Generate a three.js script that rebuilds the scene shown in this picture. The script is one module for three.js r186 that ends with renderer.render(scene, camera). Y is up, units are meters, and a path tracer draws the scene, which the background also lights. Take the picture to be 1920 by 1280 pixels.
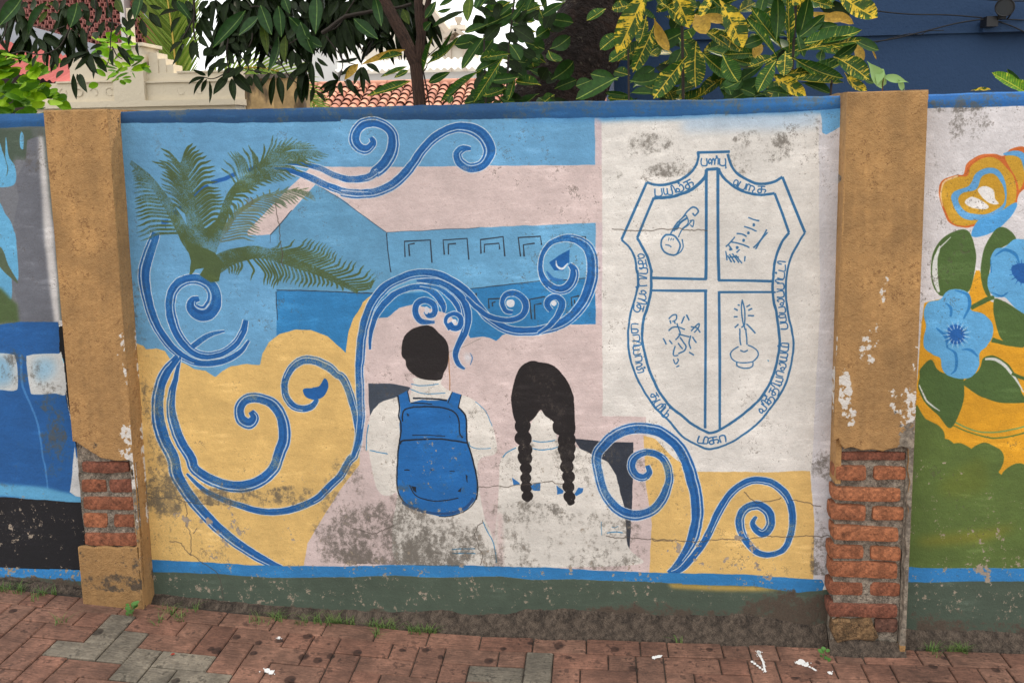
import * as THREE from 'three';
import { mergeGeometries } from 'three/addons/utils/BufferGeometryUtils.js';

// ------------------------------------------------------------------ camera, sky, sun, exposure
const scene = new THREE.Scene();
const camera = new THREE.PerspectiveCamera(2 * Math.atan(791.8 / 1750) * 180 / Math.PI, 1920 / 1583.6, 0.05, 400);
camera.setViewOffset(1920, 1583.6, 0, 303.6, 1920, 1280);        // lens shifted down, as in an upright-corrected photograph
camera.position.set(0, 1.85, 3.37);
camera.rotation.set(-0.132194, 0.092575, -0.017379, 'YXZ');

const skyData = new Float32Array(64 * 32 * 4);
for (let j = 0; j < 32; j++) for (let i = 0; i < 64; i++) {
  const up = ((j + 0.5) / 32 - 0.5) * Math.PI, h = Math.max(0, Math.sin(up)), l = up < 0 ? 0.35 : 1.42 + 0.3 * h;
  skyData.set(up < 0 ? [l, l * 0.96, l * 0.9, 1] : [l * 1.0, l, l * 1.01, 1], (j * 64 + i) * 4);
}
const skyTexture = new THREE.DataTexture(skyData, 64, 32, THREE.RGBAFormat, THREE.FloatType);
skyTexture.mapping = THREE.EquirectangularReflectionMapping;
skyTexture.magFilter = THREE.LinearFilter; skyTexture.needsUpdate = true;
scene.background = skyTexture; scene.environment = skyTexture;

const sun = new THREE.DirectionalLight(0xfff0dc, 2.6);
sun.name = 'sun'; sun.position.set(4.5, 13, -7.5); sun.target.position.set(0, 0, 0);
sun.castShadow = true; sun.shadow.radius = 8; sun.shadow.mapSize.set(4096, 4096);
Object.assign(sun.shadow.camera, { left: -16, right: 16, top: 16, bottom: -16, near: 0.5, far: 60 });
scene.add(sun, sun.target);

const renderer = new THREE.WebGLRenderer({ antialias: true });
renderer.setSize(1024, 682);
renderer.toneMapping = THREE.LinearToneMapping;
renderer.toneMappingExposure = 1.2;
renderer.shadowMap.enabled = true;

// ------------------------------------------------------------------ measured data (metres and millimetres on the wall, ground and plants)
const MURAL_MAIN = [
['p','#dcd7cf',0,[-1814,2044,918,2003,947,-166,-1995,-278],0],
['p','#669fc6',0,[-1815,2024,-3,1986,-9,1099,-44,856,-1901,924],0],
['p','#cdbcbd',0,[-7,1910,18,1915,16,1099,-9,1099],0],
['p','#d2bfba',0,[-1096,1750,-540,1745,0,1743,19,1743,18,1536,-9,1535,-428,1521,-777,1506,-941,1632,-1035,1686,-1219,1503,-1303,1500,-1309,1512,-1183,1633,-1056,1743],0],
['p','#6098bb',0,[-1035,1686,-921,1618,-777,1506,-774,1419,-763,1289,-834,1281,-1037,1289,-1203,1294,-1194,1501,-1219,1503,-1128,1592],0],
['p','#66a2c8',0,[-777,1506,-428,1521,-7,1535,-8,1332,-216,1321,-473,1296,-763,1275],0],
['p','#2c7bb2',0,[-1203,1292,-1017,1287,-834,1281,-763,1275,-473,1296,-216,1321,-8,1334,-9,1099,-440,975,-1220,971],0],
['b','#2b3946',[-1205,1288,3.3,-1206,1239,3.3,-1205,1177,3.3]],
['b','#2b3946',[-1203,1294,3.7,-1037,1287,3.7,-915,1283,3.7,-834,1281,3.6]],
['b','#2b3946',[-777,1504,3.6,-772,1419,3.6,-766,1359,3.6]],
['b','#2b3946',[-469,1296,3.2,-334,1310,3.1,-216,1323,3.1,-41,1334,3.1]],
['b','#4a5a6a',[-1219,1499,2.0,-1220,1471,2.0]],
['b','#2b3946',[-1219,1501,3.1,-1178,1541,3.1,-1130,1594,3.0]],
['b','#3c5468',[-1035,1686,2.4,-921,1614,2.4,-777,1506,2.4]],
['b','#4a6478',[-777,1506,2.4,-626,1513,2.4,-428,1521,2.4]],
['l','#2b3946',[-710,1414,5.6,-711,1472,5.6,-614,1477,5.6,-610,1394,5.6]],
['l','#2b3946',[-694,1417,5.6,-695,1459,5.6,-671,1464,5.6]],
['l','#2b3946',[-562,1423,5.6,-566,1475,5.5,-478,1482,5.5,-472,1403,5.5]],
['l','#2b3946',[-546,1423,5.5,-547,1460,5.5,-518,1464,5.5]],
['l','#2b3946',[-426,1426,5.5,-428,1479,5.5,-343,1488,5.5,-339,1415,5.5]],
['l','#2b3946',[-413,1429,5.5,-412,1462,5.5,-359,1465,5.5,-357,1442,5.5]],
['l','#2b3946',[-281,1415,5.5,-287,1484,5.5,-208,1487,5.4,-204,1454,5.4]],
['l','#2b3946',[-268,1415,5.5,-269,1458,5.5,-228,1464,5.4]],
['l','#2b3946',[-85,1483,5.4,-43,1486,5.4,-41,1440,5.4]],
['l','#2b3946',[-401,1222,5.5,-403,1256,5.5,-360,1259,5.5]],
['l','#2b3946',[-387,1229,5.5,-389,1243,5.5,-377,1247,5.5]],
['l','#2b3946',[-245,1182,5.5,-251,1256,5.5,-192,1266,5.5]],
['l','#2b3946',[-232,1182,5.5,-233,1236,5.5,-205,1242,5.5]],
['l','#2b3946',[-94,1229,5.5,-97,1262,5.5,-67,1269,5.4]],
['l','#2b3946',[-84,1239,5.5,-85,1254,5.4]],
['l','#2b3946',[-449,1279,5.6,-449,1249,5.6]],
['l','#2b3946',[-604,1246,5.6,-587,1248,5.6,-587,1236,5.6]],
['p','#ddb76f',0,[-1781,1093,-1763,1083,-1742,1076,-1732,1062,-1692,1066,-1657,1055,-1641,1027,-1582,1006,-1544,985,-1498,979,-1464,956,-1434,979,-1398,997,-1334,1006,-1285,1004,-1272,1050,-1245,1092,-1201,1123,-1138,1140,-1076,1137,-1014,1113,-965,1068,-947,1051,-936,1127,-915,1182,-876,1247,-836,1279,-850,1178,-894,1096,-913,617,-988,515,-1065,400,-1133,294,-1152,175,-1849,161],0],
['p','#d2bfba',0,[-907,764,-904,1044,-847,1182,-782,1189,-740,1223,-685,1236,-632,1226,-552,1202,-493,1141,-473,1109,-426,1114,-400,1109,-376,1098,-353,1121,-313,1132,-233,1135,-153,1152,-101,1162,-9,1162,17,1156,18,1099,17,820,175,816,180,572,200,397,190,205,-1156,168,-1133,294,-1065,400,-988,515,-913,617],0],
['p','#dcc9a2',0,[-15,359,-13,359,-13,356],0],
['p','#dedad2',0,[18,1907,337,1912,787,1917,813,1372,829,603,176,592,175,816,15,818],0],
['p','#d1cfd1',0,[770,1893,849,1921,899,171,790,189,794,408,776,614,792,1179],0],
['p','#ddb76f',0,[164,744,207,732,274,660,360,608,581,609,772,616,782,521,794,408,794,185,188,198,198,397,174,572],0],
['p','#6ea9d2',0,[-7,1919,337,1916,613,1922,845,1932,845,1910,759,1912,522,1909,337,1903,18,1900],1],
['p','#6aa7d3',0,[773,1917,845,1929,847,1866,816,1847,795,1836,782,1843,778,1894],0],
['p','#b3c6d6',0,[300,1899,456,1912,768,1912,772,1869,611,1859,301,1859],2],
['p','#14426b',0,[-1814,2044,882,2022,853,1927,732,1920,548,1915,300,1912,300,1910,-151,1912,-507,1913,-929,1921,-932,1914,-1337,1917,-1757,1924,-1792,1924],0],
['p','#2465a0',0,[845,1978,847,1928,731,1922,548,1916,300,1913,300,1911,46,1912,-273,1915,-273,1926,46,1945,300,1940,547,1960],2],
['p','#dcd7cd',1,[-866,805,-836,851,-784,878,-745,888,-710,888,-699,924,-691,940,-690,956,-590,957,-588,934,-554,906,-485,884,-435,849,-405,791,-387,726,-383,687,-395,661,-453,634,-449,503,-432,410,-408,344,-397,230,-501,221,-761,214,-796,335,-771,497,-797,493,-829,496,-854,535,-870,628,-875,668,-888,677,-879,733],0],
['p','#dcd7cd',1,[-374,609,-367,649,-344,675,-309,695,-262,715,-252,786,-217,832,-164,787,-150,710,-87,698,-19,673,36,642,67,590,89,513,104,422,113,303,135,238,-385,224,-395,345,-380,478],0],
['p','#d6c3bd',0,[-387,438,-365,425,-365,225,-391,224],1],
['p','#3d4652',0,[-866,934,-813,935,-769,933,-706,920,-719,898,-771,878,-810,865,-829,855,-849,835,-866,809],0],
['p','#2e343f',0,[-93,730,12,720,129,717,129,585,126,514,118,356,112,302,105,316,99,454,82,513,67,590,36,642,-26,670,-69,692],0],
['b','#4a8cb5',[-702,933,3.7,-674,927,3.7,-635,929,3.7,-597,934,3.6]],
['b','#4a8cb5',[-709,914,3.3,-674,901,3.3,-630,897,3.2,-573,899,3.2]],
['b','#4a8cb5',[-884,674,3.7,-881,720,3.7,-871,773,3.7]],
['b','#4a8cb5',[-871,674,3.7,-843,668,3.7,-801,659,3.7]],
['b','#4a8cb5',[-460,868,2.8,-423,836,2.8,-405,791,2.8,-400,772,2.8]],
['b','#4a8cb5',[-486,712,3.0,-482,693,3.0,-452,685,3.0,-407,687,3.0]],
['b','#4a8cb5',[-246,720,4.0,-218,714,4.0,-187,716,4.0,-165,723,4.0]],
['b','#4a8cb5',[-247,689,4.0,-212,683,4.0,-175,688,4.0,-153,697,4.0]],
['b','#4a8cb5',[-361,652,4.0,-344,672,4.0,-309,690,4.0]],
['b','#4a8cb5',[-373,345,2.0,-373,344,2.0]],
['b','#4a8cb5',[-439,397,3.7,-420,351,3.7,-402,311,3.7,-395,271,3.7,-393,234,3.7]],
['b','#4a8cb5',[-565,281,5.0,-525,285,5.0,-476,288,4.9]],
['b','#4a8cb5',[-564,265,4.6,-512,268,4.5,-474,268,4.5]],
['b','#4a8cb5',[29,364,4.4,60,368,4.4,91,366,4.4]],
['b','#4a8cb5',[7,406,2.4,10,354,2.4]],
['b','#4a8cb5',[48,388,2.8,60,385,2.8,73,391,2.8]],
['b','#a5703f',[-555,1056,3.2,-555,1016,3.2,-554,975,3.2,-554,944,3.2,-556,908,3.2]],
['b','#9a8f86',[-554,1056,2.0,-508,1072,2.0,-462,1095,2.0,-432,1107,2.0]],
['p','#201b1b',1,[-639,1158,-677,1150,-708,1132,-726,1107,-735,1066,-733,1040,-721,1025,-717,999,-697,974,-668,955,-632,949,-589,951,-576,980,-562,1005,-554,1051,-556,1077,-567,1105,-587,1127,-611,1150],0],
['p','#1b66aa',0,[-754,888,-719,907,-713,878,-709,859,-662,872,-567,869,-547,904,-513,893,-524,845,-499,816,-494,783,-495,719,-484,673,-466,608,-458,529,-469,483,-502,442,-560,418,-605,413,-676,429,-733,458,-761,497,-769,543,-765,656,-754,715,-752,781,-746,839],0],
['b','#14202e',[-756,888,5.3,-750,842,5.3,-753,807,5.3,-747,774,5.3,-754,715,5.4,-762,656,5.4,-768,570,5.4,-769,523,5.4,-758,487,5.4,-727,454,5.4]],
['b','#14202e',[-697,877,6.9,-631,878,6.9,-567,870,6.9]],
['b','#14202e',[-707,859,4.1,-663,858,4.1,-625,856,4.1]],
['b','#14202e',[-524,845,6.1,-499,813,6.1,-494,777,6.1,-494,719,6.1,-482,670,6.1,-465,601,6.1,-457,529,6.1,-466,483,6.1]],
['b','#14202e',[-513,893,3.6,-524,845,3.6]],
['b','#14202e',[-719,905,3.7,-709,862,3.7]],
['b','#14202e',[-547,904,3.6,-564,859,3.6]],
['b','#14202e',[-741,787,5.3,-738,817,5.3,-727,834,5.3,-702,841,5.3,-625,846,5.3,-562,836,5.3,-534,819,5.3,-522,786,5.3,-520,744,5.3,-509,726,5.3]],
['b','#14202e',[-752,699,6.2,-741,714,6.2,-680,718,6.1,-590,721,6.1,-540,715,6.1,-492,706,6.1]],
['b','#14202e',[-705,735,3.3,-628,735,3.3,-577,732,3.3]],
['b','#14202e',[-740,596,4.1,-719,596,4.1]],
['b','#14202e',[-639,600,3.3,-626,599,3.3]],
['b','#14202e',[-562,596,3.7,-543,595,3.7]],
['b','#14202e',[-721,538,4.1,-700,498,4.1,-655,479,4.1,-597,475,4.1,-533,487,4.1]],
['b','#14202e',[-457,516,3.3,-472,476,3.3,-502,442,3.3,-560,418,3.3,-612,413,3.3]],
['p','#14202e',0,[-715,534,-695,531,-696,508,-706,515],0],
['p','#14202e',0,[-535,514,-519,531,-522,511],0],
['p','#14202e',0,[-502,581,-495,575,-496,548,-500,555],0],
['p','#14202e',0,[-723,820,-712,814,-719,806],0],
['p','#14202e',0,[-559,814,-555,805,-559,807],0],
['b','#1f4c80',[-752,470,10.4,-714,448,10.4,-663,431,10.3,-611,425,10.3,-553,430,10.3,-501,455,10.3,-475,489,10.2]],
['p','#1d1818',1,[-240,1024,-270,1015,-295,986,-311,946,-319,910,-324,884,-324,869,-320,818,-308,789,-292,783,-261,791,-236,811,-216,837,-198,814,-170,795,-149,755,-93,746,-89,807,-91,876,-98,907,-117,952,-147,992,-181,1012,-215,1018],0],
['b','#1d1818',[-283,779,41.3,-279,728,41.4,-276,676,36.4,-276,611,29.0,-275,545,29.0,-270,496,26.5]],
['b','#1d1818',[-124,781,47.2,-120,723,47.3,-116,659,37.4,-117,600,32.5,-113,535,30.0,-108,483,21.3]],
['c','#1d1818',[-283,776,30]],
['c','#1d1818',[-281,728,32]],
['c','#1d1818',[-275,686,27]],
['c','#1d1818',[-277,653,28]],
['c','#1d1818',[-275,611,23]],
['c','#1d1818',[-275,572,21]],
['c','#1d1818',[-274,536,23]],
['c','#1d1818',[-270,500,22]],
['c','#1d1818',[-140,775,32]],
['c','#1d1818',[-118,775,31]],
['c','#1d1818',[-120,723,34]],
['c','#1d1818',[-119,691,34]],
['c','#1d1818',[-116,659,28]],
['c','#1d1818',[-119,620,26]],
['c','#1d1818',[-113,581,25]],
['c','#1d1818',[-114,542,23]],
['c','#1d1818',[-111,503,22]],
['c','#1d1818',[-106,483,14]],
['p','#2d6fae',0,[-327,574,-299,552,-299,545,-321,543],0],
['p','#2d6fae',0,[-258,541,-242,551,-220,556,-221,523,-249,523],0],
['p','#2d6fae',0,[-159,546,-133,525,-136,514,-158,510],0],
['p','#2d6fae',0,[-92,513,-76,539,-58,536,-61,520,-86,506],0],
['s','#165c9f',[-1661,1512,28.1,-1694,1437,36.7,-1718,1361,38.3,-1718,1292,35.6,-1704,1216,32.8,-1683,1153,30.0,-1651,1097,28.6,-1608,1048,25.7,-1549,1015,21.4,-1486,1008,18.5,-1418,1020,17.0,-1359,1056,12.7,-1323,1100,4.2]],
['s','#165c9f',[-1330,1178,15.4,-1344,1133,21.1,-1379,1084,21.1,-1430,1049,21.2,-1487,1038,22.7,-1536,1049,25.6,-1577,1084,28.5,-1606,1132,31.3,-1622,1188,32.7,-1625,1237,32.6,-1613,1285,32.6,-1582,1320,33.9,-1539,1335,33.8,-1497,1332,36.5,-1463,1311,40.7,-1448,1277,46.3,-1454,1237,56.3,-1484,1206,56.4,-1516,1206,53.7,-1539,1230,39.6,-1534,1254,25.4,-1509,1261,14.1]],
['s','#165c9f',[-1545,1073,15.6,-1505,1103,15.6,-1461,1124,9.9,-1418,1133,2.8]],
['s','#165c9f',[-1598,1033,5.7,-1626,935,15.8,-1647,857,28.8,-1643,771,36.1,-1618,692,37.6,-1583,631,37.6,-1566,584,39.1,-1497,538,40.5,-1404,517,40.3,-1317,539,38.7,-1254,589,37.1,-1221,662,39.7,-1202,719,42.5,-1207,797,39.5,-1243,854,36.7,-1299,874,33.9,-1349,867,31.2,-1375,831,32.7,-1371,789,38.4,-1340,773,35.6,-1317,796,28.4,-1330,821,18.4]],
['s','#165c9f',[-1609,1031,21.4,-1655,978,34.4,-1686,921,38.9,-1701,857,41.9,-1702,785,44.9,-1687,706,45.0,-1654,628,43.6,-1641,554,45.1,-1582,453,42.2,-1501,359,39.3,-1411,281,34.9,-1306,216,29.0,-1242,188,21.7]],
['s','#165c9f',[-1603,568,4.4,-1556,519,11.6,-1493,477,15.9,-1401,442,18.8,-1295,418,21.6,-1194,428,20.0,-1092,471,21.3,-1019,536,24.0,-986,572,23.9,-952,630,23.8,-929,659,23.8,-910,730,23.7,-919,800,22.2,-937,891,25.0,-963,953,24.9,-986,969,25.0,-1019,999,26.4,-1067,1021,25.0,-1116,1023,25.1,-1159,995,23.8,-1188,945,21.0,-1191,889,21.1,-1166,847,22.5,-1125,834,21.1,-1089,844,18.2,-1066,873,11.2]],
['p','#165c9f',1,[-1121,911,-1086,917,-1054,925,-1034,953,-1021,933,-1025,905,-1046,880,-1081,869,-1112,882],0],
['s','#165c9f',[-940,645,9.8,-913,709,18.1,-899,801,23.6,-898,906,26.3,-896,1003,27.6,-884,1113,28.8,-862,1195,30.0,-827,1260,29.9,-771,1314,27.1,-702,1345,26.9,-641,1353,28.2,-588,1346,29.4,-535,1322,28.1,-483,1282,26.7,-444,1233,24.0,-398,1181,24.0,-339,1144,25.3,-273,1134,26.5,-200,1142,27.7,-127,1169,30.2,-67,1222,32.7,-29,1295,35.1,-19,1374,36.3,-30,1437,33.7,-66,1469,27.2,-117,1480,18.2,-170,1461,11.7,-204,1415,10.5,-209,1362,13.1,-190,1317,19.7,-152,1292,24.9,-116,1297,28.8,-91,1327,30.0,-88,1365,22.1,-105,1385,9.1]],
['p','#165c9f',0,[-178,1392,-141,1418,-101,1438,-104,1394,-128,1363,-158,1364],0],
['b','#d5dce2',[-152,1401,2.0,-148,1378,6.5,-130,1370,7.8,-110,1388,3.3]],
['b','#2f6fae',[-187,1359,5.2,-165,1332,14.4,-125,1330,3.9]],
['s','#165c9f',[-856,1064,4.1,-848,1134,10.9,-826,1195,16.4,-786,1248,17.6,-738,1285,16.2,-683,1302,16.2,-636,1299,17.5,-597,1276,20.1,-571,1236,17.5,-568,1208,5.4]],
['s','#165c9f',[-669,1327,5.4,-589,1320,20.1,-536,1290,26.8,-498,1246,30.8,-483,1199,29.4,-489,1141,22.8,-516,1087,17.5,-529,1046,16.2,-519,1012,12.2,-496,993,3.4]],
['s','#165c9f',[-656,1310,3.4,-589,1300,8.0,-543,1266,12.1,-517,1229,10.7,-506,1195,4.0]],
['s','#165c9f',[-605,1171,6.7,-654,1172,16.2,-675,1202,17.6,-669,1239,17.5,-638,1253,17.5,-606,1237,18.8,-605,1206,17.5,-626,1195,14.8,-639,1212,12.1]],
['p','#c9cbd2',1,[-638,1229,-625,1222,-632,1202,-642,1206],0],
['s','#165c9f',[-550,1141,4.0,-562,1172,8.1,-552,1195,9.4,-525,1202,10.7,-505,1182,13.4,-513,1151,17.5,-536,1148,17.5,-549,1168,16.1]],
['c','#d8dade',[-530,1173,9]],
['s','#165c9f',[-483,1263,6.7,-444,1222,12.0,-398,1191,13.3,-338,1177,14.6,-288,1189,15.9,-267,1222,18.5,-272,1257,18.5,-303,1279,15.9,-338,1273,13.2,-352,1244,11.9,-338,1214,11.9,-313,1208,8.0]],
['c','#d8dade',[-322,1242,15]],
['s','#165c9f',[-220,1128,5.3,-173,1162,11.9,-141,1206,17.1,-131,1242,18.4,-149,1264,15.7,-175,1259,15.8,-185,1236,15.8,-171,1214,13.2]],
['c','#d8dade',[-161,1242,10]],
['b','#3a6ea8',[-475,1053,2.0,-467,1033,4.7,-474,1009,2.0]],
['p','#d5d2d3',1,[-495,1050,-475,1048,-472,1026,-489,1015],1],
['s','#165c9f',[-1136,1767,11.1,-1081,1760,13.1,-1016,1743,15.1,-957,1716,17.0,-898,1702,19.0,-838,1709,21.9,-799,1734,24.8,-810,1726,36.0,-768,1764,37.2,-742,1812,35.8,-741,1863,30.4,-764,1893,27.8,-803,1908,27.8,-849,1905,29.2,-877,1878,30.6,-884,1841,33.4,-863,1816,30.7,-834,1814,25.3,-813,1836,18.6,-821,1856,9.3]],
['s','#165c9f',[-1187,1748,6.1,-1127,1737,13.1,-1058,1712,18.1,-984,1677,21.1,-910,1653,23.0,-840,1648,22.9,-940,1656,25.6,-873,1649,26.9,-805,1655,28.1,-737,1689,29.3,-676,1747,29.1,-628,1811,26.3,-580,1854,27.6,-521,1881,28.7,-462,1881,32.6,-417,1857,37.7,-390,1818,39.0,-391,1780,33.9,-416,1746,28.7,-459,1737,27.5,-494,1758,27.5,-503,1788,24.9,-483,1807,19.6,-454,1807,6.5]],
['b','#1f5fa6',[-1506,1648,10.3,-1478,1673,10.3,-1446,1686,10.3]],
['b','#1f5fa6',[-1433,1698,14.4,-1383,1711,14.3,-1336,1732,14.3]],
['b','#1f5fa6',[-1290,1740,12.2,-1253,1757,12.2]],
['b','#1f5fa6',[-1584,1595,12.5,-1573,1575,12.5]],
['b','#1f5fa6',[-1637,1553,16.7,-1610,1555,16.7]],
['b','#1f5fa6',[-1622,1545,4.2,-1620,1527,4.2]],
['b','#1f5fa6',[-1565,1610,10.4,-1558,1600,10.4]],
['d','#64715a',[-1434,1463,24.9,-1384,1533,21.7,-1345,1578,18.5,-1265,1631,15.3,-1187,1655,12.2,-1121,1664,9.1,-1051,1654,6.1]],
['d','#64715a',[-1429,1470,5.4,-1335,1489,6.7,-1300,1481,4.7,-1279,1477,1.0]],
['d','#64715a',[-1420,1483,5.4,-1328,1501,6.7,-1294,1494,4.7,-1272,1489,1.0]],
['d','#64715a',[-1410,1496,5.4,-1324,1513,6.7,-1292,1506,4.7,-1272,1502,1.0]],
['d','#64715a',[-1401,1509,5.4,-1312,1523,6.7,-1279,1514,4.7,-1259,1509,1.0]],
['d','#64715a',[-1392,1522,5.4,-1303,1532,6.7,-1271,1523,4.7,-1251,1517,1.0]],
['d','#64715a',[-1382,1534,5.4,-1302,1542,6.7,-1273,1532,4.7,-1255,1527,1.0]],
['d','#64715a',[-1372,1546,5.4,-1304,1550,6.7,-1280,1542,4.7,-1265,1537,1.0]],
['d','#64715a',[-1362,1558,5.4,-1291,1559,6.7,-1267,1550,4.7,-1252,1544,1.0]],
['d','#64715a',[-1351,1570,5.4,-1281,1568,6.7,-1258,1558,4.7,-1244,1552,1.0]],
['d','#64715a',[-1340,1581,5.4,-1270,1579,6.7,-1248,1569,4.7,-1233,1564,1.0]],
['d','#64715a',[-1327,1590,5.3,-1262,1589,6.7,-1240,1581,4.7,-1227,1576,1.0]],
['d','#64715a',[-1314,1598,5.3,-1247,1594,6.7,-1226,1585,4.7,-1212,1578,1.0]],
['d','#64715a',[-1301,1607,5.3,-1235,1599,6.6,-1214,1588,4.6,-1201,1581,1.0]],
['d','#64715a',[-1288,1616,5.3,-1227,1607,6.6,-1208,1597,4.6,-1196,1591,1.0]],
['d','#64715a',[-1275,1625,5.3,-1221,1615,6.6,-1205,1606,4.6,-1195,1601,1.0]],
['d','#64715a',[-1261,1633,5.3,-1198,1618,6.6,-1180,1607,4.6,-1168,1600,1.0]],
['d','#64715a',[-1246,1637,5.3,-1177,1621,6.6,-1157,1608,4.6,-1144,1600,1.0]],
['d','#64715a',[-1232,1642,5.3,-1173,1626,6.6,-1156,1614,4.6,-1145,1607,1.0]],
['d','#64715a',[-1217,1646,5.3,-1170,1631,6.6,-1157,1621,4.6,-1149,1615,1.0]],
['d','#64715a',[-1202,1651,5.3,-1152,1633,6.6,-1138,1621,4.6,-1129,1614,1.0]],
['d','#64715a',[-1187,1655,5.3,-1136,1635,6.6,-1122,1622,4.6,-1113,1615,1.0]],
['d','#64715a',[-1171,1657,5.3,-1125,1639,6.6,-1112,1628,4.6,-1104,1622,1.0]],
['d','#64715a',[-1156,1660,5.3,-1116,1643,6.6,-1104,1635,4.6,-1097,1630,1.0]],
['d','#64715a',[-1141,1662,5.3,-1089,1642,6.6,-1075,1633,4.6,-1065,1627,1.0]],
['d','#64715a',[-1125,1664,5.3,-1065,1642,6.6,-1048,1632,4.6,-1037,1626,1.0]],
['d','#64715a',[-1110,1663,5.3,-1061,1645,6.6,-1046,1638,4.6,-1037,1633,1.0]],
['d','#64715a',[-1095,1660,5.3,-1059,1649,6.6,-1048,1644,4.6,-1041,1641,1.0]],
['d','#5f6f4e',[-1434,1463,8.3,-1384,1533,7.2,-1345,1578,6.2,-1265,1631,5.1,-1187,1655,4.1,-1121,1664,3.0,-1060,1659,2.0]],
['d','#5f6f4e',[-1421,1481,4.6,-1418,1527,5.8,-1421,1543,4.0,-1424,1553,0.9]],
['d','#5f6f4e',[-1408,1500,4.6,-1403,1544,5.8,-1406,1560,4.0,-1407,1569,0.9]],
['d','#5f6f4e',[-1394,1518,4.6,-1388,1559,5.8,-1390,1574,4.0,-1391,1583,0.9]],
['d','#5f6f4e',[-1381,1536,4.6,-1376,1573,5.7,-1379,1586,4.0,-1380,1594,0.9]],
['d','#5f6f4e',[-1366,1554,4.6,-1364,1584,5.7,-1367,1596,4.0,-1369,1603,0.9]],
['d','#5f6f4e',[-1351,1571,4.6,-1348,1597,5.7,-1351,1607,4.0,-1353,1613,0.9]],
['d','#5f6f4e',[-1334,1585,4.6,-1332,1608,5.7,-1335,1617,4.0,-1337,1622,0.9]],
['d','#5f6f4e',[-1315,1598,4.6,-1318,1618,5.7,-1323,1625,4.0,-1327,1630,0.9]],
['d','#5f6f4e',[-1296,1611,4.6,-1304,1627,5.7,-1311,1633,4.0,-1316,1637,0.9]],
['d','#5f6f4e',[-1277,1623,4.6,-1282,1636,5.7,-1287,1641,4.0,-1290,1645,0.9]],
['d','#5f6f4e',[-1257,1634,4.6,-1259,1644,5.7,-1262,1648,4.0,-1264,1651,0.9]],
['d','#5f6f4e',[-1236,1640,4.6,-1235,1653,5.7,-1237,1658,4.0,-1238,1661,0.9]],
['d','#5f6f4e',[-1214,1647,4.5,-1211,1660,5.7,-1211,1667,4.0,-1212,1670,0.9]],
['d','#5f6f4e',[-1193,1654,4.5,-1179,1666,5.7,-1175,1672,4.0,-1173,1675,0.8]],
['d','#5f6f4e',[-1171,1658,4.5,-1147,1670,5.7,-1140,1676,4.0,-1135,1679,0.8]],
['d','#5f6f4e',[-1149,1661,4.5,-1114,1670,5.6,-1103,1674,3.9,-1096,1677,0.8]],
['d','#5f6f4e',[-1126,1664,4.5,-1083,1669,5.6,-1069,1672,3.9,-1060,1673,0.8]],
['d','#4b5e38',[-1485,1397,62.5,-1541,1494,53.1,-1578,1565,43.7,-1625,1645,34.3,-1677,1721,25.0,-1741,1777,15.6]],
['d','#4b5e38',[-1550,1510,7.7,-1654,1508,9.7,-1698,1491,6.8,-1726,1480,1.5]],
['d','#4b5e38',[-1557,1524,7.7,-1664,1523,9.7,-1709,1506,6.8,-1737,1495,1.5]],
['d','#4b5e38',[-1564,1538,7.7,-1670,1538,9.7,-1714,1521,6.8,-1742,1511,1.5]],
['d','#4b5e38',[-1572,1552,7.7,-1672,1557,9.7,-1713,1544,6.8,-1739,1536,1.5]],
['d','#4b5e38',[-1579,1566,7.7,-1669,1576,9.7,-1707,1567,6.8,-1730,1561,1.5]],
['d','#4b5e38',[-1587,1580,7.7,-1676,1589,9.7,-1713,1580,6.8,-1736,1575,1.5]],
['d','#4b5e38',[-1595,1593,7.7,-1679,1602,9.7,-1714,1594,6.8,-1736,1589,1.5]],
['d','#4b5e38',[-1603,1607,7.7,-1683,1617,9.7,-1717,1609,6.8,-1738,1605,1.5]],
['d','#4b5e38',[-1611,1621,7.7,-1685,1631,9.7,-1715,1624,6.8,-1734,1621,1.5]],
['d','#4b5e38',[-1619,1635,7.7,-1690,1642,9.7,-1719,1635,6.8,-1737,1631,1.5]],
['d','#4b5e38',[-1627,1648,7.7,-1692,1653,9.7,-1718,1646,6.8,-1735,1642,1.5]],
['d','#4b5e38',[-1636,1661,7.7,-1697,1669,9.7,-1721,1665,6.8,-1737,1662,1.5]],
['d','#4b5e38',[-1645,1674,7.7,-1699,1685,9.7,-1721,1683,6.8,-1735,1682,1.5]],
['d','#4b5e38',[-1654,1687,7.7,-1704,1697,9.7,-1724,1696,6.8,-1737,1694,1.5]],
['d','#4b5e38',[-1663,1700,7.7,-1707,1709,9.7,-1725,1708,6.8,-1735,1707,1.5]],
['d','#4b5e38',[-1672,1713,7.7,-1711,1718,9.7,-1727,1716,6.8,-1736,1714,1.5]],
['d','#4b5e38',[-1682,1725,7.7,-1714,1727,9.7,-1727,1724,6.8,-1734,1722,1.5]],
['d','#4b5e38',[-1694,1736,7.7,-1721,1736,9.7,-1731,1733,6.8,-1737,1732,1.5]],
['d','#4b5e38',[-1706,1746,7.7,-1726,1746,9.7,-1733,1743,6.8,-1738,1742,1.5]],
['d','#4b5e38',[-1485,1397,16.7,-1541,1494,14.2,-1578,1565,11.7,-1625,1645,9.2,-1677,1721,6.7,-1741,1777,4.2]],
['d','#4b5e38',[-1554,1518,4.6,-1559,1523,5.8,-1560,1524,4.1,-1560,1524,0.9]],
['d','#4b5e38',[-1565,1538,4.6,-1565,1539,5.8,-1565,1539,4.1,-1565,1539,0.9]],
['d','#4b5e38',[-1575,1559,4.6,-1573,1558,5.8,-1570,1556,4.1,-1569,1555,0.9]],
['d','#4b5e38',[-1587,1579,4.6,-1582,1577,5.8,-1577,1572,4.1,-1574,1570,0.9]],
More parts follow.
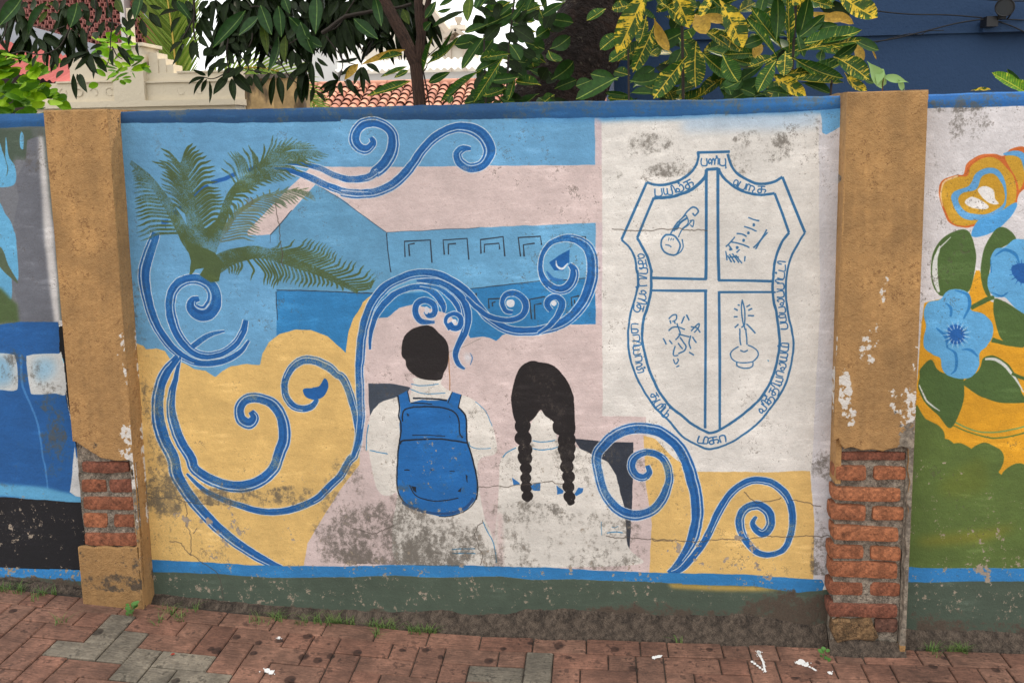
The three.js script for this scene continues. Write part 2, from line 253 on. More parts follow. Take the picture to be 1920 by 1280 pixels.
['d','#4b5e38',[-1598,1599,4.6,-1591,1596,5.8,-1584,1589,4.1,-1580,1585,0.9]],
['d','#4b5e38',[-1610,1619,4.6,-1603,1616,5.8,-1596,1609,4.1,-1592,1605,0.9]],
['d','#4b5e38',[-1621,1639,4.6,-1615,1635,5.8,-1609,1629,4.1,-1606,1625,0.9]],
['d','#4b5e38',[-1634,1658,4.6,-1626,1654,5.8,-1619,1647,4.1,-1614,1643,0.9]],
['d','#4b5e38',[-1647,1677,4.6,-1638,1673,5.8,-1629,1665,4.1,-1624,1660,0.9]],
['d','#4b5e38',[-1660,1696,4.6,-1653,1693,5.8,-1645,1687,4.1,-1640,1683,0.9]],
['d','#4b5e38',[-1672,1714,4.6,-1667,1713,5.8,-1661,1708,4.1,-1657,1706,0.9]],
['d','#4b5e38',[-1688,1731,4.6,-1684,1730,5.8,-1679,1728,4.1,-1676,1726,0.9]],
['d','#4b5e38',[-1706,1746,4.6,-1702,1748,5.8,-1698,1747,4.1,-1696,1746,0.9]],
['d','#4b5e38',[-1484,1413,75.0,-1507,1544,60.7,-1526,1644,46.6,-1535,1704,32.5,-1544,1774,18.5]],
['d','#4b5e38',[-1510,1558,7.7,-1571,1610,9.7,-1599,1619,6.8,-1616,1625,1.5]],
['d','#4b5e38',[-1512,1572,7.7,-1576,1630,9.7,-1604,1642,6.8,-1622,1649,1.5]],
['d','#4b5e38',[-1515,1586,7.7,-1578,1648,9.6,-1606,1662,6.8,-1623,1670,1.4]],
['d','#4b5e38',[-1518,1600,7.7,-1581,1663,9.6,-1609,1676,6.8,-1627,1685,1.4]],
['d','#4b5e38',[-1521,1614,7.7,-1582,1675,9.6,-1609,1687,6.8,-1627,1695,1.4]],
['d','#4b5e38',[-1523,1628,7.7,-1584,1693,9.6,-1612,1707,6.8,-1629,1716,1.4]],
['d','#4b5e38',[-1526,1642,7.7,-1584,1708,9.6,-1610,1723,6.7,-1627,1733,1.4]],
['d','#4b5e38',[-1528,1657,7.7,-1580,1717,9.6,-1604,1732,6.7,-1619,1740,1.4]],
['d','#4b5e38',[-1530,1671,7.7,-1575,1724,9.6,-1595,1737,6.7,-1608,1745,1.4]],
['d','#4b5e38',[-1533,1685,7.7,-1591,1744,9.6,-1618,1756,6.7,-1634,1764,1.4]],
['d','#4b5e38',[-1535,1699,7.7,-1604,1761,9.6,-1637,1773,6.7,-1657,1780,1.4]],
['d','#4b5e38',[-1537,1713,7.7,-1590,1766,9.6,-1615,1777,6.7,-1630,1784,1.4]],
['d','#4b5e38',[-1538,1727,7.7,-1573,1769,9.6,-1590,1778,6.7,-1600,1784,1.4]],
['d','#4b5e38',[-1540,1742,7.7,-1581,1789,9.6,-1600,1801,6.7,-1611,1808,1.4]],
['d','#4b5e38',[-1542,1756,7.7,-1586,1808,9.6,-1607,1821,6.7,-1620,1828,1.4]],
['d','#4b5e38',[-1484,1413,41.7,-1507,1544,33.7,-1526,1644,25.9,-1535,1704,18.1,-1544,1774,10.3]],
['d','#4b5e38',[-1502,1514,9.3,-1444,1558,11.5,-1412,1561,8.1,-1392,1563,1.7]],
['d','#4b5e38',[-1504,1528,9.3,-1443,1577,11.5,-1408,1581,8.1,-1386,1584,1.7]],
['d','#4b5e38',[-1507,1543,9.3,-1443,1595,11.5,-1407,1600,8.0,-1385,1603,1.7]],
['d','#4b5e38',[-1509,1557,9.3,-1444,1610,11.5,-1407,1615,8.0,-1384,1618,1.7]],
['d','#4b5e38',[-1512,1571,9.3,-1447,1623,11.5,-1411,1627,8.0,-1388,1630,1.7]],
['d','#4b5e38',[-1515,1585,9.3,-1450,1636,11.5,-1413,1640,8.0,-1390,1643,1.7]],
['d','#4b5e38',[-1518,1599,9.3,-1455,1647,11.5,-1419,1650,8.0,-1397,1653,1.7]],
['d','#4b5e38',[-1520,1612,9.2,-1457,1661,11.5,-1421,1664,8.0,-1399,1666,1.7]],
['d','#4b5e38',[-1523,1626,9.2,-1461,1673,11.5,-1427,1676,8.0,-1406,1678,1.7]],
['d','#4b5e38',[-1526,1640,9.2,-1465,1692,11.5,-1431,1698,8.0,-1410,1701,1.7]],
['d','#4b5e38',[-1528,1654,9.2,-1470,1710,11.5,-1438,1718,8.0,-1418,1722,1.7]],
['d','#4b5e38',[-1530,1668,9.2,-1469,1728,11.5,-1436,1737,8.0,-1415,1742,1.7]],
['d','#4b5e38',[-1532,1682,9.2,-1471,1744,11.5,-1437,1754,8.0,-1416,1759,1.7]],
['d','#4b5e38',[-1534,1696,9.2,-1478,1762,11.5,-1447,1774,8.0,-1428,1781,1.7]],
['d','#4b5e38',[-1536,1710,9.2,-1488,1778,11.5,-1461,1791,8.0,-1444,1799,1.7]],
['d','#4b5e38',[-1538,1724,9.2,-1495,1790,11.5,-1471,1804,8.0,-1456,1812,1.7]],
['d','#4b5e38',[-1540,1738,9.2,-1504,1800,11.5,-1484,1813,8.0,-1471,1822,1.7]],
['d','#4b5e38',[-1541,1752,9.2,-1511,1813,11.5,-1494,1827,8.0,-1483,1836,1.7]],
['d','#4b5e38',[-1543,1766,9.2,-1520,1824,11.5,-1506,1838,8.0,-1498,1847,1.7]],
['d','#4b5e38',[-1464,1407,62.4,-1497,1534,38.9,-1514,1604,15.5]],
['d','#4b5e38',[-1469,1427,9.3,-1438,1530,11.5,-1416,1557,8.1,-1402,1573,1.7]],
['d','#4b5e38',[-1473,1443,9.3,-1444,1530,11.5,-1424,1552,8.1,-1411,1566,1.7]],
['d','#4b5e38',[-1478,1460,9.3,-1452,1526,11.6,-1434,1543,8.1,-1424,1553,1.7]],
['d','#4b5e38',[-1482,1476,9.3,-1456,1526,11.6,-1439,1537,8.1,-1428,1545,1.7]],
['d','#4b5e38',[-1486,1493,9.3,-1461,1524,11.6,-1445,1530,8.1,-1435,1533,1.7]],
['d','#4b5e38',[-1491,1509,9.3,-1465,1523,11.6,-1450,1522,8.1,-1440,1521,1.7]],
['d','#4b5e38',[-1495,1525,9.3,-1470,1523,11.6,-1456,1514,8.1,-1447,1508,1.7]],
['d','#4b5e38',[-1458,1423,45.7,-1426,1513,39.8,-1391,1583,34.0,-1355,1662,28.2,-1285,1726,22.4,-1216,1779,16.7,-1138,1817,11.1]],
['d','#4b5e38',[-1333,1683,6.8,-1360,1727,8.6,-1382,1742,6.0,-1396,1752,1.3]],
['d','#4b5e38',[-1325,1690,6.8,-1347,1749,8.5,-1368,1770,6.0,-1381,1783,1.3]],
['d','#4b5e38',[-1317,1697,6.8,-1333,1768,8.5,-1352,1794,6.0,-1364,1810,1.3]],
['d','#4b5e38',[-1309,1704,6.8,-1324,1772,8.5,-1343,1798,6.0,-1354,1814,1.3]],
['d','#4b5e38',[-1301,1712,6.8,-1315,1774,8.5,-1332,1798,6.0,-1342,1812,1.3]],
['d','#4b5e38',[-1293,1719,6.8,-1308,1778,8.5,-1325,1800,6.0,-1336,1814,1.3]],
['d','#4b5e38',[-1284,1726,6.8,-1300,1780,8.5,-1317,1800,6.0,-1327,1812,1.3]],
['d','#4b5e38',[-1276,1733,6.8,-1284,1790,8.5,-1297,1811,6.0,-1305,1825,1.3]],
['d','#4b5e38',[-1267,1739,6.8,-1267,1797,8.5,-1276,1820,5.9,-1282,1834,1.3]],
['d','#4b5e38',[-1259,1746,6.8,-1260,1791,8.5,-1268,1809,5.9,-1273,1820,1.3]],
['d','#4b5e38',[-1250,1753,6.8,-1253,1784,8.5,-1259,1796,5.9,-1263,1804,1.3]],
['d','#4b5e38',[-1242,1759,6.8,-1225,1808,8.5,-1224,1828,5.9,-1224,1840,1.3]],
['d','#4b5e38',[-1233,1766,6.8,-1197,1831,8.5,-1190,1857,5.9,-1186,1873,1.3]],
['d','#4b5e38',[-1224,1772,6.8,-1184,1828,8.4,-1175,1850,5.9,-1169,1864,1.3]],
['d','#4b5e38',[-1216,1779,6.8,-1173,1823,8.4,-1162,1840,5.9,-1154,1851,1.3]],
['d','#4b5e38',[-1206,1784,6.8,-1156,1829,8.4,-1142,1846,5.9,-1133,1857,1.3]],
['d','#4b5e38',[-1197,1788,6.8,-1141,1833,8.4,-1124,1849,5.9,-1114,1860,1.3]],
['d','#4b5e38',[-1187,1793,6.8,-1126,1831,8.4,-1107,1845,5.9,-1095,1854,1.3]],
['d','#4b5e38',[-1177,1798,6.8,-1113,1828,8.4,-1092,1839,5.9,-1079,1845,1.3]],
['d','#4b5e38',[-1167,1802,6.8,-1099,1829,8.4,-1076,1837,5.9,-1061,1842,1.3]],
['d','#4b5e38',[-1158,1807,6.8,-1086,1829,8.4,-1062,1834,5.9,-1047,1837,1.3]],
['d','#4b5e38',[-1148,1812,6.8,-1074,1826,8.4,-1049,1828,5.9,-1033,1829,1.3]],
['d','#4b5e38',[-1138,1817,6.7,-1075,1818,8.4,-1043,1819,5.9,-1023,1820,1.3]],
['d','#4b5e38',[-1458,1423,33.3,-1426,1513,29.0,-1391,1583,24.7,-1355,1662,20.5,-1285,1726,16.3,-1216,1779,12.2,-1138,1817,8.1]],
['d','#4b5e38',[-1388,1589,8.4,-1377,1588,10.5,-1373,1585,7.4,-1370,1583,1.6]],
['d','#4b5e38',[-1383,1601,8.4,-1370,1588,10.5,-1366,1577,7.4,-1363,1570,1.6]],
['d','#4b5e38',[-1378,1612,8.4,-1362,1590,10.5,-1359,1570,7.4,-1356,1558,1.6]],
['d','#4b5e38',[-1372,1624,8.4,-1348,1611,10.5,-1341,1598,7.4,-1336,1589,1.6]],
['d','#4b5e38',[-1367,1636,8.4,-1335,1634,10.5,-1324,1627,7.3,-1317,1622,1.6]],
['d','#4b5e38',[-1362,1648,8.4,-1318,1650,10.5,-1303,1643,7.3,-1294,1639,1.6]],
['d','#4b5e38',[-1357,1660,8.4,-1302,1666,10.5,-1285,1660,7.3,-1274,1656,1.6]],
['d','#4b5e38',[-1348,1669,8.4,-1290,1676,10.4,-1272,1670,7.3,-1260,1666,1.6]],
['d','#4b5e38',[-1338,1678,8.4,-1280,1685,10.4,-1261,1679,7.3,-1250,1676,1.6]],
['d','#4b5e38',[-1328,1687,8.4,-1259,1694,10.4,-1237,1687,7.3,-1223,1683,1.6]],
['d','#4b5e38',[-1319,1695,8.4,-1241,1703,10.4,-1216,1695,7.3,-1201,1690,1.6]],
['d','#4b5e38',[-1309,1704,8.4,-1226,1710,10.4,-1199,1700,7.3,-1183,1693,1.6]],
['d','#4b5e38',[-1299,1713,8.3,-1214,1716,10.4,-1187,1704,7.3,-1170,1697,1.6]],
['d','#4b5e38',[-1290,1722,8.3,-1200,1721,10.4,-1172,1707,7.3,-1154,1699,1.6]],
['d','#4b5e38',[-1280,1730,8.3,-1190,1726,10.4,-1162,1711,7.3,-1144,1702,1.6]],
['d','#4b5e38',[-1269,1738,8.3,-1172,1733,10.4,-1142,1716,7.2,-1123,1706,1.6]],
['d','#4b5e38',[-1259,1746,8.3,-1158,1740,10.3,-1128,1722,7.2,-1108,1711,1.5]],
['d','#4b5e38',[-1249,1754,8.3,-1135,1753,10.3,-1101,1738,7.2,-1079,1729,1.5]],
['d','#4b5e38',[-1238,1762,8.3,-1116,1767,10.3,-1079,1755,7.2,-1056,1747,1.5]],
['d','#4b5e38',[-1228,1770,8.3,-1101,1774,10.3,-1063,1761,7.2,-1040,1754,1.5]],
['d','#4b5e38',[-1218,1777,8.3,-1091,1780,10.3,-1054,1769,7.2,-1030,1761,1.5]],
['d','#4b5e38',[-1206,1783,8.3,-1072,1787,10.3,-1033,1775,7.2,-1009,1768,1.5]],
['d','#4b5e38',[-1195,1789,8.3,-1059,1794,10.3,-1019,1783,7.2,-995,1775,1.5]],
['d','#4b5e38',[-1183,1795,8.3,-1048,1801,10.3,-1009,1790,7.2,-984,1784,1.5]],
['d','#4b5e38',[-1172,1800,8.3,-1043,1808,10.3,-1005,1798,7.2,-981,1792,1.5]],
['d','#4b5e38',[-1467,1362,70.9,-1401,1407,61.7,-1328,1429,52.6,-1250,1434,43.7,-1149,1401,34.8,-1024,1352,26.0,-892,1286,17.2]],
['d','#4b5e38',[-1267,1433,6.9,-1198,1452,8.6,-1184,1467,6.0,-1176,1476,1.3]],
['d','#4b5e38',[-1249,1433,6.9,-1155,1453,8.6,-1136,1471,6.0,-1124,1483,1.3]],
['d','#4b5e38',[-1232,1428,6.9,-1115,1451,8.5,-1091,1474,6.0,-1076,1488,1.3]],
['d','#4b5e38',[-1215,1422,6.9,-1098,1447,8.5,-1074,1470,6.0,-1059,1485,1.3]],
['d','#4b5e38',[-1198,1417,6.9,-1086,1441,8.5,-1063,1465,6.0,-1048,1480,1.3]],
['d','#4b5e38',[-1180,1411,6.9,-1068,1437,8.5,-1045,1462,6.0,-1031,1478,1.3]],
['d','#4b5e38',[-1163,1405,6.9,-1054,1432,8.5,-1032,1457,6.0,-1018,1473,1.3]],
['d','#4b5e38',[-1147,1400,6.9,-1041,1426,8.5,-1019,1452,5.9,-1006,1468,1.3]],
['d','#4b5e38',[-1130,1393,6.9,-1031,1420,8.5,-1011,1444,5.9,-999,1460,1.3]],
['d','#4b5e38',[-1113,1387,6.8,-1018,1414,8.5,-999,1439,5.9,-988,1455,1.3]],
['d','#4b5e38',[-1097,1380,6.8,-1009,1408,8.5,-992,1432,5.9,-981,1447,1.3]],
['d','#4b5e38',[-1080,1374,6.8,-997,1402,8.5,-981,1426,5.9,-971,1441,1.3]],
['d','#4b5e38',[-1063,1368,6.8,-988,1394,8.5,-973,1418,5.9,-964,1432,1.3]],
['d','#4b5e38',[-1047,1361,6.8,-970,1384,8.5,-955,1406,5.9,-945,1420,1.3]],
['d','#4b5e38',[-1030,1355,6.8,-956,1373,8.5,-940,1392,5.9,-930,1405,1.3]],
['d','#4b5e38',[-1014,1347,6.8,-936,1368,8.5,-919,1390,5.9,-909,1403,1.3]],
['d','#4b5e38',[-998,1339,6.8,-919,1362,8.5,-903,1385,5.9,-892,1399,1.3]],
['d','#4b5e38',[-982,1331,6.8,-895,1350,8.5,-876,1372,5.9,-864,1385,1.3]],
['d','#4b5e38',[-966,1324,6.8,-874,1337,8.5,-853,1357,5.9,-841,1369,1.3]],
['d','#4b5e38',[-950,1316,6.8,-860,1327,8.5,-840,1346,5.9,-827,1357,1.3]],
['d','#4b5e38',[-934,1308,6.8,-850,1317,8.5,-831,1334,5.9,-819,1344,1.3]],
['d','#4b5e38',[-919,1300,6.8,-849,1308,8.5,-834,1321,5.9,-824,1330,1.3]],
['d','#4b5e38',[-903,1292,6.8,-851,1298,8.5,-840,1308,5.9,-833,1314,1.3]],
['d','#4b5e38',[-1467,1362,41.7,-1401,1407,36.3,-1328,1429,31.0,-1250,1434,25.7,-1149,1401,20.5,-1024,1352,15.3,-892,1286,10.1]],
['d','#4b5e38',[-1414,1399,7.0,-1387,1379,8.7,-1385,1365,6.1,-1384,1356,1.3]],
['d','#4b5e38',[-1398,1408,6.9,-1374,1382,8.7,-1375,1366,6.1,-1375,1355,1.3]],
['d','#4b5e38',[-1380,1414,6.9,-1361,1385,8.7,-1365,1367,6.1,-1368,1356,1.3]],
['d','#4b5e38',[-1362,1419,6.9,-1348,1385,8.7,-1357,1365,6.1,-1362,1352,1.3]],
['d','#4b5e38',[-1344,1424,6.9,-1335,1386,8.7,-1348,1364,6.1,-1355,1351,1.3]],
['d','#4b5e38',[-1326,1429,6.9,-1292,1375,8.6,-1299,1347,6.1,-1303,1329,1.3]],
['d','#4b5e38',[-1307,1431,6.9,-1249,1364,8.6,-1251,1331,6.0,-1252,1310,1.3]],
['d','#4b5e38',[-1289,1432,6.9,-1236,1362,8.6,-1238,1330,6.0,-1240,1310,1.3]],
['d','#4b5e38',[-1271,1433,6.9,-1224,1363,8.6,-1228,1333,6.0,-1231,1315,1.3]],
['d','#4b5e38',[-1252,1434,6.9,-1210,1354,8.6,-1218,1323,6.0,-1223,1304,1.3]],
['d','#4b5e38',[-1235,1429,6.9,-1199,1348,8.6,-1210,1317,6.0,-1216,1297,1.3]],
['d','#4b5e38',[-1218,1423,6.9,-1187,1353,8.6,-1196,1326,6.0,-1202,1309,1.3]],
['d','#4b5e38',[-1201,1418,6.9,-1177,1361,8.6,-1184,1339,6.0,-1189,1325,1.3]],
['d','#4b5e38',[-1184,1412,6.9,-1163,1356,8.6,-1172,1334,6.0,-1177,1321,1.3]],
['d','#4b5e38',[-1167,1406,6.9,-1150,1353,8.6,-1160,1333,6.0,-1166,1320,1.3]],
['d','#4b5e38',[-1149,1401,6.9,-1133,1346,8.6,-1143,1326,6.0,-1150,1313,1.3]],
['d','#4b5e38',[-1133,1394,6.9,-1117,1342,8.6,-1127,1322,6.0,-1133,1310,1.3]],
['d','#4b5e38',[-1116,1388,6.8,-1101,1335,8.6,-1112,1315,6.0,-1118,1303,1.3]],
['d','#4b5e38',[-1099,1381,6.8,-1086,1331,8.6,-1096,1311,6.0,-1103,1300,1.3]],
['d','#4b5e38',[-1083,1375,6.8,-1070,1329,8.6,-1079,1311,6.0,-1085,1301,1.3]],
['d','#4b5e38',[-1066,1369,6.8,-1055,1328,8.6,-1062,1314,6.0,-1067,1305,1.3]],
['d','#4b5e38',[-1049,1362,6.8,-1038,1325,8.5,-1045,1312,6.0,-1049,1303,1.3]],
['d','#4b5e38',[-1032,1356,6.8,-1022,1323,8.5,-1028,1312,6.0,-1031,1304,1.3]],
['d','#4b5e38',[-1016,1348,6.8,-1006,1320,8.5,-1011,1310,6.0,-1013,1303,1.3]],
['d','#4b5e38',[-1000,1340,6.8,-991,1317,8.5,-994,1309,6.0,-995,1304,1.3]],
['d','#4b5e38',[-984,1333,6.8,-971,1309,8.5,-972,1301,6.0,-973,1295,1.3]],
['d','#4b5e38',[-968,1325,6.8,-951,1301,8.5,-951,1293,6.0,-950,1288,1.3]],
['p','#4b5e38',0,[-1540,1354,-1532,1403,-1544,1453,-1547,1484,-1502,1463,-1471,1453,-1436,1433,-1412,1402,-1402,1397,-1416,1372,-1427,1326,-1459,1323,-1499,1352,-1481,1377,-1515,1372,-1530,1354],0],
['p','#4c5e35',0,[-1493,1354,-1467,1359,-1436,1349,-1432,1326,-1458,1325],1],
['l','#336c98',[352,1781,9.3,409,1782,9.3,467,1783,9.2]],
['b','#336c98',[354,1782,9.3,356,1762,9.3,347,1734,9.3,330,1710,9.3,305,1691,9.4,274,1675,9.4,235,1667,9.4,200,1669,9.4,177,1678,9.4]],
['l','#336c98',[177,1678,9.4,132,1576,9.5,86,1474,9.6]],
['b','#336c98',[86,1474,7.6,107,1454,7.6,125,1428,7.6,136,1399,7.6,142,1355,7.7,144,1359,7.7,144,1304,7.7,134,1254,7.7,118,1193,7.7,110,1115,7.7,115,1053,7.8,134,986,7.8,162,924,7.8,206,856,7.8,260,800,7.8,308,744,7.8,361,712,7.8,406,693,7.7,458,710,7.7,522,748,7.7,586,803,7.6,642,878,7.6,679,951,7.6,699,1038,7.5,701,1104,7.5,686,1183,7.5,673,1261,7.5,672,1332,7.4,683,1397,7.4,706,1448,7.4,732,1494,7.4]],
['l','#336c98',[732,1494,9.2,690,1599,9.2,651,1690,9.2]],
['b','#336c98',[651,1690,9.2,622,1674,9.2,584,1668,9.2,550,1673,9.2,515,1691,9.3,483,1718,9.3,467,1747,9.3,460,1775,9.3]],
['l','#336c98',[384,1714,11.2,387,1720,11.2,424,1722,11.2,428,1718,11.2]],
['b','#336c98',[387,1720,11.2,382,1695,11.2,358,1670,11.2,323,1646,11.2,281,1629,11.3,246,1622,11.3,202,1622,11.3]],
['l','#336c98',[202,1624,9.4,172,1551,9.5,141,1479,9.5]],
['b','#336c98',[141,1479,9.5,161,1446,9.5,179,1410,9.5,192,1355,9.5,191,1359,9.5,191,1293,9.6,183,1243,9.6,167,1182,9.6,161,1104,9.7,170,1054,9.7,189,992,9.7,216,924,9.7,260,862,9.7,315,812,9.7,359,779,9.7,386,765,9.7,412,757,9.7,457,778,9.6,521,823,9.6,578,877,9.5,622,951,9.5,645,1031,9.4,653,1104,9.4,642,1196,9.4,628,1261,9.4,625,1333,9.3,631,1397,9.3,651,1455,9.3,676,1493,9.2]],
['l','#336c98',[676,1493,9.2,652,1564,9.2,623,1634,9.2]],
['b','#336c98',[623,1634,9.2,578,1629,9.2,533,1636,9.3,491,1655,9.3,456,1680,9.3,435,1705,9.3,427,1723,9.3]],
['l','#336c98',[386,1718,10.2,386,1563,10.3,387,1354,10.4,388,1411,10.4,387,1328,10.4]],
['l','#336c98',[425,1719,10.2,427,1563,10.3,430,1354,10.4,430,1411,10.3,433,1322,10.4]],
['l','#336c98',[387,1286,9.5,388,1050,9.6,389,774,9.7]],
['l','#336c98',[434,1284,9.5,439,1050,9.5,443,774,9.6]],
['l','#336c98',[193,1333,9.6,290,1332,9.5,390,1329,9.5]],
['l','#336c98',[194,1288,8.8,290,1287,8.8,393,1287,8.7]],
['l','#336c98',[430,1323,9.4,526,1324,9.4,625,1321,9.3]],
['l','#336c98',[434,1281,8.7,527,1282,8.7,626,1283,8.6]],
['b','#356f9c',[261,1491,6.1,243,1489,6.1,229,1471,6.1,229,1449,6.2,240,1429,6.2,261,1418,6.1,279,1418,6.1,289,1434,6.1,294,1456,6.1,285,1476,6.1,275,1487,6.1,261,1491,6.1]],
['b','#356f9c',[303,1474,4.6,305,1449,4.6,296,1429,4.6,279,1417,4.6]],
['b','#356f9c',[261,1493,5.6,282,1528,5.6,303,1550,5.6,324,1575,5.6,341,1588,5.6,355,1583,5.6,359,1571,5.6,348,1558,5.6,340,1567,5.6]],
['b','#356f9c',[289,1481,4.1,303,1507,4.1,324,1524,4.1,338,1542,4.1]],
['b','#356f9c',[285,1536,4.1,296,1532,4.1,285,1510,4.1,275,1512,4.1,285,1536,4.1]],
['b','#356f9c',[303,1550,4.1,317,1557,4.1,324,1532,4.1,303,1510,4.1]],
['b','#356f9c',[329,1539,4.1,343,1539,4.1,340,1517,4.1,331,1524,4.1]],
['b','#356f9c',[254,1471,3.1,257,1482,3.1]],
['b','#356f9c',[262,1471,3.1,266,1480,3.1]],
['b','#356f9c',[270,1471,3.1,273,1478,3.1]],
['b','#356f9c',[243,1455,4.1,257,1453,4.1,264,1446,4.1]],
['b','#356f9c',[271,1503,7.7,296,1532,7.6,320,1550,7.6]],
['b','#356f9c',[457,1444,5.1,473,1462,5.1,488,1480,5.0]],
['b','#356f9c',[476,1462,5.1,508,1455,5.0,540,1440,5.0]],
['b','#356f9c',[493,1491,5.0,514,1489,5.0,530,1480,5.0]],
['b','#356f9c',[519,1517,5.0,542,1510,5.0,565,1501,5.0]],
['b','#356f9c',[534,1549,5.0,552,1542,5.0,573,1537,5.0]],
['b','#356f9c',[466,1451,5.1,480,1433,5.1]],
['b','#356f9c',[494,1424,5.1,506,1435,5.1]],
['b','#356f9c',[561,1436,5.0,581,1469,5.0,601,1497,5.0]],
['b','#356f9c',[567,1451,5.0,584,1476,5.0,598,1508,5.0]],
['b','#356f9c',[554,1440,5.0,571,1458,5.0]],
['b','#356f9c',[461,1397,5.1,457,1430,5.1]],
['b','#356f9c',[463,1415,5.1,477,1390,5.1]],
['b','#356f9c',[470,1419,5.1,488,1388,5.1]],
['b','#356f9c',[480,1421,5.1,502,1388,5.1]],
['b','#356f9c',[491,1415,5.1,512,1386,5.1]],
['b','#356f9c',[524,1411,5.1,522,1393,5.1]],
['b','#356f9c',[470,1408,5.1,502,1408,5.1]],
['b','#356f9c',[551,1523,5.5,554,1526,5.5,557,1523,5.5,554,1520,5.5,551,1523,5.5]],
['b','#356f9c',[532,1494,5.5,535,1497,5.5,538,1494,5.5,535,1491,5.5,532,1494,5.5]],
['b','#356f9c',[515,1467,5.5,518,1470,5.5,521,1467,5.5,518,1464,5.5,515,1467,5.5]],
['b','#356f9c',[494,1442,5.6,497,1445,5.6,500,1442,5.6,497,1439,5.6,494,1442,5.6]],
['b','#356f9c',[470,1437,5.6,473,1440,5.6,476,1437,5.6,473,1434,5.6,470,1437,5.6]],
['b','#356f9c',[256,1182,5.1,269,1196,5.1,283,1199,5.1,283,1182,5.1,269,1171,5.1]],
['b','#356f9c',[286,1166,5.1,291,1149,5.1]],
['b','#356f9c',[256,1138,5.1,270,1149,5.1,291,1152,5.1,313,1143,5.1]],
['b','#356f9c',[291,1149,5.1,297,1127,5.1,281,1104,5.1]],
['b','#356f9c',[291,1127,5.1,313,1121,5.1,329,1116,5.1]],
['b','#356f9c',[297,1116,5.1,308,1099,5.1,318,1082,5.1,313,1065,5.1,292,1054,5.1]],
['b','#356f9c',[334,1121,5.1,329,1093,5.1,335,1071,5.1]],
['b','#356f9c',[340,1116,5.1,356,1093,5.1]],
['b','#356f9c',[302,1166,5.1,312,1193,5.1]],
['b','#356f9c',[318,1199,5.1,329,1177,5.1]],
['b','#356f9c',[334,1138,5.1,350,1155,5.1,363,1166,5.1,361,1149,5.1,345,1132,5.1]],
['b','#356f9c',[334,1154,5.1,356,1149,5.1,369,1132,5.1]],
['b','#356f9c',[281,1082,5.1,275,1048,5.1,292,1049,5.1]],
['b','#356f9c',[273,1032,5.1,281,1015,5.1,292,1026,5.1,289,1037,5.1]],
['b','#356f9c',[284,1004,5.1,295,1009,5.1]],
['b','#356f9c',[237,1110,5.1,248,1088,5.1]],
['b','#356f9c',[259,1104,5.1,270,1088,5.1]],
['b','#356f9c',[291,1093,5.1,308,1071,5.1]],
['b','#356f9c',[261,1177,5.1,264,1163,5.1]],
['b','#356f9c',[275,1177,5.1,280,1163,5.1]],
['b','#356f9c',[329,1060,5.1,346,1049,5.1]],
['b','#356f9c',[518,1254,4.9,515,1221,4.9,520,1182,4.9,524,1160,4.9]],
['b','#356f9c',[519,1248,4.9,528,1210,4.9,528,1160,4.9]],
['b','#356f9c',[510,1149,4.9,511,1105,4.9,514,1088,4.9]],
['b','#356f9c',[532,1149,4.9,535,1088,4.9]],
['b','#356f9c',[516,1152,4.9,526,1158,4.9,529,1144,4.9]],
['b','#356f9c',[506,1083,4.9,485,1069,4.9,477,1052,4.9,491,1030,4.9,520,1022,4.9,557,1027,4.9,576,1050,4.9,567,1072,4.9,538,1087,4.9]],
['b','#356f9c',[511,1069,4.9,525,1063,4.9,538,1069,4.9]],
['b','#356f9c',[501,1024,4.9,504,1008,4.9,531,1002,4.9,555,1008,4.9,558,1025,4.9]],
['b','#356f9c',[488,1221,5.4,501,1213,5.4]],
['b','#356f9c',[488,1192,5.4,502,1192,5.4]],
['b','#356f9c',[501,1235,5.4,509,1232,5.4]],
['b','#356f9c',[546,1234,5.4,533,1226,5.4]],
['b','#356f9c',[554,1221,5.4,540,1214,5.4]],
['b','#356f9c',[560,1195,5.4,539,1196,5.4]],
['b','#356f9c',[505,1166,5.4,492,1152,5.4]],
['b','#356f9c',[534,1166,5.4,566,1130,5.4]],
['b','#2f6c9e',[368,1761,4.7,368,1737,4.7,387,1736,4.7,386,1761,4.6]],
['b','#2f6c9e',[401,1746,4.6,396,1741,4.7,393,1750,4.6,398,1758,4.6,404,1748,4.6,403,1736,4.6]],
['b','#2f6c9e',[404,1748,4.6,408,1759,4.6,413,1748,4.6,413,1736,4.6]],
['b','#2f6c9e',[413,1748,4.6,417,1759,4.6,425,1760,4.6,425,1736,4.6]],
['b','#2f6c9e',[418,1767,4.6,420,1769,4.6,422,1767,4.6,420,1765,4.6,418,1767,4.6]],
['b','#2f6c9e',[431,1760,4.6,432,1736,4.6,450,1736,4.6,450,1760,4.6]],
['b','#2f6c9e',[451,1736,4.6,453,1726,4.6,450,1725,4.6]],
['b','#2f6c9e',[204,1654,4.7,207,1629,4.7,229,1631,4.7,227,1656,4.7]],
['b','#2f6c9e',[235,1657,4.7,237,1640,4.7,241,1633,4.7,249,1636,4.7,248,1656,4.7]],
['b','#2f6c9e',[250,1641,4.7,252,1633,4.7,266,1635,4.7,263,1659,4.7]],
['b','#2f6c9e',[264,1647,4.7,263,1662,4.7,270,1662,4.7,281,1637,4.7]],
['b','#2f6c9e',[292,1645,4.7,286,1642,4.7,281,1648,4.7,284,1655,4.7,292,1652,4.7,293,1644,4.7,301,1645,4.7,307,1653,4.7,304,1664,4.7,296,1669,4.7,293,1662,4.7]],
['b','#2f6c9e',[288,1672,4.7,289,1675,4.7,292,1675,4.7,291,1672,4.7,288,1672,4.7]],
['b','#2f6c9e',[305,1674,4.7,329,1687,4.7]],
['b','#2f6c9e',[317,1680,4.7,329,1659,4.7]],
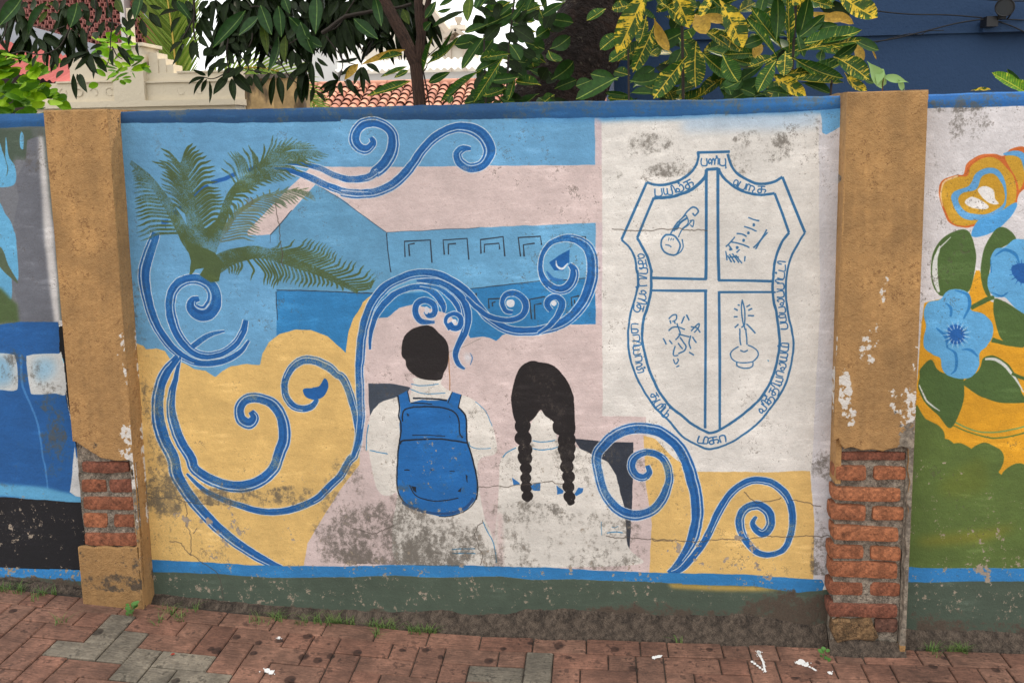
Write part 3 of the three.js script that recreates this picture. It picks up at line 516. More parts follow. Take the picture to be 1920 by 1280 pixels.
['b','#2f6c9e',[322,1671,4.7,314,1665,4.7,314,1658,4.7,321,1654,4.7,328,1660,4.7]],
['b','#2f6c9e',[322,1671,4.7,333,1676,4.7,339,1672,4.7,338,1664,4.7]],
['b','#2f6c9e',[490,1667,4.6,482,1667,4.6,481,1676,4.6,488,1684,4.6,496,1679,4.6,491,1661,4.6]],
['b','#2f6c9e',[505,1679,4.6,496,1659,4.6,516,1650,4.6,524,1671,4.6]],
['b','#2f6c9e',[523,1648,4.6,528,1667,4.6,538,1664,4.6,533,1644,4.6]],
['b','#2f6c9e',[538,1664,4.6,551,1660,4.6,553,1650,4.6,546,1643,4.6,548,1633,4.6]],
['b','#2f6c9e',[554,1638,4.6,557,1629,4.6,553,1628,4.6]],
['b','#2f6c9e',[565,1660,4.6,590,1659,4.6]],
['b','#2f6c9e',[578,1660,4.6,577,1637,4.6]],
['b','#2f6c9e',[578,1649,4.6,569,1649,4.6,565,1643,4.6,569,1637,4.6,577,1638,4.6]],
['b','#2f6c9e',[578,1649,4.6,589,1648,4.6,592,1642,4.6,587,1637,4.6]],
['b','#2f6c9e',[150,1407,4.6,145,1415,4.6,153,1421,4.6,166,1418,4.6,166,1408,4.6,144,1402,4.6]],
['b','#2f6c9e',[172,1400,4.6,176,1372,4.6]],
['b','#2f6c9e',[174,1386,4.6,148,1382,4.6]],
['b','#2f6c9e',[162,1384,4.6,160,1394,4.6,152,1397,4.6,146,1391,4.6,149,1382,4.6]],
['b','#2f6c9e',[162,1384,4.6,163,1372,4.6,157,1366,4.6,149,1371,4.6]],
['b','#2f6c9e',[149,1368,4.6,175,1368,4.6,175,1351,4.6,149,1351,4.6]],
['b','#2f6c9e',[149,1344,4.6,176,1334,4.6]],
['b','#2f6c9e',[177,1331,4.6,150,1331,4.6,150,1307,4.6,177,1307,4.6]],
['b','#2f6c9e',[150,1302,4.6,139,1299,4.6,139,1303,4.6]],
['b','#2f6c9e',[159,1278,4.6,156,1285,4.6,165,1287,4.6,173,1278,4.6,161,1273,4.6,148,1277,4.6]],
['b','#2f6c9e',[164,1273,4.6,172,1265,4.6,170,1253,4.6,145,1258,4.6]],
['b','#2f6c9e',[160,1252,4.6,175,1244,4.6,171,1237,4.6,142,1243,4.6]],
['b','#2f6c9e',[167,1231,4.6,162,1208,4.6]],
['b','#2f6c9e',[165,1219,4.6,149,1223,4.6,143,1231,4.6,151,1236,4.6,156,1228,4.6,152,1212,4.6,143,1207,4.6,132,1216,4.6,133,1235,4.6]],
['b','#2f6c9e',[148,1161,4.6,124,1160,4.6,125,1129,4.6]],
['b','#2f6c9e',[125,1143,4.6,142,1143,4.6,148,1138,4.6,144,1131,4.6,132,1129,4.6,125,1129,4.6]],
['b','#2f6c9e',[126,1121,4.6,148,1121,4.6,149,1101,4.6,127,1100,4.6]],
['b','#2f6c9e',[141,1097,4.6,155,1093,4.6,153,1086,4.6,127,1084,4.6]],
['b','#2f6c9e',[150,1084,4.6,134,1081,4.6,128,1076,4.6,132,1067,4.7,151,1069,4.6]],
['b','#2f6c9e',[137,1067,4.6,130,1064,4.7,133,1049,4.7,156,1053,4.6]],
['b','#2f6c9e',[134,1041,4.7,156,1045,4.6,159,1028,4.7,137,1024,4.7]],
['b','#2f6c9e',[138,1017,4.7,152,1020,4.7,161,1014,4.7,154,1007,4.7,140,1004,4.7]],
['b','#2f6c9e',[143,1005,4.7,142,997,4.7,152,994,4.7,162,1001,4.7,166,987,4.7,144,983,4.7]],
['b','#2f6c9e',[170,1006,4.7,173,1003,4.7,171,1000,4.7,169,1003,4.7,170,1006,4.7]],
['b','#2f6c9e',[212,909,4.7,222,891,4.7]],
['b','#2f6c9e',[217,899,4.7,203,891,4.7,193,892,4.7,197,901,4.7,205,899,4.7,212,886,4.7,208,877,4.7,194,875,4.7,184,888,4.7]],
['b','#2f6c9e',[227,882,4.7,204,867,4.7,217,844,4.7]],
['b','#2f6c9e',[211,854,4.7,229,865,4.7,237,864,4.7,236,856,4.7,224,848,4.7,217,844,4.7]],
['b','#2f6c9e',[230,855,4.7,243,866,4.7,246,860,4.7,228,835,4.7]],
['b','#2f6c9e',[248,855,4.7,231,833,4.7,241,824,4.7,258,846,4.7]],
['b','#2f6c9e',[247,831,4.7,256,828,4.7,253,818,4.7,240,815,4.7,231,823,4.7]],
['b','#2f6c9e',[261,854,4.7,264,855,4.7,265,851,4.7,261,851,4.7,261,854,4.7]],
['b','#2f6c9e',[369,746,5.4,366,720,5.4,399,715,5.4]],
['b','#2f6c9e',[384,717,5.4,387,737,5.4,394,742,5.4,401,736,5.4,400,723,5.4,399,715,5.4]],
['b','#2f6c9e',[402,736,5.4,433,743,5.4]],
['b','#2f6c9e',[417,740,5.4,423,714,5.4]],
['b','#2f6c9e',[420,728,5.4,409,725,5.4,406,717,5.4,413,712,5.4,422,716,5.4]],
['b','#2f6c9e',[420,728,5.4,434,731,5.4,439,725,5.4,435,717,5.4]],
['b','#2f6c9e',[447,720,5.4,442,744,5.4,460,748,5.4,465,724,5.4]],
['b','#2f6c9e',[597,844,4.8,595,835,4.8,587,838,4.8,585,848,4.8,594,849,4.8,602,841,4.8,611,852,4.8,591,870,4.8]],
['b','#2f6c9e',[601,865,4.8,592,880,4.8,598,883,4.8,620,863,4.8]],
['b','#2f6c9e',[602,879,4.8,611,899,4.8]],
['b','#2f6c9e',[607,889,4.8,621,881,4.8,625,872,4.8,616,870,4.8,613,878,4.8,620,892,4.7,630,894,4.7,638,883,4.7,633,866,4.8]],
['b','#2f6c9e',[603,898,4.8,602,901,4.8,605,903,4.8,606,899,4.8,603,898,4.8]],
['b','#2f6c9e',[617,910,4.7,626,930,4.7]],
['b','#2f6c9e',[622,921,4.7,636,912,4.7,640,903,4.7,630,901,4.7,628,909,4.7,635,923,4.7,645,925,4.7,653,914,4.7,648,897,4.7]],
['b','#2f6c9e',[639,930,4.7,626,942,4.7,631,947,4.7,658,933,4.7]],
['b','#2f6c9e',[634,944,4.7,652,939,4.7,661,940,4.7,660,949,4.7,640,956,4.7]],
['b','#2f6c9e',[655,952,4.7,663,951,4.7,666,964,4.7,641,971,4.7]],
['b','#2f6c9e',[668,972,4.7,644,979,4.7,647,994,4.7,672,987,4.7]],
['b','#2f6c9e',[672,1004,4.7,671,997,4.7,663,996,4.7,658,1003,4.7,666,1007,4.7,673,1004,4.7,677,1010,4.7,674,1020,4.7,661,1024,4.7,652,1021,4.7,658,1014,4.7]],
['b','#2f6c9e',[652,1030,4.7,671,1028,4.7,679,1031,4.7,677,1040,4.7,656,1043,4.7]],
['b','#2f6c9e',[672,1042,4.7,680,1042,4.7,681,1056,4.7,655,1058,4.7]],
['b','#2f6c9e',[655,1066,4.7,682,1064,4.7,684,1092,4.7]],
['b','#2f6c9e',[683,1079,4.7,663,1081,4.7,657,1088,4.7,663,1093,4.7,676,1092,4.7,684,1092,4.7]],
['b','#2f6c9e',[649,1080,4.7,647,1082,4.7,649,1085,4.7,651,1082,4.7,649,1080,4.7]],
['b','#2f6c9e',[656,1146,4.7,678,1148,4.7,676,1168,4.7,653,1166,4.7]],
['b','#2f6c9e',[653,1173,4.7,675,1175,4.7,672,1201,4.7]],
['b','#2f6c9e',[673,1190,4.7,656,1188,4.7,650,1192,4.7,654,1199,4.7,665,1200,4.7,672,1201,4.7]],
['b','#2f6c9e',[644,1191,4.7,642,1193,4.7,644,1195,4.7,646,1193,4.7,644,1191,4.7]],
['b','#2f6c9e',[649,1206,4.7,671,1208,4.7,668,1228,4.7,646,1226,4.7]],
['b','#2f6c9e',[663,1243,4.7,665,1237,4.7,659,1234,4.7,653,1238,4.7,657,1244,4.7,665,1244,4.7,666,1251,4.7,660,1258,4.7,649,1258,4.7,643,1252,4.7,649,1248,4.7]],
['b','#2f6c9e',[641,1264,4.7,664,1266,4.7,661,1286,4.7,639,1284,4.7]],
['b','#2f6c9e',[633,1280,4.7,631,1282,4.7,633,1284,4.7,635,1282,4.7,633,1280,4.7]],
['b','#2f6c9e',[639,1294,4.7,662,1293,4.7,662,1313,4.7,639,1314,4.7]],
['b','#2f6c9e',[648,1316,4.7,635,1320,4.7,637,1327,4.7,662,1327,4.7]],
['b','#2f6c9e',[640,1333,4.7,662,1330,4.7,664,1353,4.7]],
['b','#2f6c9e',[635,1348,4.7,633,1351,4.7,635,1353,4.7,637,1350,4.7,635,1348,4.7]],
['b','#2f6c9e',[643,1361,4.7,665,1358,4.7,667,1381,4.6]],
['b','#2f6c9e',[654,1382,4.7,641,1387,4.7,644,1393,4.7,668,1390,4.6]],
['p','#3f86a8',0,[608,1033,615,1032,613,1025],0],
['s','#165c9f',[262,208,16.0,311,268,22.6,349,343,33.1,364,421,38.2,361,505,40.7,342,587,40.6,322,653,39.3,292,707,38.0,259,738,37.3,213,763,36.7,134,772,35.5,68,751,34.4,25,714,33.2,-6,665,30.6,-1,596,30.7,21,519,30.8,64,460,32.1,128,434,33.3,194,449,30.6,237,497,27.8,261,572,25.0,254,626,22.4,225,665,21.0,174,680,21.1,134,659,23.8,122,624,25.2,138,590,23.9,167,581,22.5,186,602,17.2,179,628,10.6]],
['s','#165c9f',[274,208,10.7,312,229,17.3,364,291,19.9,410,373,21.1,448,463,22.3,493,533,22.2,545,570,22.1,596,578,23.3,648,562,23.2,693,514,21.9,714,442,19.4,707,366,16.9,679,309,15.6,627,289,15.7,581,303,17.0,543,346,20.9,521,403,24.8,526,449,26.1,553,475,26.0,591,480,27.3,627,451,28.6,632,406,27.3,610,374,24.8,583,384,20.9,567,411,14.3,580,439,5.2]],
['p','#4a5749',0,[-1893,168,-1771,160,-1513,160,-1295,149,-1003,157,-790,171,-649,167,-370,178,-260,167,-96,175,312,168,577,165,741,149,826,155,976,174,987,-186,-1928,-298],0],
['p','#b89a4e',0,[255,170,312,166,577,164,682,154,578,145,412,143,312,147,275,150],1],
['p','#2d7ab4',0,[-1890,213,-1771,210,-1583,207,-1365,198,-1001,202,-788,213,-508,220,-232,218,40,211,312,209,576,209,734,199,825,197,833,176,826,153,787,149,742,143,577,165,312,164,312,168,-96,175,-260,167,-370,178,-649,167,-790,171,-989,158,-1003,157,-1295,149,-1513,158,-1771,159,-1882,163],0]
];
const MURAL_LEFT = [
['p','#5d6560',0,[-3772,2065,-2044,2029,-1989,1177,-3912,1175],0],
['p','#74777d',0,[-3811,1817,-2129,1792,-2113,1732,-2065,1549,-2077,1156,-3915,1153],0],
['p','#49584a',0,[-2532,1929,-2124,1908,-2111,1821,-2149,1795,-2198,1809,-2220,1721,-2553,1726],1],
['p','#6b6e76',0,[-2142,1868,-2095,1881,-2085,1787,-2083,1652,-2076,1528,-2083,1321,-2078,1167,-2246,1167,-2236,1237,-2257,1322,-2228,1405,-2223,1530,-2238,1530,-2198,1653,-2206,1721,-2157,1788],0],
['p','#cfcdcb',0,[-2095,1881,-2077,1881,-2072,1528,-2071,1167,-2096,1167,-2105,1356,-2109,1515,-2104,1652,-2103,1787],1],
['p','#62a8cf',1,[-2227,1883,-2223,1809,-2201,1768,-2203,1714,-2230,1694,-2309,1695,-2408,1724,-2405,1751,-2263,1729,-2231,1755,-2237,1809],0],
['p','#62a8cf',1,[-2164,1899,-2155,1882,-2161,1835,-2172,1839,-2172,1869],0],
['p','#62a8cf',1,[-2303,1613,-2255,1585,-2231,1530,-2223,1461,-2230,1335,-2255,1350,-2280,1237,-2455,1252],0],
['p','#62a8cf',1,[-2466,1860,-2278,1871,-2247,1823,-2234,1762,-2255,1728,-2333,1750,-2478,1752],0],
['p','#54624a',1,[-2288,1461,-2265,1391,-2232,1321,-2263,1343,-2296,1378,-2361,1462],0],
['p','#4d6138',0,[-2524,1301,-2303,1301,-2270,1265,-2240,1237,-2242,1167,-2540,1152],1],
['p','#1f5c9c',0,[-4151,1169,-2317,1160,-2242,1170,-2080,1170,-2084,968,-2045,643,-2045,459,-2384,452,-4276,414],0],
['p','#cdd0cd',1,[-2433,1024,-2402,1042,-2291,1042,-2266,1024,-2268,924,-2282,895,-2356,898,-2446,901],0],
['p','#cdd0cd',1,[-2223,1017,-2203,1039,-2092,1045,-2074,1039,-2069,889,-2120,885,-2202,881,-2218,902],0],
['p','#8db9d4',1,[-2374,1024,-2299,1028,-2286,1010,-2294,931,-2384,923],2],
['p','#9cc2d8',1,[-2190,1010,-2152,1025,-2109,1018,-2113,968,-2168,932,-2189,946],2],
['b','#3f7fbe',[-2243,1039,10.3,-2250,924,10.4,-2221,837,8.9,-2199,750,8.9,-2191,626,7.5,-2184,582,7.5,-2180,493,6.7]],
['p','#5ea6cf',0,[-3073,485,-2378,512,-2191,501,-2081,477,-2045,466,-2046,448,-2158,443,-2383,458,-3076,454],1],
['p','#cfd0cf',0,[-2067,889,-2050,621,-2041,643,-2045,462,-2067,466,-2091,484,-2074,554,-2066,613,-2054,672],0],
['p','#17161a',0,[-3077,447,-2383,456,-2196,447,-2039,440,-2054,166,-2411,160,-3114,138],0],
['p','#4a5749',0,[-4329,94,-2007,134,-2019,-302,-4410,-394],0],
['p','#2f7fbd',0,[-3114,145,-2411,162,-2259,157,-2055,160,-2051,113,-2111,112,-2262,121,-2415,119,-3119,101],0],
['p','#1a4f80',0,[-3769,2086,-2020,2068,-2033,1918,-2087,1918,-2173,1917,-2245,1916,-3792,1942],0]
];
const MURAL_RIGHT = [
['p','#d6d2d2',0,[1060,2000,2744,2032,2967,-90,1102,-160],0],
['p','#dd9f22',0,[1143,1105,1150,1241,1300,1279,1321,1356,1333,1356,1374,1247,1488,1196,1664,1202,1894,1309,2007,536,1115,519,1134,855],0],
['p','#5a6e33',0,[1128,849,1140,869,1173,816,1211,797,1231,770,1240,703,1290,684,1339,698,1389,685,1421,666,1415,666,1436,619,1461,599,1485,620,1518,641,1756,677,2000,635,2025,274,1113,250,1124,621],0],
['c','#5a6e33',[1185,746,57]],
['c','#5a6e33',[1288,664,65]],
['c','#5a6e33',[1384,665,65]],
['c','#5a6e33',[1505,594,62]],
['c','#5a6e33',[1577,628,58]],
['c','#5a6e33',[1234,690,52]],
['p','#62702c',1,[1233,575,1365,672,1395,558,1272,529],2],
['p','#7c7a2a',1,[1166,362,1403,402,1501,425,1404,368,1217,343],2],
['p','#c9682c',1,[1183,1621,1193,1670,1240,1688,1264,1691,1274,1731,1314,1758,1361,1761,1391,1754,1414,1778,1457,1783,1492,1734,1485,1660,1451,1624,1441,1581,1425,1562,1349,1525,1314,1513,1266,1510,1217,1533],0],
['p','#c99a2d',1,[1189,1621,1205,1664,1246,1682,1276,1685,1286,1719,1321,1746,1362,1748,1399,1717,1431,1673,1440,1605,1407,1556,1343,1529,1266,1515,1222,1539],0],
['p','#5f9fd0',1,[1226,1602,1236,1633,1283,1651,1305,1694,1340,1712,1376,1705,1401,1668,1410,1612,1400,1569,1337,1535,1264,1542],0],
['p','#c39428',1,[1250,1598,1261,1626,1308,1638,1324,1681,1353,1693,1377,1680,1400,1637,1400,1587,1348,1554,1281,1560],0],
['p','#dddad6',1,[1271,1595,1291,1613,1321,1604,1352,1578,1335,1569,1293,1576],0],
['p','#dddad6',1,[1314,1638,1337,1650,1364,1637,1372,1606,1385,1587,1358,1588,1327,1613],0],
['p','#4f9ed8',1,[1319,1532,1372,1550,1441,1593,1431,1550,1386,1500,1327,1475,1297,1482],0],
['p','#5f9fd0',1,[1391,1760,1426,1772,1459,1759,1488,1710,1459,1698,1433,1741],0],
['p','#c99a2d',1,[1397,1748,1427,1753,1451,1735,1463,1685,1450,1636,1437,1673],0],
['b','#e0c08a',[1196,1583,3.0,1189,1627,4.8,1202,1667,6.0,1246,1685,4.8]],
['b','#d9733a',[1266,1694,3.0,1280,1728,6.0,1320,1755,5.9,1361,1759,4.7]],
['p','#4c6632',1,[1281,1501,1304,1463,1318,1400,1313,1330,1294,1279,1240,1273,1204,1267,1178,1299,1166,1356,1173,1420,1201,1470,1242,1495],0],
['p','#4c6632',1,[1374,1494,1410,1506,1447,1475,1442,1456,1378,1419,1368,1374,1365,1311,1374,1260,1355,1279,1337,1343,1342,1425],0],
['p','#4c6632',1,[1386,1254,1417,1247,1460,1222,1488,1202,1578,1145,1582,1081,1494,1084,1424,1106,1389,1196],0],
['p','#4c6632',1,[1145,968,1147,1001,1183,1034,1209,995,1252,982,1289,988,1301,923,1295,857,1261,784,1216,830,1170,876,1144,928],0],
['p','#4c6632',1,[1297,956,1344,995,1360,1041,1396,1051,1446,1022,1479,970,1504,905,1562,886,1441,878,1367,897,1316,930],0],
['b','#d5d8d2',[1196,1445,4.8,1180,1388,15.8,1182,1331,18.2,1197,1279,8.5]],
['b','#d5d8d2',[1146,942,3.7,1176,882,6.2,1221,846,3.1]],
['b','#d5d8d2',[1366,1038,7.3,1409,1035,10.9,1453,996,9.7,1503,918,3.6]],
['b','#d5d8d2',[1231,1476,2.4,1196,1439,4.8]],
['b','#7d9c58',[1276,804,4.9,1335,778,5.5,1397,769,5.5,1510,790,5.5,1626,834,4.8]],
['b','#5d7a35',[1267,794,3.7,1336,765,4.9,1411,749,4.9,1511,767,4.9,1627,808,4.8]],
['b','#4c6632',[1309,1222,15.8,1362,1254,18.1,1386,1260,13.3]],
['b','#4c6632',[1387,1109,17.0,1442,1093,13.3,1494,1087,10.9]],
['b','#4c6632',[1460,989,12.1,1500,970,13.3,1558,964,12.1]],
['p','#62abdc',1,[1151,1202,1162,1241,1204,1254,1221,1279,1251,1293,1288,1286,1307,1260,1310,1215,1352,1202,1384,1170,1389,1125,1370,1086,1347,1060,1346,1015,1326,976,1290,966,1247,975,1221,1001,1213,1040,1188,1053,1159,1079,1155,1118,1162,1157],0],
['p','#62abdc',1,[1366,1292,1361,1330,1372,1362,1367,1400,1383,1431,1413,1437,1442,1462,1474,1465,1531,1455,1581,1411,1591,1336,1566,1260,1515,1202,1488,1202,1454,1228,1422,1260,1386,1263],0],
['b','#2f7fbd',[1223,1241,2.4,1242,1222,9.7,1243,1190,7.3]],
['b','#2f7fbd',[1251,1289,3.0,1294,1273,9.7,1305,1234,10.9,1286,1183,4.9]],
['b','#2f7fbd',[1196,1151,4.9,1228,1118,12.2,1235,1079,4.9]],
['b','#2f7fbd',[1236,1079,3.7,1265,1054,9.8,1267,1001,8.6,1252,982,3.1]],
['b','#2f7fbd',[1285,1073,3.1,1316,1070,9.8,1341,1047,6.1]],
['b','#2f7fbd',[1379,1406,3.0,1414,1428,9.6,1450,1412,10.8,1464,1380,4.8]],
['b','#2f7fbd',[1379,1279,3.0,1410,1266,8.4,1433,1279,3.6]],
['b','#2f7fbd',[1367,1393,2.4,1372,1349,4.8]],
['p','#1d5fa8',1,[1233,1144,1245,1160,1275,1157,1292,1125,1284,1099,1254,1093,1241,1112],0],
['p','#1d5fa8',1,[1440,1368,1470,1380,1500,1367,1508,1330,1482,1311,1448,1336],0],
['b','#1d5fa8',[1277,1126,4.3,1307,1126,1.8]],
['b','#1d5fa8',[1489,1349,4.8,1522,1348,1.8]],
['b','#c3d9ea',[1287,1122,2.4,1313,1116,0.9]],
['b','#1d5fa8',[1276,1121,4.3,1304,1110,1.8]],
['b','#1d5fa8',[1489,1343,4.8,1519,1330,1.8]],
['b','#c3d9ea',[1284,1113,2.4,1305,1097,0.9]],
['b','#1d5fa8',[1273,1117,4.3,1294,1096,1.8]],
['b','#1d5fa8',[1486,1339,4.8,1509,1315,1.8]],
['b','#c3d9ea',[1277,1107,2.4,1291,1084,0.9]],
['b','#1d5fa8',[1269,1114,4.3,1279,1087,1.8]],
['b','#1d5fa8',[1482,1337,4.8,1494,1305,1.8]],
['b','#c3d9ea',[1268,1104,2.4,1272,1077,0.9]],
['b','#1d5fa8',[1264,1113,4.3,1262,1085,1.8]],
['b','#1d5fa8',[1477,1336,4.8,1475,1303,1.8]],
['b','#c3d9ea',[1258,1105,2.4,1251,1079,0.9]],
['b','#1d5fa8',[1259,1115,4.3,1245,1090,1.8]],
['b','#1d5fa8',[1472,1338,4.8,1457,1309,1.8]],
['b','#c3d9ea',[1250,1110,2.4,1233,1090,0.9]],
['b','#1d5fa8',[1255,1119,4.3,1231,1102,1.8]],
['b','#1d5fa8',[1468,1341,4.8,1442,1322,1.8]],
['b','#c3d9ea',[1244,1117,2.4,1221,1106,0.9]],
['b','#1d5fa8',[1253,1124,4.3,1223,1118,1.8]],
['b','#1d5fa8',[1466,1346,4.8,1434,1339,1.8]],
['b','#c3d9ea',[1241,1126,2.4,1216,1126,0.9]],
['b','#1d5fa8',[1252,1129,4.3,1222,1135,1.8]],
['b','#1d5fa8',[1466,1351,4.8,1433,1358,1.8]],
['b','#c3d9ea',[1243,1135,2.4,1219,1146,0.9]],
['b','#1d5fa8',[1254,1134,4.3,1229,1151,1.8]],
['b','#1d5fa8',[1467,1356,4.8,1440,1375,1.8]],
['b','#c3d9ea',[1248,1143,2.4,1230,1163,0.9]],
['b','#1d5fa8',[1258,1137,4.3,1242,1162,1.8]],
['b','#1d5fa8',[1471,1360,4.8,1453,1388,1.8]],
['b','#c3d9ea',[1256,1147,2.4,1247,1173,0.9]],
['b','#1d5fa8',[1263,1139,4.3,1258,1167,1.8]],
['b','#1d5fa8',[1475,1361,4.8,1470,1394,1.8]],
['b','#c3d9ea',[1266,1148,2.4,1267,1175,0.9]],
['b','#1d5fa8',[1268,1139,4.3,1276,1166,1.8]],
['b','#1d5fa8',[1480,1361,4.8,1489,1392,1.8]],
['b','#c3d9ea',[1275,1145,2.4,1287,1169,0.9]],
['b','#1d5fa8',[1272,1136,4.3,1292,1157,1.8]],
['b','#1d5fa8',[1485,1358,4.8,1506,1382,1.8]],
['b','#c3d9ea',[1283,1139,2.4,1303,1155,0.9]],
['b','#1d5fa8',[1275,1132,4.3,1303,1143,1.8]],
['b','#1d5fa8',[1488,1354,4.8,1517,1367,1.8]],
['b','#c3d9ea',[1287,1131,2.4,1312,1137,0.9]],
['p','#62abdc',1,[1733,1056,1779,1088,1822,1056,1832,992,1787,959,1737,991],0],
['p','#4c6632',1,[1647,991,1705,1017,1739,959,1694,907],0],
['p','#4a5749',0,[1095,197,1540,217,2149,234,2180,-175,1110,-217],0],
['p','#2f7fbd',0,[1081,249,1144,257,1176,252,1538,261,2146,278,2150,229,1540,213,1412,208,1286,201,1191,195,1083,197],0],
['p','#2260a0',0,[1060,2018,2744,2032,2757,1911,1450,1922,1301,1921,1135,1922,1093,1921],0]
];

const GUM_SPOTS = [[-1.348,0.216],[-1.258,0.237],[-1.186,0.21],[-1.093,0.161],[-1.409,0.308],[-1.383,0.315],[-1.249,0.307],[-1.07,0.297],[-1.01,0.31],[-0.974,0.274],[-1.852,0.279],[-2.234,0.199],[-1.07,0.438],[-1.445,0.515],[-0.729,0.187],[-0.643,0.176],[-0.581,0.212],[-0.885,0.234],[-0.361,0.133],[-0.26,0.089],[-0.116,0.179],[0.057,0.114],[-0.152,0.097],[0.119,0.234],[-0.405,0.217],[0.403,0.095],[0.676,0.26],[0.78,0.152],[1.391,0.16],[1.179,0.156],[1.237,0.095]];
const WHITE_SPLATS = [[-1.164,0.406,0.016],[-1.145,0.414,0.012],[-1.194,0.197,0.01],[0.196,0.162,0.009],[0.216,0.152,0.009],[0.581,0.1,0.01],[0.58,0.124,0.008],[0.586,0.164,0.005],[0.584,0.193,0.005],[0.582,0.227,0.005],[0.723,0.156,0.016],[0.734,0.175,0.014],[0.712,0.162,0.012],[0.752,0.194,0.005],[0.76,0.207,0.004],[0.807,0.222,0.011],[0.547,0.167,0.006]];
const GRASS_PATCHES = [[-2.365,0.055,0.025,26],[-2.297,0.056,0.019,22],[-2.203,0.052,0.019,12],[-2.159,0.013,0.012,8],[-2.206,0.096,0.019,6],[-2.016,0.243,0.016,8],[-1.677,0.089,0.031,14],[-1.608,0.13,0.025,10],[-1.584,0.057,0.019,10],[-1.672,0.176,0.012,6],[-1.303,0.097,0.037,14],[-1.239,0.058,0.031,26],[-1.15,0.068,0.025,10],[-1.07,0.052,0.037,26],[-1.013,0.028,0.019,22],[-0.962,0.018,0.025,12],[-0.854,-0.003,0.037,26],[-0.791,0.026,0.019,10],[-0.702,0.05,0.037,24],[-0.649,0.034,0.025,22],[-0.843,0.101,0.012,8],[1.209,0.031,0.025,12],[1.298,0.032,0.037,26],[1.33,0.048,0.012,12],[1.218,0.078,0.019,6],[0.295,0.018,0.012,3]];
const WEEDS = [[-1.79,0.145,0.055,7],[0.807,0.056,0.04,5]];
const PETAL_AT = [-1.521,0.376];
const DIRT_MAIN = [[0.189,1.818,0.077,0.035,0.62,0],[0.132,1.787,0.058,0.027,0.5,0],[0.255,1.723,0.081,0.027,0.62,0],[0.338,1.774,0.213,0.116,0.3,0],[0.569,1.799,0.126,0.058,0.7,0],[0.515,1.744,0.048,0.043,0.6,0],[0.047,1.707,0.043,0.019,0.6,0],[0.056,1.665,0.039,0.058,0.35,0],[0.751,1.842,0.039,0.058,0.45,0],[0.528,1.507,0.309,0.309,0.22,0],[0.439,1.179,0.387,0.503,0.2,0],[-1.641,1.864,0.135,0.077,0.42,0],[-1.768,1.546,0.035,0.426,0.5,0],[-1.56,1.833,0.116,0.116,0.25,0],[-0.42,1.881,0.445,0.058,0.2,0],[-0.328,1.631,0.348,0.097,0.32,0],[-0.828,0.318,0.251,0.155,1.1,0],[-0.661,0.305,0.213,0.116,1.15,0],[-0.995,0.336,0.116,0.164,0.85,0],[-0.967,0.509,0.087,0.145,0.75,0],[-0.353,0.287,0.232,0.116,0.75,0],[-0.088,0.314,0.232,0.135,0.8,0],[-0.279,0.437,0.135,0.05,0.95,0],[-0.442,0.402,0.116,0.116,0.55,0],[0.053,0.328,0.155,0.106,0.8,0],[-0.552,0.527,0.213,0.023,0.62,0],[-0.167,0.524,0.503,0.232,0.42,0],[-0.859,0.596,0.097,0.193,0.4,0],[-1.694,0.485,0.106,0.081,0.85,0],[-1.712,0.539,0.058,0.116,0.6,0],[-1.393,0.475,0.309,0.035,0.85,0],[-1.158,0.484,0.193,0.039,1.0,0],[-1.033,0.444,0.048,0.077,0.7,0],[-1.378,0.36,0.271,0.097,0.52,1],[-1.1,0.366,0.097,0.116,0.5,1],[-1.362,0.262,0.232,0.058,0.45,1],[-1.466,0.325,0.329,0.232,0.42,0],[-1.663,0.299,0.174,0.116,0.35,0],[-1.323,0.567,0.232,0.097,0.3,0],[-1.724,0.84,0.039,0.638,0.45,0],[-0.959,0.195,0.023,0.035,0.9,1],[-0.093,0.203,0.027,0.027,0.9,1],[0.072,0.191,0.027,0.019,0.9,1],[0.132,0.214,0.058,0.031,0.6,1],[-0.293,0.202,0.058,0.023,0.6,1],[-1.464,0.175,0.023,0.023,0.8,1],[-0.457,0.187,1.354,0.031,0.42,1],[-0.597,0.388,0.174,0.039,0.35,1],[-0.596,0.427,0.135,0.035,0.62,1],[-0.632,0.6,0.116,0.116,0.3,1],[0.546,0.35,0.271,0.155,0.3,0],[0.488,0.286,0.213,0.077,0.5,1],[0.645,0.269,0.135,0.077,0.42,1],[0.815,0.294,0.035,0.116,0.85,0],[0.824,0.46,0.031,0.174,0.45,0],[0.8,0.643,0.058,0.058,0.5,0],[0.232,0.301,0.058,0.116,0.4,1],[-0.459,0.111,1.354,0.058,0.35,1],[-0.459,0.122,1.47,0.116,0.55,3],[-1.309,0.042,0.58,0.077,0.75,3],[-0.658,0.43,0.967,0.213,0.3,3],[-1.178,0.068,0.58,0.058,0.5,1],[-0.881,0.033,0.967,0.043,0.55,0],[0.253,0.089,0.619,0.058,0.35,1],[-1.634,0.088,0.135,0.058,0.45,1],[-1.182,-0.021,0.658,0.05,1.2,2],[-0.462,-0.042,0.638,0.066,1.3,2],[0.253,-0.014,0.638,0.085,1.4,2],[0.748,0.019,0.213,0.116,1.4,2],[-1.75,0.006,0.116,0.039,0.9,2],[-1.613,1.965,0.135,0.019,0.8,0],[-1.247,1.951,0.387,0.035,0.55,0],[-0.516,1.936,0.542,0.031,0.5,0],[-0.69,1.97,1.161,0.014,0.7,0],[0.337,1.961,0.503,0.019,0.7,0],[-0.037,1.94,0.116,0.027,0.6,0],[0.393,1.941,0.309,0.031,0.55,0],[0.703,1.953,0.155,0.019,0.6,0]];
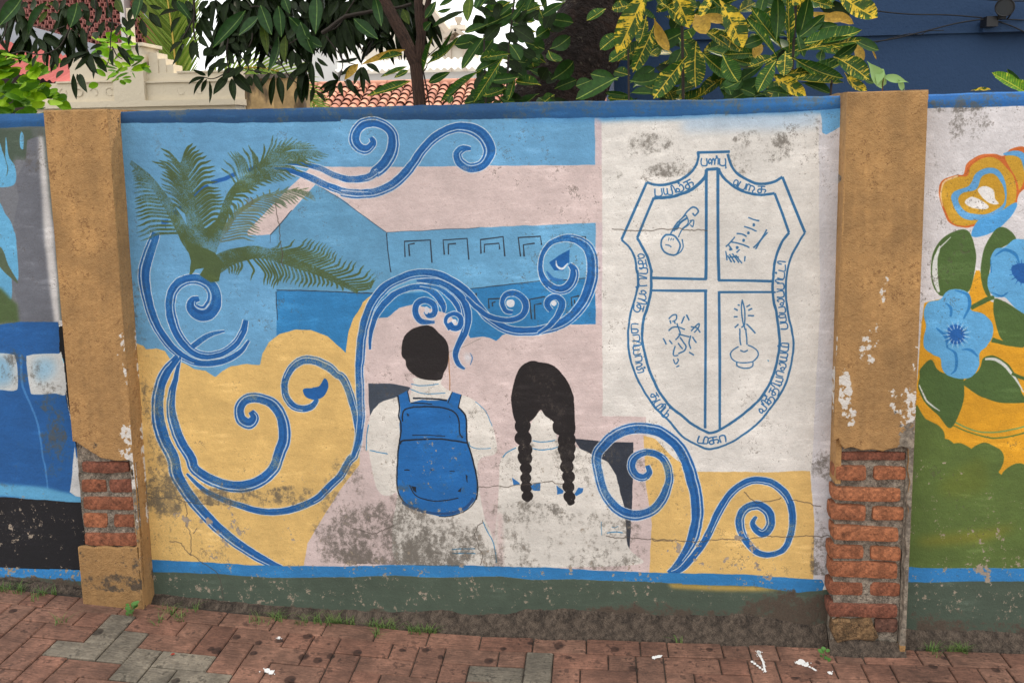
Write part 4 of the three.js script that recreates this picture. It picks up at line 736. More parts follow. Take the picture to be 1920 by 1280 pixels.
const DIRT_LEFT = [[-2.278,0.986,0.058,0.068,0.9,0],[-2.17,0.965,0.048,0.058,0.85,0],[-2.134,0.869,0.077,0.068,0.95,0],[-2.123,0.75,0.039,0.116,0.95,0],[-2.154,0.641,0.077,0.097,0.75,0],[-2.254,0.64,0.116,0.097,0.5,0],[-2.242,0.53,0.155,0.058,0.5,0],[-2.123,1.852,0.048,0.116,0.5,0],[-2.236,0.342,0.155,0.048,0.45,1],[-2.26,0.33,0.213,0.116,0.6,3],[-2.279,0.115,0.213,0.058,0.7,3],[-2.097,0.4,0.027,0.135,0.5,0],[-2.231,0.15,0.155,0.027,0.6,1],[-2.305,0.08,0.271,0.039,1.2,2],[-2.176,1.969,0.155,0.023,0.6,0],[-2.819,0.632,0.387,0.232,0.6,0]];
const DIRT_RIGHT = [[1.225,1.87,0.116,0.058,0.55,0],[1.262,1.824,0.058,0.048,0.5,0],[1.15,1.743,0.035,0.174,0.4,0],[1.205,1.928,0.116,0.023,0.95,0],[1.344,1.944,0.155,0.023,0.7,0],[1.308,0.389,0.309,0.251,0.35,1],[1.278,0.213,0.116,0.039,0.6,1],[1.373,0.185,0.348,0.135,0.65,3],[1.364,0.39,0.348,0.155,0.45,3],[1.404,0.244,0.031,0.058,1,1],[1.404,0.134,0.035,0.027,1,1],[1.468,0.167,0.116,0.077,0.5,1],[1.363,-0.003,0.271,0.058,1.3,2],[1.285,0.057,0.232,0.039,0.7,2],[1.132,0.588,0.019,0.426,0.4,0]];
const CRACKS = [[-1.621,0.454,-1.609,0.399,-1.616,0.355,-1.602,0.3,-1.609,0.234,-1.561,0.202,-1.508,0.17,-1.489,0.126,-1.481,0.081,-1.471,-0.008],[-1.686,0.294,-1.643,0.282,-1.623,0.251,-1.607,0.223],[-1.596,0.323,-1.573,0.345],[0.192,0.342,0.271,0.338,0.35,0.333,0.439,0.344,0.546,0.346,0.643,0.365,0.74,0.363,0.855,0.366],[0.698,0.503,0.756,0.496,0.813,0.484],[0.534,0.526,0.583,0.486,0.669,0.514],[-0.46,0.535,-0.368,0.537,-0.247,0.554,-0.126,0.556],[0.033,0.349,0.113,0.345,0.192,0.338,0.275,0.334],[-0.952,0.359,-0.869,0.339,-0.784,0.373],[-0.442,0.402,-0.474,0.348,-0.445,0.263,-0.453,0.22],[0.056,1.511,0.17,1.506,0.322,1.509,0.397,1.504],[-1.761,0.462,-1.674,0.47,-1.621,0.454,-1.502,0.439],[-1.184,1.621,-1.178,1.501,-1.176,1.381],[-1.824,0.498,-1.771,0.484,-1.739,0.473]];
const CROTON_LEAVES = [[0.196,2.402,-0.5,0.082,2.175,0.084,'Y'],[0.096,2.278,-0.8,0.015,2.217,0.059,'G'],[0.124,2.204,-0.7,0.052,2.159,0.05,'G'],[0.224,2.266,-0.55,0.148,2.102,0.055,'M'],[0.245,2.307,-0.6,0.299,2.189,0.045,'O'],[0.31,2.398,-0.5,0.372,2.269,0.069,'Y'],[0.292,2.367,-0.6,0.378,2.29,0.049,'M'],[0.404,2.318,-0.55,0.438,2.243,0.063,'O'],[0.429,2.317,-0.55,0.526,2.291,0.041,'O'],[0.457,2.38,-0.5,0.41,2.306,0.036,'Y'],[0.516,2.367,-0.6,0.564,2.264,0.075,'M'],[0.457,2.269,-0.7,0.579,2.187,0.057,'M'],[0.357,2.243,-0.75,0.405,2.139,0.05,'G'],[0.41,2.202,-0.6,0.409,2.038,0.078,'M'],[0.469,2.181,-0.8,0.593,2.078,0.075,'G'],[0.347,2.138,-0.5,0.228,1.991,0.069,'M'],[0.374,2.215,-0.9,0.328,2.134,0.06,'D'],[0.067,2.07,-0.5,-0.086,1.994,0.062,'D'],[0.073,2.079,-0.6,-0.027,2.104,0.049,'D'],[-0.028,2.08,-0.7,-0.09,2.059,0.046,'D'],[0.154,2.08,-0.7,0.271,2.096,0.057,'D'],[0.158,2.081,-0.8,0.251,2.133,0.063,'D'],[0.15,2.019,-0.6,0.232,2.017,0.037,'D'],[0.031,2.386,-0.8,-0.043,2.34,0.043,'G'],[0.143,2.401,-0.8,0.065,2.386,0.047,'M'],[0.48,2.203,-0.8,0.594,2.169,0.043,'G'],[0.571,2.068,-0.6,0.506,2.03,0.034,'D'],[0.207,2.335,-0.7,0.176,2.23,0.046,'M'],[0.124,2.016,-0.7,0.036,2.029,0.023,'D'],[0.289,2.384,-0.7,0.25,2.433,0.042,'M'],[0.557,2.233,-0.9,0.607,2.261,0.048,'G'],[0.391,2.431,-0.8,0.419,2.368,0.047,'M'],[0.502,2.351,-0.5,0.586,2.187,0.087,'Y'],[0.51,2.237,-0.55,0.586,2.177,0.066,'M'],[0.677,2.226,-0.55,0.589,2.196,0.044,'D'],[0.678,2.219,-0.7,0.653,2.155,0.038,'O'],[0.71,2.169,-0.55,0.598,2.303,0.033,'G'],[0.749,2.212,-0.65,0.635,2.364,0.049,'G'],[0.723,2.232,-0.55,0.723,2.393,0.052,'D'],[0.773,2.195,-0.55,0.758,2.382,0.033,'M'],[0.811,2.222,-0.55,0.839,2.375,0.055,'D'],[0.804,2.225,-0.5,0.905,2.308,0.044,'D'],[0.856,2.246,-0.55,0.953,2.264,0.03,'D'],[0.808,2.192,-0.45,1.026,2.235,0.061,'G'],[0.812,2.165,-0.42,1.025,2.198,0.039,'M'],[0.869,2.329,-0.6,1.005,2.294,0.041,'O'],[0.941,2.315,-0.65,1.04,2.278,0.042,'O'],[0.958,2.379,-0.5,1.089,2.283,0.084,'Y'],[1.011,2.209,-0.5,1.117,2.164,0.044,'D'],[0.943,2.131,-0.55,1.035,2.195,0.037,'D'],[1.052,2.196,-0.6,1.077,2.123,0.041,'O'],[0.963,2.204,-0.7,1.017,2.179,0.042,'M'],[0.943,2.127,-0.45,1.052,2.044,0.068,'M'],[0.995,2.07,-0.5,1.074,2.006,0.04,'Y'],[1.008,2.151,-0.6,1.108,2.048,0.034,'M'],[0.799,2.134,-0.5,0.973,2.055,0.047,'G'],[0.768,2.078,-0.55,0.911,2.095,0.033,'M'],[0.773,2.058,-0.5,0.973,2.038,0.036,'M'],[0.74,2.152,-0.45,0.728,2.065,0.054,'M'],[0.747,2.079,-0.55,0.78,2.031,0.041,'M'],[0.695,2.069,-0.42,0.822,1.989,0.054,'Y'],[0.691,2.11,-0.42,0.628,2.004,0.054,'G'],[0.692,2.012,-0.55,0.791,1.996,0.033,'D'],[0.84,2.038,-0.55,0.94,2.0,0.041,'D'],[0.664,2.179,-0.7,0.535,2.177,0.046,'G'],[0.71,2.147,-0.55,0.612,2.113,0.041,'M'],[0.512,2.148,-0.5,0.567,2.051,0.066,'G'],[0.57,2.052,-0.5,0.506,2.028,0.047,'D'],[0.818,2.383,-0.55,0.811,2.328,0.037,'Y'],[0.787,2.22,-0.45,0.809,2.137,0.029,'D'],[0.727,2.4,-0.55,0.811,2.353,0.044,'Y'],[0.9,2.387,-0.7,0.983,2.361,0.031,'M'],[1.074,2.064,-0.55,1.117,2.039,0.026,'D'],[0.942,2.183,-0.7,0.928,2.139,0.034,'D'],[1.099,2.169,-0.55,1.107,2.127,0.007,'O'],[0.567,2.174,-0.75,0.666,2.141,0.035,'G'],[0.599,2.024,-0.6,0.647,2.001,0.034,'D'],[0.685,2.363,-0.8,0.735,2.292,0.043,'G'],[0.717,2.429,-0.8,0.692,2.352,0.043,'D'],[0.577,2.029,-0.7,0.614,2.08,0.031,'D'],[0.541,2.061,-0.6,0.549,2.003,0.034,'D']];
const SMALL_CROTON_LEAVES = [[1.638,1.979,-0.4,1.5,2.059,0.046,'B'],[1.725,2.003,-0.6,1.642,2.084,0.022,'D'],[1.434,1.994,-0.4,1.498,1.996,0.014,'Y'],[1.688,1.978,-0.5,1.625,2.032,0.044,'B']];
const GREEN_CROTON_LEAVES = [[-0.49,2.264,-0.7,-0.584,2.142,0.041,'D'],[-0.453,2.369,-0.8,-0.539,2.418,0.028,'K'],[-0.445,2.361,-0.8,-0.424,2.433,0.046,'K'],[-0.485,2.336,-0.8,-0.581,2.307,0.035,'D'],[-0.422,2.338,-0.8,-0.494,2.274,0.049,'K'],[-0.371,2.321,-0.8,-0.273,2.261,0.06,'K'],[-0.38,2.248,-0.8,-0.334,2.181,0.053,'D'],[-0.448,2.211,-0.8,-0.505,2.196,0.042,'G'],[-0.385,2.21,-0.8,-0.486,2.195,0.032,'G'],[-0.401,2.195,-0.8,-0.541,2.14,0.039,'D'],[-0.404,2.164,-0.6,-0.523,1.995,0.04,'G'],[-0.504,2.115,-0.6,-0.656,1.998,0.03,'G'],[-0.355,2.108,-0.8,-0.466,2.095,0.042,'D'],[-0.411,2.059,-0.8,-0.513,2.033,0.039,'G'],[-0.363,2.101,-0.8,-0.394,2.007,0.035,'G'],[-0.318,2.422,-0.8,-0.37,2.352,0.025,'D'],[-0.303,2.399,-0.8,-0.359,2.34,0.032,'K'],[-0.26,2.383,-0.8,-0.323,2.346,0.028,'K'],[-0.15,2.435,-0.9,-0.246,2.383,0.036,'D'],[-0.579,2.396,-0.8,-0.7,2.345,0.028,'K'],[-0.507,2.413,-0.8,-0.453,2.373,0.025,'K'],[-0.357,2.427,-0.8,-0.421,2.372,0.025,'D'],[-0.194,2.438,-1.0,-0.236,2.331,0.048,'K'],[-0.256,2.416,-1.0,-0.215,2.329,0.041,'G'],[-0.465,2.291,-0.9,-0.524,2.214,0.047,'D'],[-0.408,2.305,-0.9,-0.352,2.265,0.043,'K'],[-0.452,2.269,-1.0,-0.382,2.226,0.052,'K'],[-0.503,2.189,-1.0,-0.536,2.222,0.037,'D'],[-0.42,2.187,-1.0,-0.346,2.145,0.048,'K'],[-0.363,2.161,-1.0,-0.405,2.105,0.044,'K'],[-0.487,2.164,-1.0,-0.421,2.122,0.052,'D'],[-0.494,2.102,-0.9,-0.437,2.056,0.047,'K'],[-0.527,2.062,-0.9,-0.463,2.013,0.043,'K'],[-0.613,1.991,-0.5,-0.601,2.023,0.026,'D'],[-0.341,2.242,-1.0,-0.279,2.208,0.044,'K'],[-0.335,2.3,-1.1,-0.271,2.255,0.038,'G'],[-0.428,2.024,-0.8,-0.364,2.003,0.032,'D'],[-0.505,2.135,-0.8,-0.539,2.058,0.035,'K'],[-0.351,2.382,-0.9,-0.311,2.334,0.033,'K'],[-0.282,2.444,-0.8,-0.303,2.392,0.021,'D']];
const MANGO_LEAVES = [[-2.379,2.458,-0.4,-2.479,2.345,0.07,'L'],[-2.271,2.437,-0.4,-2.35,2.302,0.037,'L'],[-2.197,2.445,-0.5,-2.229,2.34,0.056,'L'],[-1.915,2.466,-0.5,-1.927,2.36,0.046,'L'],[-2.13,2.486,-0.7,-2.086,2.419,0.045,'W'],[-2.877,2.404,-1.3,-2.929,2.311,0.036,'K'],[-2.873,2.395,-1.3,-2.826,2.322,0.04,'K'],[-2.848,2.399,-1.3,-2.753,2.329,0.036,'K'],[-2.883,2.391,-1.3,-2.891,2.305,0.036,'K'],[-2.895,2.31,-1.3,-2.901,2.246,0.024,'K'],[-2.604,2.316,-1.3,-2.695,2.264,0.036,'K'],[-2.609,2.316,-1.3,-2.724,2.269,0.032,'K'],[-2.609,2.312,-1.3,-2.665,2.223,0.036,'K'],[-2.6,2.311,-1.3,-2.596,2.18,0.028,'K'],[-2.595,2.311,-1.3,-2.551,2.202,0.044,'K'],[-2.59,2.311,-1.3,-2.507,2.21,0.04,'K'],[-2.586,2.307,-1.3,-2.529,2.287,0.024,'K'],[-2.7,2.21,-1.3,-2.701,2.078,0.03,'K'],[-2.666,2.209,-1.3,-2.602,2.108,0.042,'K'],[-2.68,2.209,-1.3,-2.651,2.154,0.026,'K'],[-2.782,2.329,-1.3,-2.77,2.239,0.028,'K'],[-2.83,2.331,-1.3,-2.827,2.258,0.026,'K'],[-2.813,2.303,-1.3,-2.803,2.249,0.024,'K'],[-2.715,2.436,-1.3,-2.728,2.387,0.032,'K'],[-2.657,2.439,-1.3,-2.663,2.389,0.024,'K'],[-2.632,2.442,-1.3,-2.599,2.325,0.038,'K'],[-2.478,2.331,-1.3,-2.48,2.241,0.034,'K'],[-2.453,2.348,-1.3,-2.384,2.239,0.028,'K'],[-2.43,2.339,-1.3,-2.345,2.26,0.018,'K'],[-2.372,2.4,-1.3,-2.386,2.342,0.02,'K'],[-2.342,2.359,-1.3,-2.314,2.282,0.018,'K'],[-2.315,2.474,-1.3,-2.279,2.375,0.036,'K'],[-2.358,2.533,-1.3,-2.387,2.462,0.032,'K'],[-2.348,2.479,-1.3,-2.377,2.409,0.036,'K'],[-2.27,2.508,-1.3,-2.206,2.426,0.044,'K'],[-2.267,2.543,-1.3,-2.2,2.524,0.024,'K'],[-2.925,2.468,-1.3,-2.948,2.37,0.047,'K'],[-2.962,2.487,-1.3,-2.989,2.407,0.04,'K'],[-3.005,2.498,-1.3,-3.053,2.445,0.04,'K'],[-3.032,2.462,-1.3,-3.058,2.4,0.024,'K'],[-2.953,2.375,-1.3,-2.992,2.321,0.032,'K'],[-2.789,2.523,-1.3,-2.74,2.472,0.036,'K'],[-2.716,2.539,-1.3,-2.71,2.489,0.032,'K'],[-2.595,2.548,-1.3,-2.606,2.468,0.044,'K'],[-2.621,2.522,-1.3,-2.644,2.474,0.032,'K'],[-2.523,2.546,-1.3,-2.549,2.462,0.047,'K'],[-2.478,2.518,-1.3,-2.457,2.482,0.032,'K'],[-2.51,2.47,-1.3,-2.541,2.386,0.047,'K'],[-2.491,2.465,-1.3,-2.466,2.424,0.032,'K'],[-2.562,2.418,-1.3,-2.537,2.373,0.04,'K'],[-2.611,2.473,-1.3,-2.56,2.449,0.028,'K'],[-2.413,2.49,-1.3,-2.376,2.422,0.032,'K'],[-2.707,2.292,-1.3,-2.746,2.238,0.036,'K'],[-2.752,2.229,-1.3,-2.765,2.184,0.032,'K'],[-2.813,2.528,-1.3,-2.857,2.467,0.032,'W'],[-2.753,2.553,-1.3,-2.8,2.568,0.024,'W'],[-2.844,2.556,-1.3,-2.783,2.536,0.024,'W'],[-2.568,2.583,-1.3,-2.526,2.515,0.044,'K'],[-2.641,2.567,-1.3,-2.583,2.521,0.036,'K'],[-2.884,2.593,-1.3,-2.861,2.529,0.044,'K'],[-2.975,2.559,-1.3,-2.931,2.504,0.044,'K'],[-2.711,2.592,-1.3,-2.74,2.53,0.04,'K'],[-3.025,2.543,-1.3,-2.996,2.484,0.044,'K'],[-2.304,2.562,-1.3,-2.271,2.495,0.036,'K'],[-2.769,2.585,-1.3,-2.746,2.517,0.032,'K'],[-2.915,2.571,-1.3,-2.965,2.559,0.032,'K'],[-2.466,2.553,-1.3,-2.5,2.483,0.04,'K'],[-2.421,2.454,-1.3,-2.44,2.393,0.032,'K'],[-2.529,2.35,-1.3,-2.589,2.325,0.024,'K'],[-2.565,2.324,-1.3,-2.528,2.305,0.028,'K'],[-1.463,2.39,-0.5,-1.6,2.237,0.059,'L'],[-1.443,2.377,-0.6,-1.542,2.303,0.064,'L'],[-1.433,2.425,-0.6,-1.385,2.297,0.061,'L'],[-1.338,2.412,-0.55,-1.333,2.283,0.055,'L'],[-1.433,2.354,-0.6,-1.417,2.217,0.042,'W'],[-1.396,2.303,-0.7,-1.448,2.15,0.053,'L'],[-1.33,2.295,-0.6,-1.336,2.179,0.042,'W'],[-1.343,2.386,-0.7,-1.249,2.284,0.057,'L'],[-1.857,2.208,-1.3,-1.756,2.09,0.059,'K'],[-1.855,2.168,-1.3,-1.829,2.051,0.038,'K'],[-1.873,2.186,-1.3,-1.935,2.085,0.044,'K'],[-1.973,2.157,-1.3,-1.985,2.045,0.024,'K'],[-1.987,2.167,-1.3,-2.024,2.1,0.024,'K'],[-1.996,2.176,-1.3,-2.049,2.087,0.02,'K'],[-1.996,2.176,-1.3,-2.085,2.142,0.024,'K'],[-1.99,2.185,-1.3,-2.036,2.212,0.022,'K'],[-1.63,2.181,-1.3,-1.661,2.025,0.034,'K'],[-1.612,2.171,-1.3,-1.582,2.028,0.038,'K'],[-1.737,2.188,-1.3,-1.672,2.083,0.038,'K'],[-1.648,2.194,-1.3,-1.704,2.102,0.034,'K'],[-1.62,2.194,-1.3,-1.566,2.161,0.03,'K'],[-1.736,2.205,-1.3,-1.686,2.182,0.024,'K'],[-1.767,2.304,-1.3,-1.754,2.219,0.038,'K'],[-1.773,2.286,-1.3,-1.712,2.302,0.036,'K'],[-1.724,2.245,-1.3,-1.67,2.213,0.026,'K'],[-2.102,2.357,-1.3,-2.177,2.301,0.03,'K'],[-2.102,2.352,-1.3,-2.153,2.238,0.036,'K'],[-2.093,2.348,-1.3,-2.082,2.307,0.02,'K'],[-2.045,2.364,-1.3,-2.042,2.257,0.038,'K'],[-2.026,2.359,-1.3,-1.995,2.261,0.036,'K'],[-2.011,2.381,-1.3,-1.945,2.317,0.036,'K'],[-2.103,2.481,-1.3,-2.142,2.393,0.032,'K'],[-2.009,2.478,-1.3,-1.948,2.335,0.038,'K'],[-1.977,2.469,-1.3,-1.935,2.401,0.034,'K'],[-1.894,2.485,-0.8,-1.829,2.396,0.041,'L'],[-2.115,2.512,-1.3,-2.193,2.479,0.026,'K'],[-2.258,2.499,-1.3,-2.206,2.426,0.04,'K'],[-1.856,2.54,-1.3,-1.858,2.439,0.042,'K'],[-1.925,2.555,-1.3,-1.941,2.52,0.024,'K'],[-1.838,2.539,-1.3,-1.799,2.49,0.028,'K'],[-1.795,2.551,-1.3,-1.733,2.501,0.034,'K'],[-2.053,2.532,-1.3,-2.016,2.443,0.044,'K'],[-2.034,2.541,-1.3,-2.055,2.427,0.047,'K'],[-1.992,2.531,-1.3,-1.959,2.468,0.036,'K'],[-2.016,2.452,-1.3,-2.002,2.372,0.044,'K'],[-2.073,2.436,-1.3,-2.045,2.369,0.044,'K'],[-2.056,2.413,-1.3,-2.102,2.357,0.036,'K'],[-1.972,2.411,-1.3,-1.937,2.37,0.036,'K'],[-1.953,2.556,-1.3,-1.994,2.496,0.04,'K'],[-2.074,2.559,-1.3,-2.031,2.505,0.044,'K'],[-2.144,2.57,-1.3,-2.101,2.507,0.04,'K'],[-1.899,2.532,-1.3,-1.896,2.493,0.028,'K'],[-1.949,2.326,-1.3,-1.98,2.278,0.044,'K'],[-1.912,2.308,-1.3,-1.97,2.282,0.032,'K'],[-1.878,2.333,-1.3,-1.914,2.272,0.036,'K'],[-1.861,2.306,-1.3,-1.85,2.244,0.04,'K'],[-1.845,2.341,-1.3,-1.8,2.305,0.036,'K'],[-1.825,2.367,-1.3,-1.863,2.342,0.028,'K'],[-1.805,2.376,-1.3,-1.774,2.348,0.028,'K'],[-1.842,2.381,-1.3,-1.777,2.375,0.02,'K'],[-1.886,2.271,-1.3,-1.936,2.219,0.036,'K'],[-1.869,2.244,-1.3,-1.91,2.192,0.04,'K'],[-1.849,2.27,-1.3,-1.823,2.234,0.032,'K'],[-1.798,2.34,-1.3,-1.782,2.287,0.028,'K'],[-1.821,2.27,-1.3,-1.785,2.247,0.024,'K'],[-1.906,2.254,-1.3,-1.965,2.22,0.028,'K'],[-1.935,2.237,-1.3,-1.977,2.175,0.032,'K'],[-1.833,2.217,-1.3,-1.888,2.164,0.051,'K'],[-1.791,2.225,-1.3,-1.817,2.172,0.044,'K'],[-1.761,2.179,-1.3,-1.754,2.126,0.044,'K'],[-1.531,2.298,-1.3,-1.531,2.201,0.036,'K'],[-1.513,2.289,-1.3,-1.49,2.191,0.044,'K'],[-1.508,2.209,-1.3,-1.56,2.094,0.04,'K'],[-1.486,2.182,-1.3,-1.488,2.03,0.044,'K'],[-1.462,2.19,-1.3,-1.46,2.043,0.044,'K'],[-1.493,2.129,-1.3,-1.516,2.031,0.028,'K'],[-1.439,2.234,-1.3,-1.501,2.164,0.036,'K'],[-1.315,2.311,-0.8,-1.282,2.256,0.049,'L'],[-1.516,2.412,-1.3,-1.538,2.351,0.051,'K'],[-1.659,2.425,-1.3,-1.661,2.372,0.024,'K'],[-1.617,2.243,-1.3,-1.581,2.22,0.024,'K'],[-1.665,2.556,-1.3,-1.697,2.487,0.047,'K'],[-1.502,2.516,-1.3,-1.458,2.463,0.036,'K'],[-1.476,2.476,-1.3,-1.431,2.453,0.028,'K'],[-1.363,2.47,-0.7,-1.335,2.397,0.045,'L'],[-1.528,2.543,-1.3,-1.485,2.49,0.044,'K'],[-1.448,2.497,-1.3,-1.433,2.427,0.036,'K'],[-1.142,2.435,-0.45,-1.138,2.275,0.061,'L'],[-0.912,2.435,-0.5,-0.885,2.309,0.046,'L'],[-1.293,2.362,-0.7,-1.24,2.223,0.069,'L'],[-1.304,2.311,-0.8,-1.22,2.262,0.06,'L'],[-1.255,2.448,-1.3,-1.199,2.263,0.061,'K'],[-1.08,2.383,-0.8,-0.966,2.287,0.06,'L'],[-1.178,2.21,-1.3,-1.214,2.118,0.03,'K'],[-1.178,2.206,-1.3,-1.163,2.068,0.028,'K'],[-1.173,2.21,-1.3,-1.122,2.116,0.032,'K'],[-1.155,2.223,-1.3,-1.083,2.173,0.032,'K'],[-1.196,2.219,-1.3,-1.285,2.168,0.034,'K'],[-1.093,2.192,-0.9,-1.154,2.119,0.034,'O'],[-1.19,2.254,-1.3,-1.31,2.235,0.024,'K'],[-1.295,2.146,-1.3,-1.403,2.096,0.024,'K'],[-1.3,2.142,-1.3,-1.39,2.078,0.032,'K'],[-1.314,2.134,-1.3,-1.345,2.054,0.034,'K'],[-1.291,2.138,-1.3,-1.262,2.059,0.03,'K'],[-1.272,2.142,-1.3,-1.18,2.042,0.03,'K'],[-1.258,2.15,-1.3,-1.206,2.074,0.036,'K'],[-1.3,2.147,-1.3,-1.321,2.187,0.024,'K'],[-1.447,2.243,-1.3,-1.494,2.035,0.044,'K'],[-1.438,2.243,-1.3,-1.417,2.1,0.036,'K'],[-1.415,2.242,-1.3,-1.364,2.148,0.03,'K'],[-1.405,2.26,-1.3,-1.343,2.214,0.024,'K'],[-1.452,2.234,-1.3,-1.516,2.165,0.04,'K'],[-1.43,2.127,-1.3,-1.443,2.034,0.028,'K'],[-1.413,2.087,-1.3,-1.355,2.032,0.024,'K'],[-1.469,2.181,-1.3,-1.485,2.039,0.047,'K'],[-1.265,2.422,-1.3,-1.262,2.274,0.051,'K'],[-1.293,2.406,-1.3,-1.258,2.269,0.044,'K'],[-1.237,2.439,-1.3,-1.143,2.297,0.055,'K'],[-1.333,2.424,-1.3,-1.341,2.258,0.04,'K'],[-1.348,2.407,-1.3,-1.377,2.276,0.04,'K'],[-1.313,2.371,-1.3,-1.308,2.266,0.036,'K'],[-1.137,2.445,-1.3,-1.132,2.34,0.047,'K'],[-1.118,2.462,-1.3,-1.076,2.382,0.044,'K'],[-1.073,2.469,-1.3,-1.031,2.364,0.051,'K'],[-0.877,2.429,-0.9,-0.847,2.361,0.043,'W'],[-0.971,2.406,-1.3,-0.932,2.352,0.032,'K'],[-1.054,2.347,-1.3,-1.052,2.295,0.036,'K'],[-1.032,2.342,-1.3,-1.124,2.296,0.016,'K'],[-1.076,2.365,-1.3,-1.023,2.346,0.024,'K'],[-1.078,2.321,-1.3,-1.093,2.287,0.024,'K'],[-1.224,2.534,-1.3,-1.264,2.448,0.059,'K'],[-1.288,2.536,-1.3,-1.319,2.45,0.051,'K'],[-1.343,2.512,-1.3,-1.338,2.424,0.059,'K'],[-1.171,2.507,-1.3,-1.227,2.456,0.055,'K'],[-1.16,2.545,-1.3,-1.108,2.479,0.059,'K'],[-1.057,2.529,-1.3,-1.026,2.511,0.024,'K'],[-1.002,2.545,-1.3,-0.992,2.458,0.047,'K'],[-0.953,2.535,-1.3,-0.973,2.479,0.044,'K'],[-1.47,2.541,-1.3,-1.437,2.471,0.047,'K'],[-1.374,2.547,-1.3,-1.359,2.473,0.04,'K'],[-1.192,2.42,-1.3,-1.169,2.324,0.04,'K'],[-1.102,2.401,-1.3,-1.136,2.358,0.036,'K'],[-0.871,2.25,-0.9,-1.072,2.186,0.04,'O'],[-0.884,2.231,-0.9,-0.988,2.2,0.036,'G'],[-0.865,2.174,-0.9,-0.991,2.128,0.029,'G'],[-0.861,2.158,-0.9,-0.92,2.122,0.029,'G'],[-0.831,2.103,-0.8,-1.027,2.038,0.046,'G'],[-0.791,2.152,-0.9,-0.734,2.3,0.029,'G'],[-0.846,2.211,-1.3,-0.704,2.374,0.028,'G'],[-0.77,2.188,-0.9,-0.617,2.301,0.033,'G'],[-0.827,2.254,-1.3,-0.72,2.276,0.032,'G'],[-0.821,2.319,-1.3,-0.86,2.218,0.036,'G'],[-0.768,2.1,-0.9,-0.664,2.145,0.04,'D'],[-0.776,2.387,-0.9,-0.725,2.464,0.04,'D'],[-0.782,2.335,-0.9,-0.74,2.366,0.04,'D'],[-0.744,2.346,-0.9,-0.618,2.394,0.029,'D'],[-0.718,2.416,-0.9,-0.652,2.426,0.022,'D'],[-0.709,2.44,-0.9,-0.626,2.484,0.029,'D'],[-0.901,2.273,-1.2,-0.93,2.325,0.031,'D'],[-0.664,1.998,-0.7,-0.541,2.098,0.028,'G'],[-0.624,1.994,-0.6,-0.62,2.024,0.024,'D'],[-0.5,2.408,-0.4,-0.508,2.301,0.048,'W'],[-0.473,2.415,-0.5,-0.493,2.369,0.036,'L'],[-0.474,2.465,-0.8,-0.507,2.409,0.039,'D']];
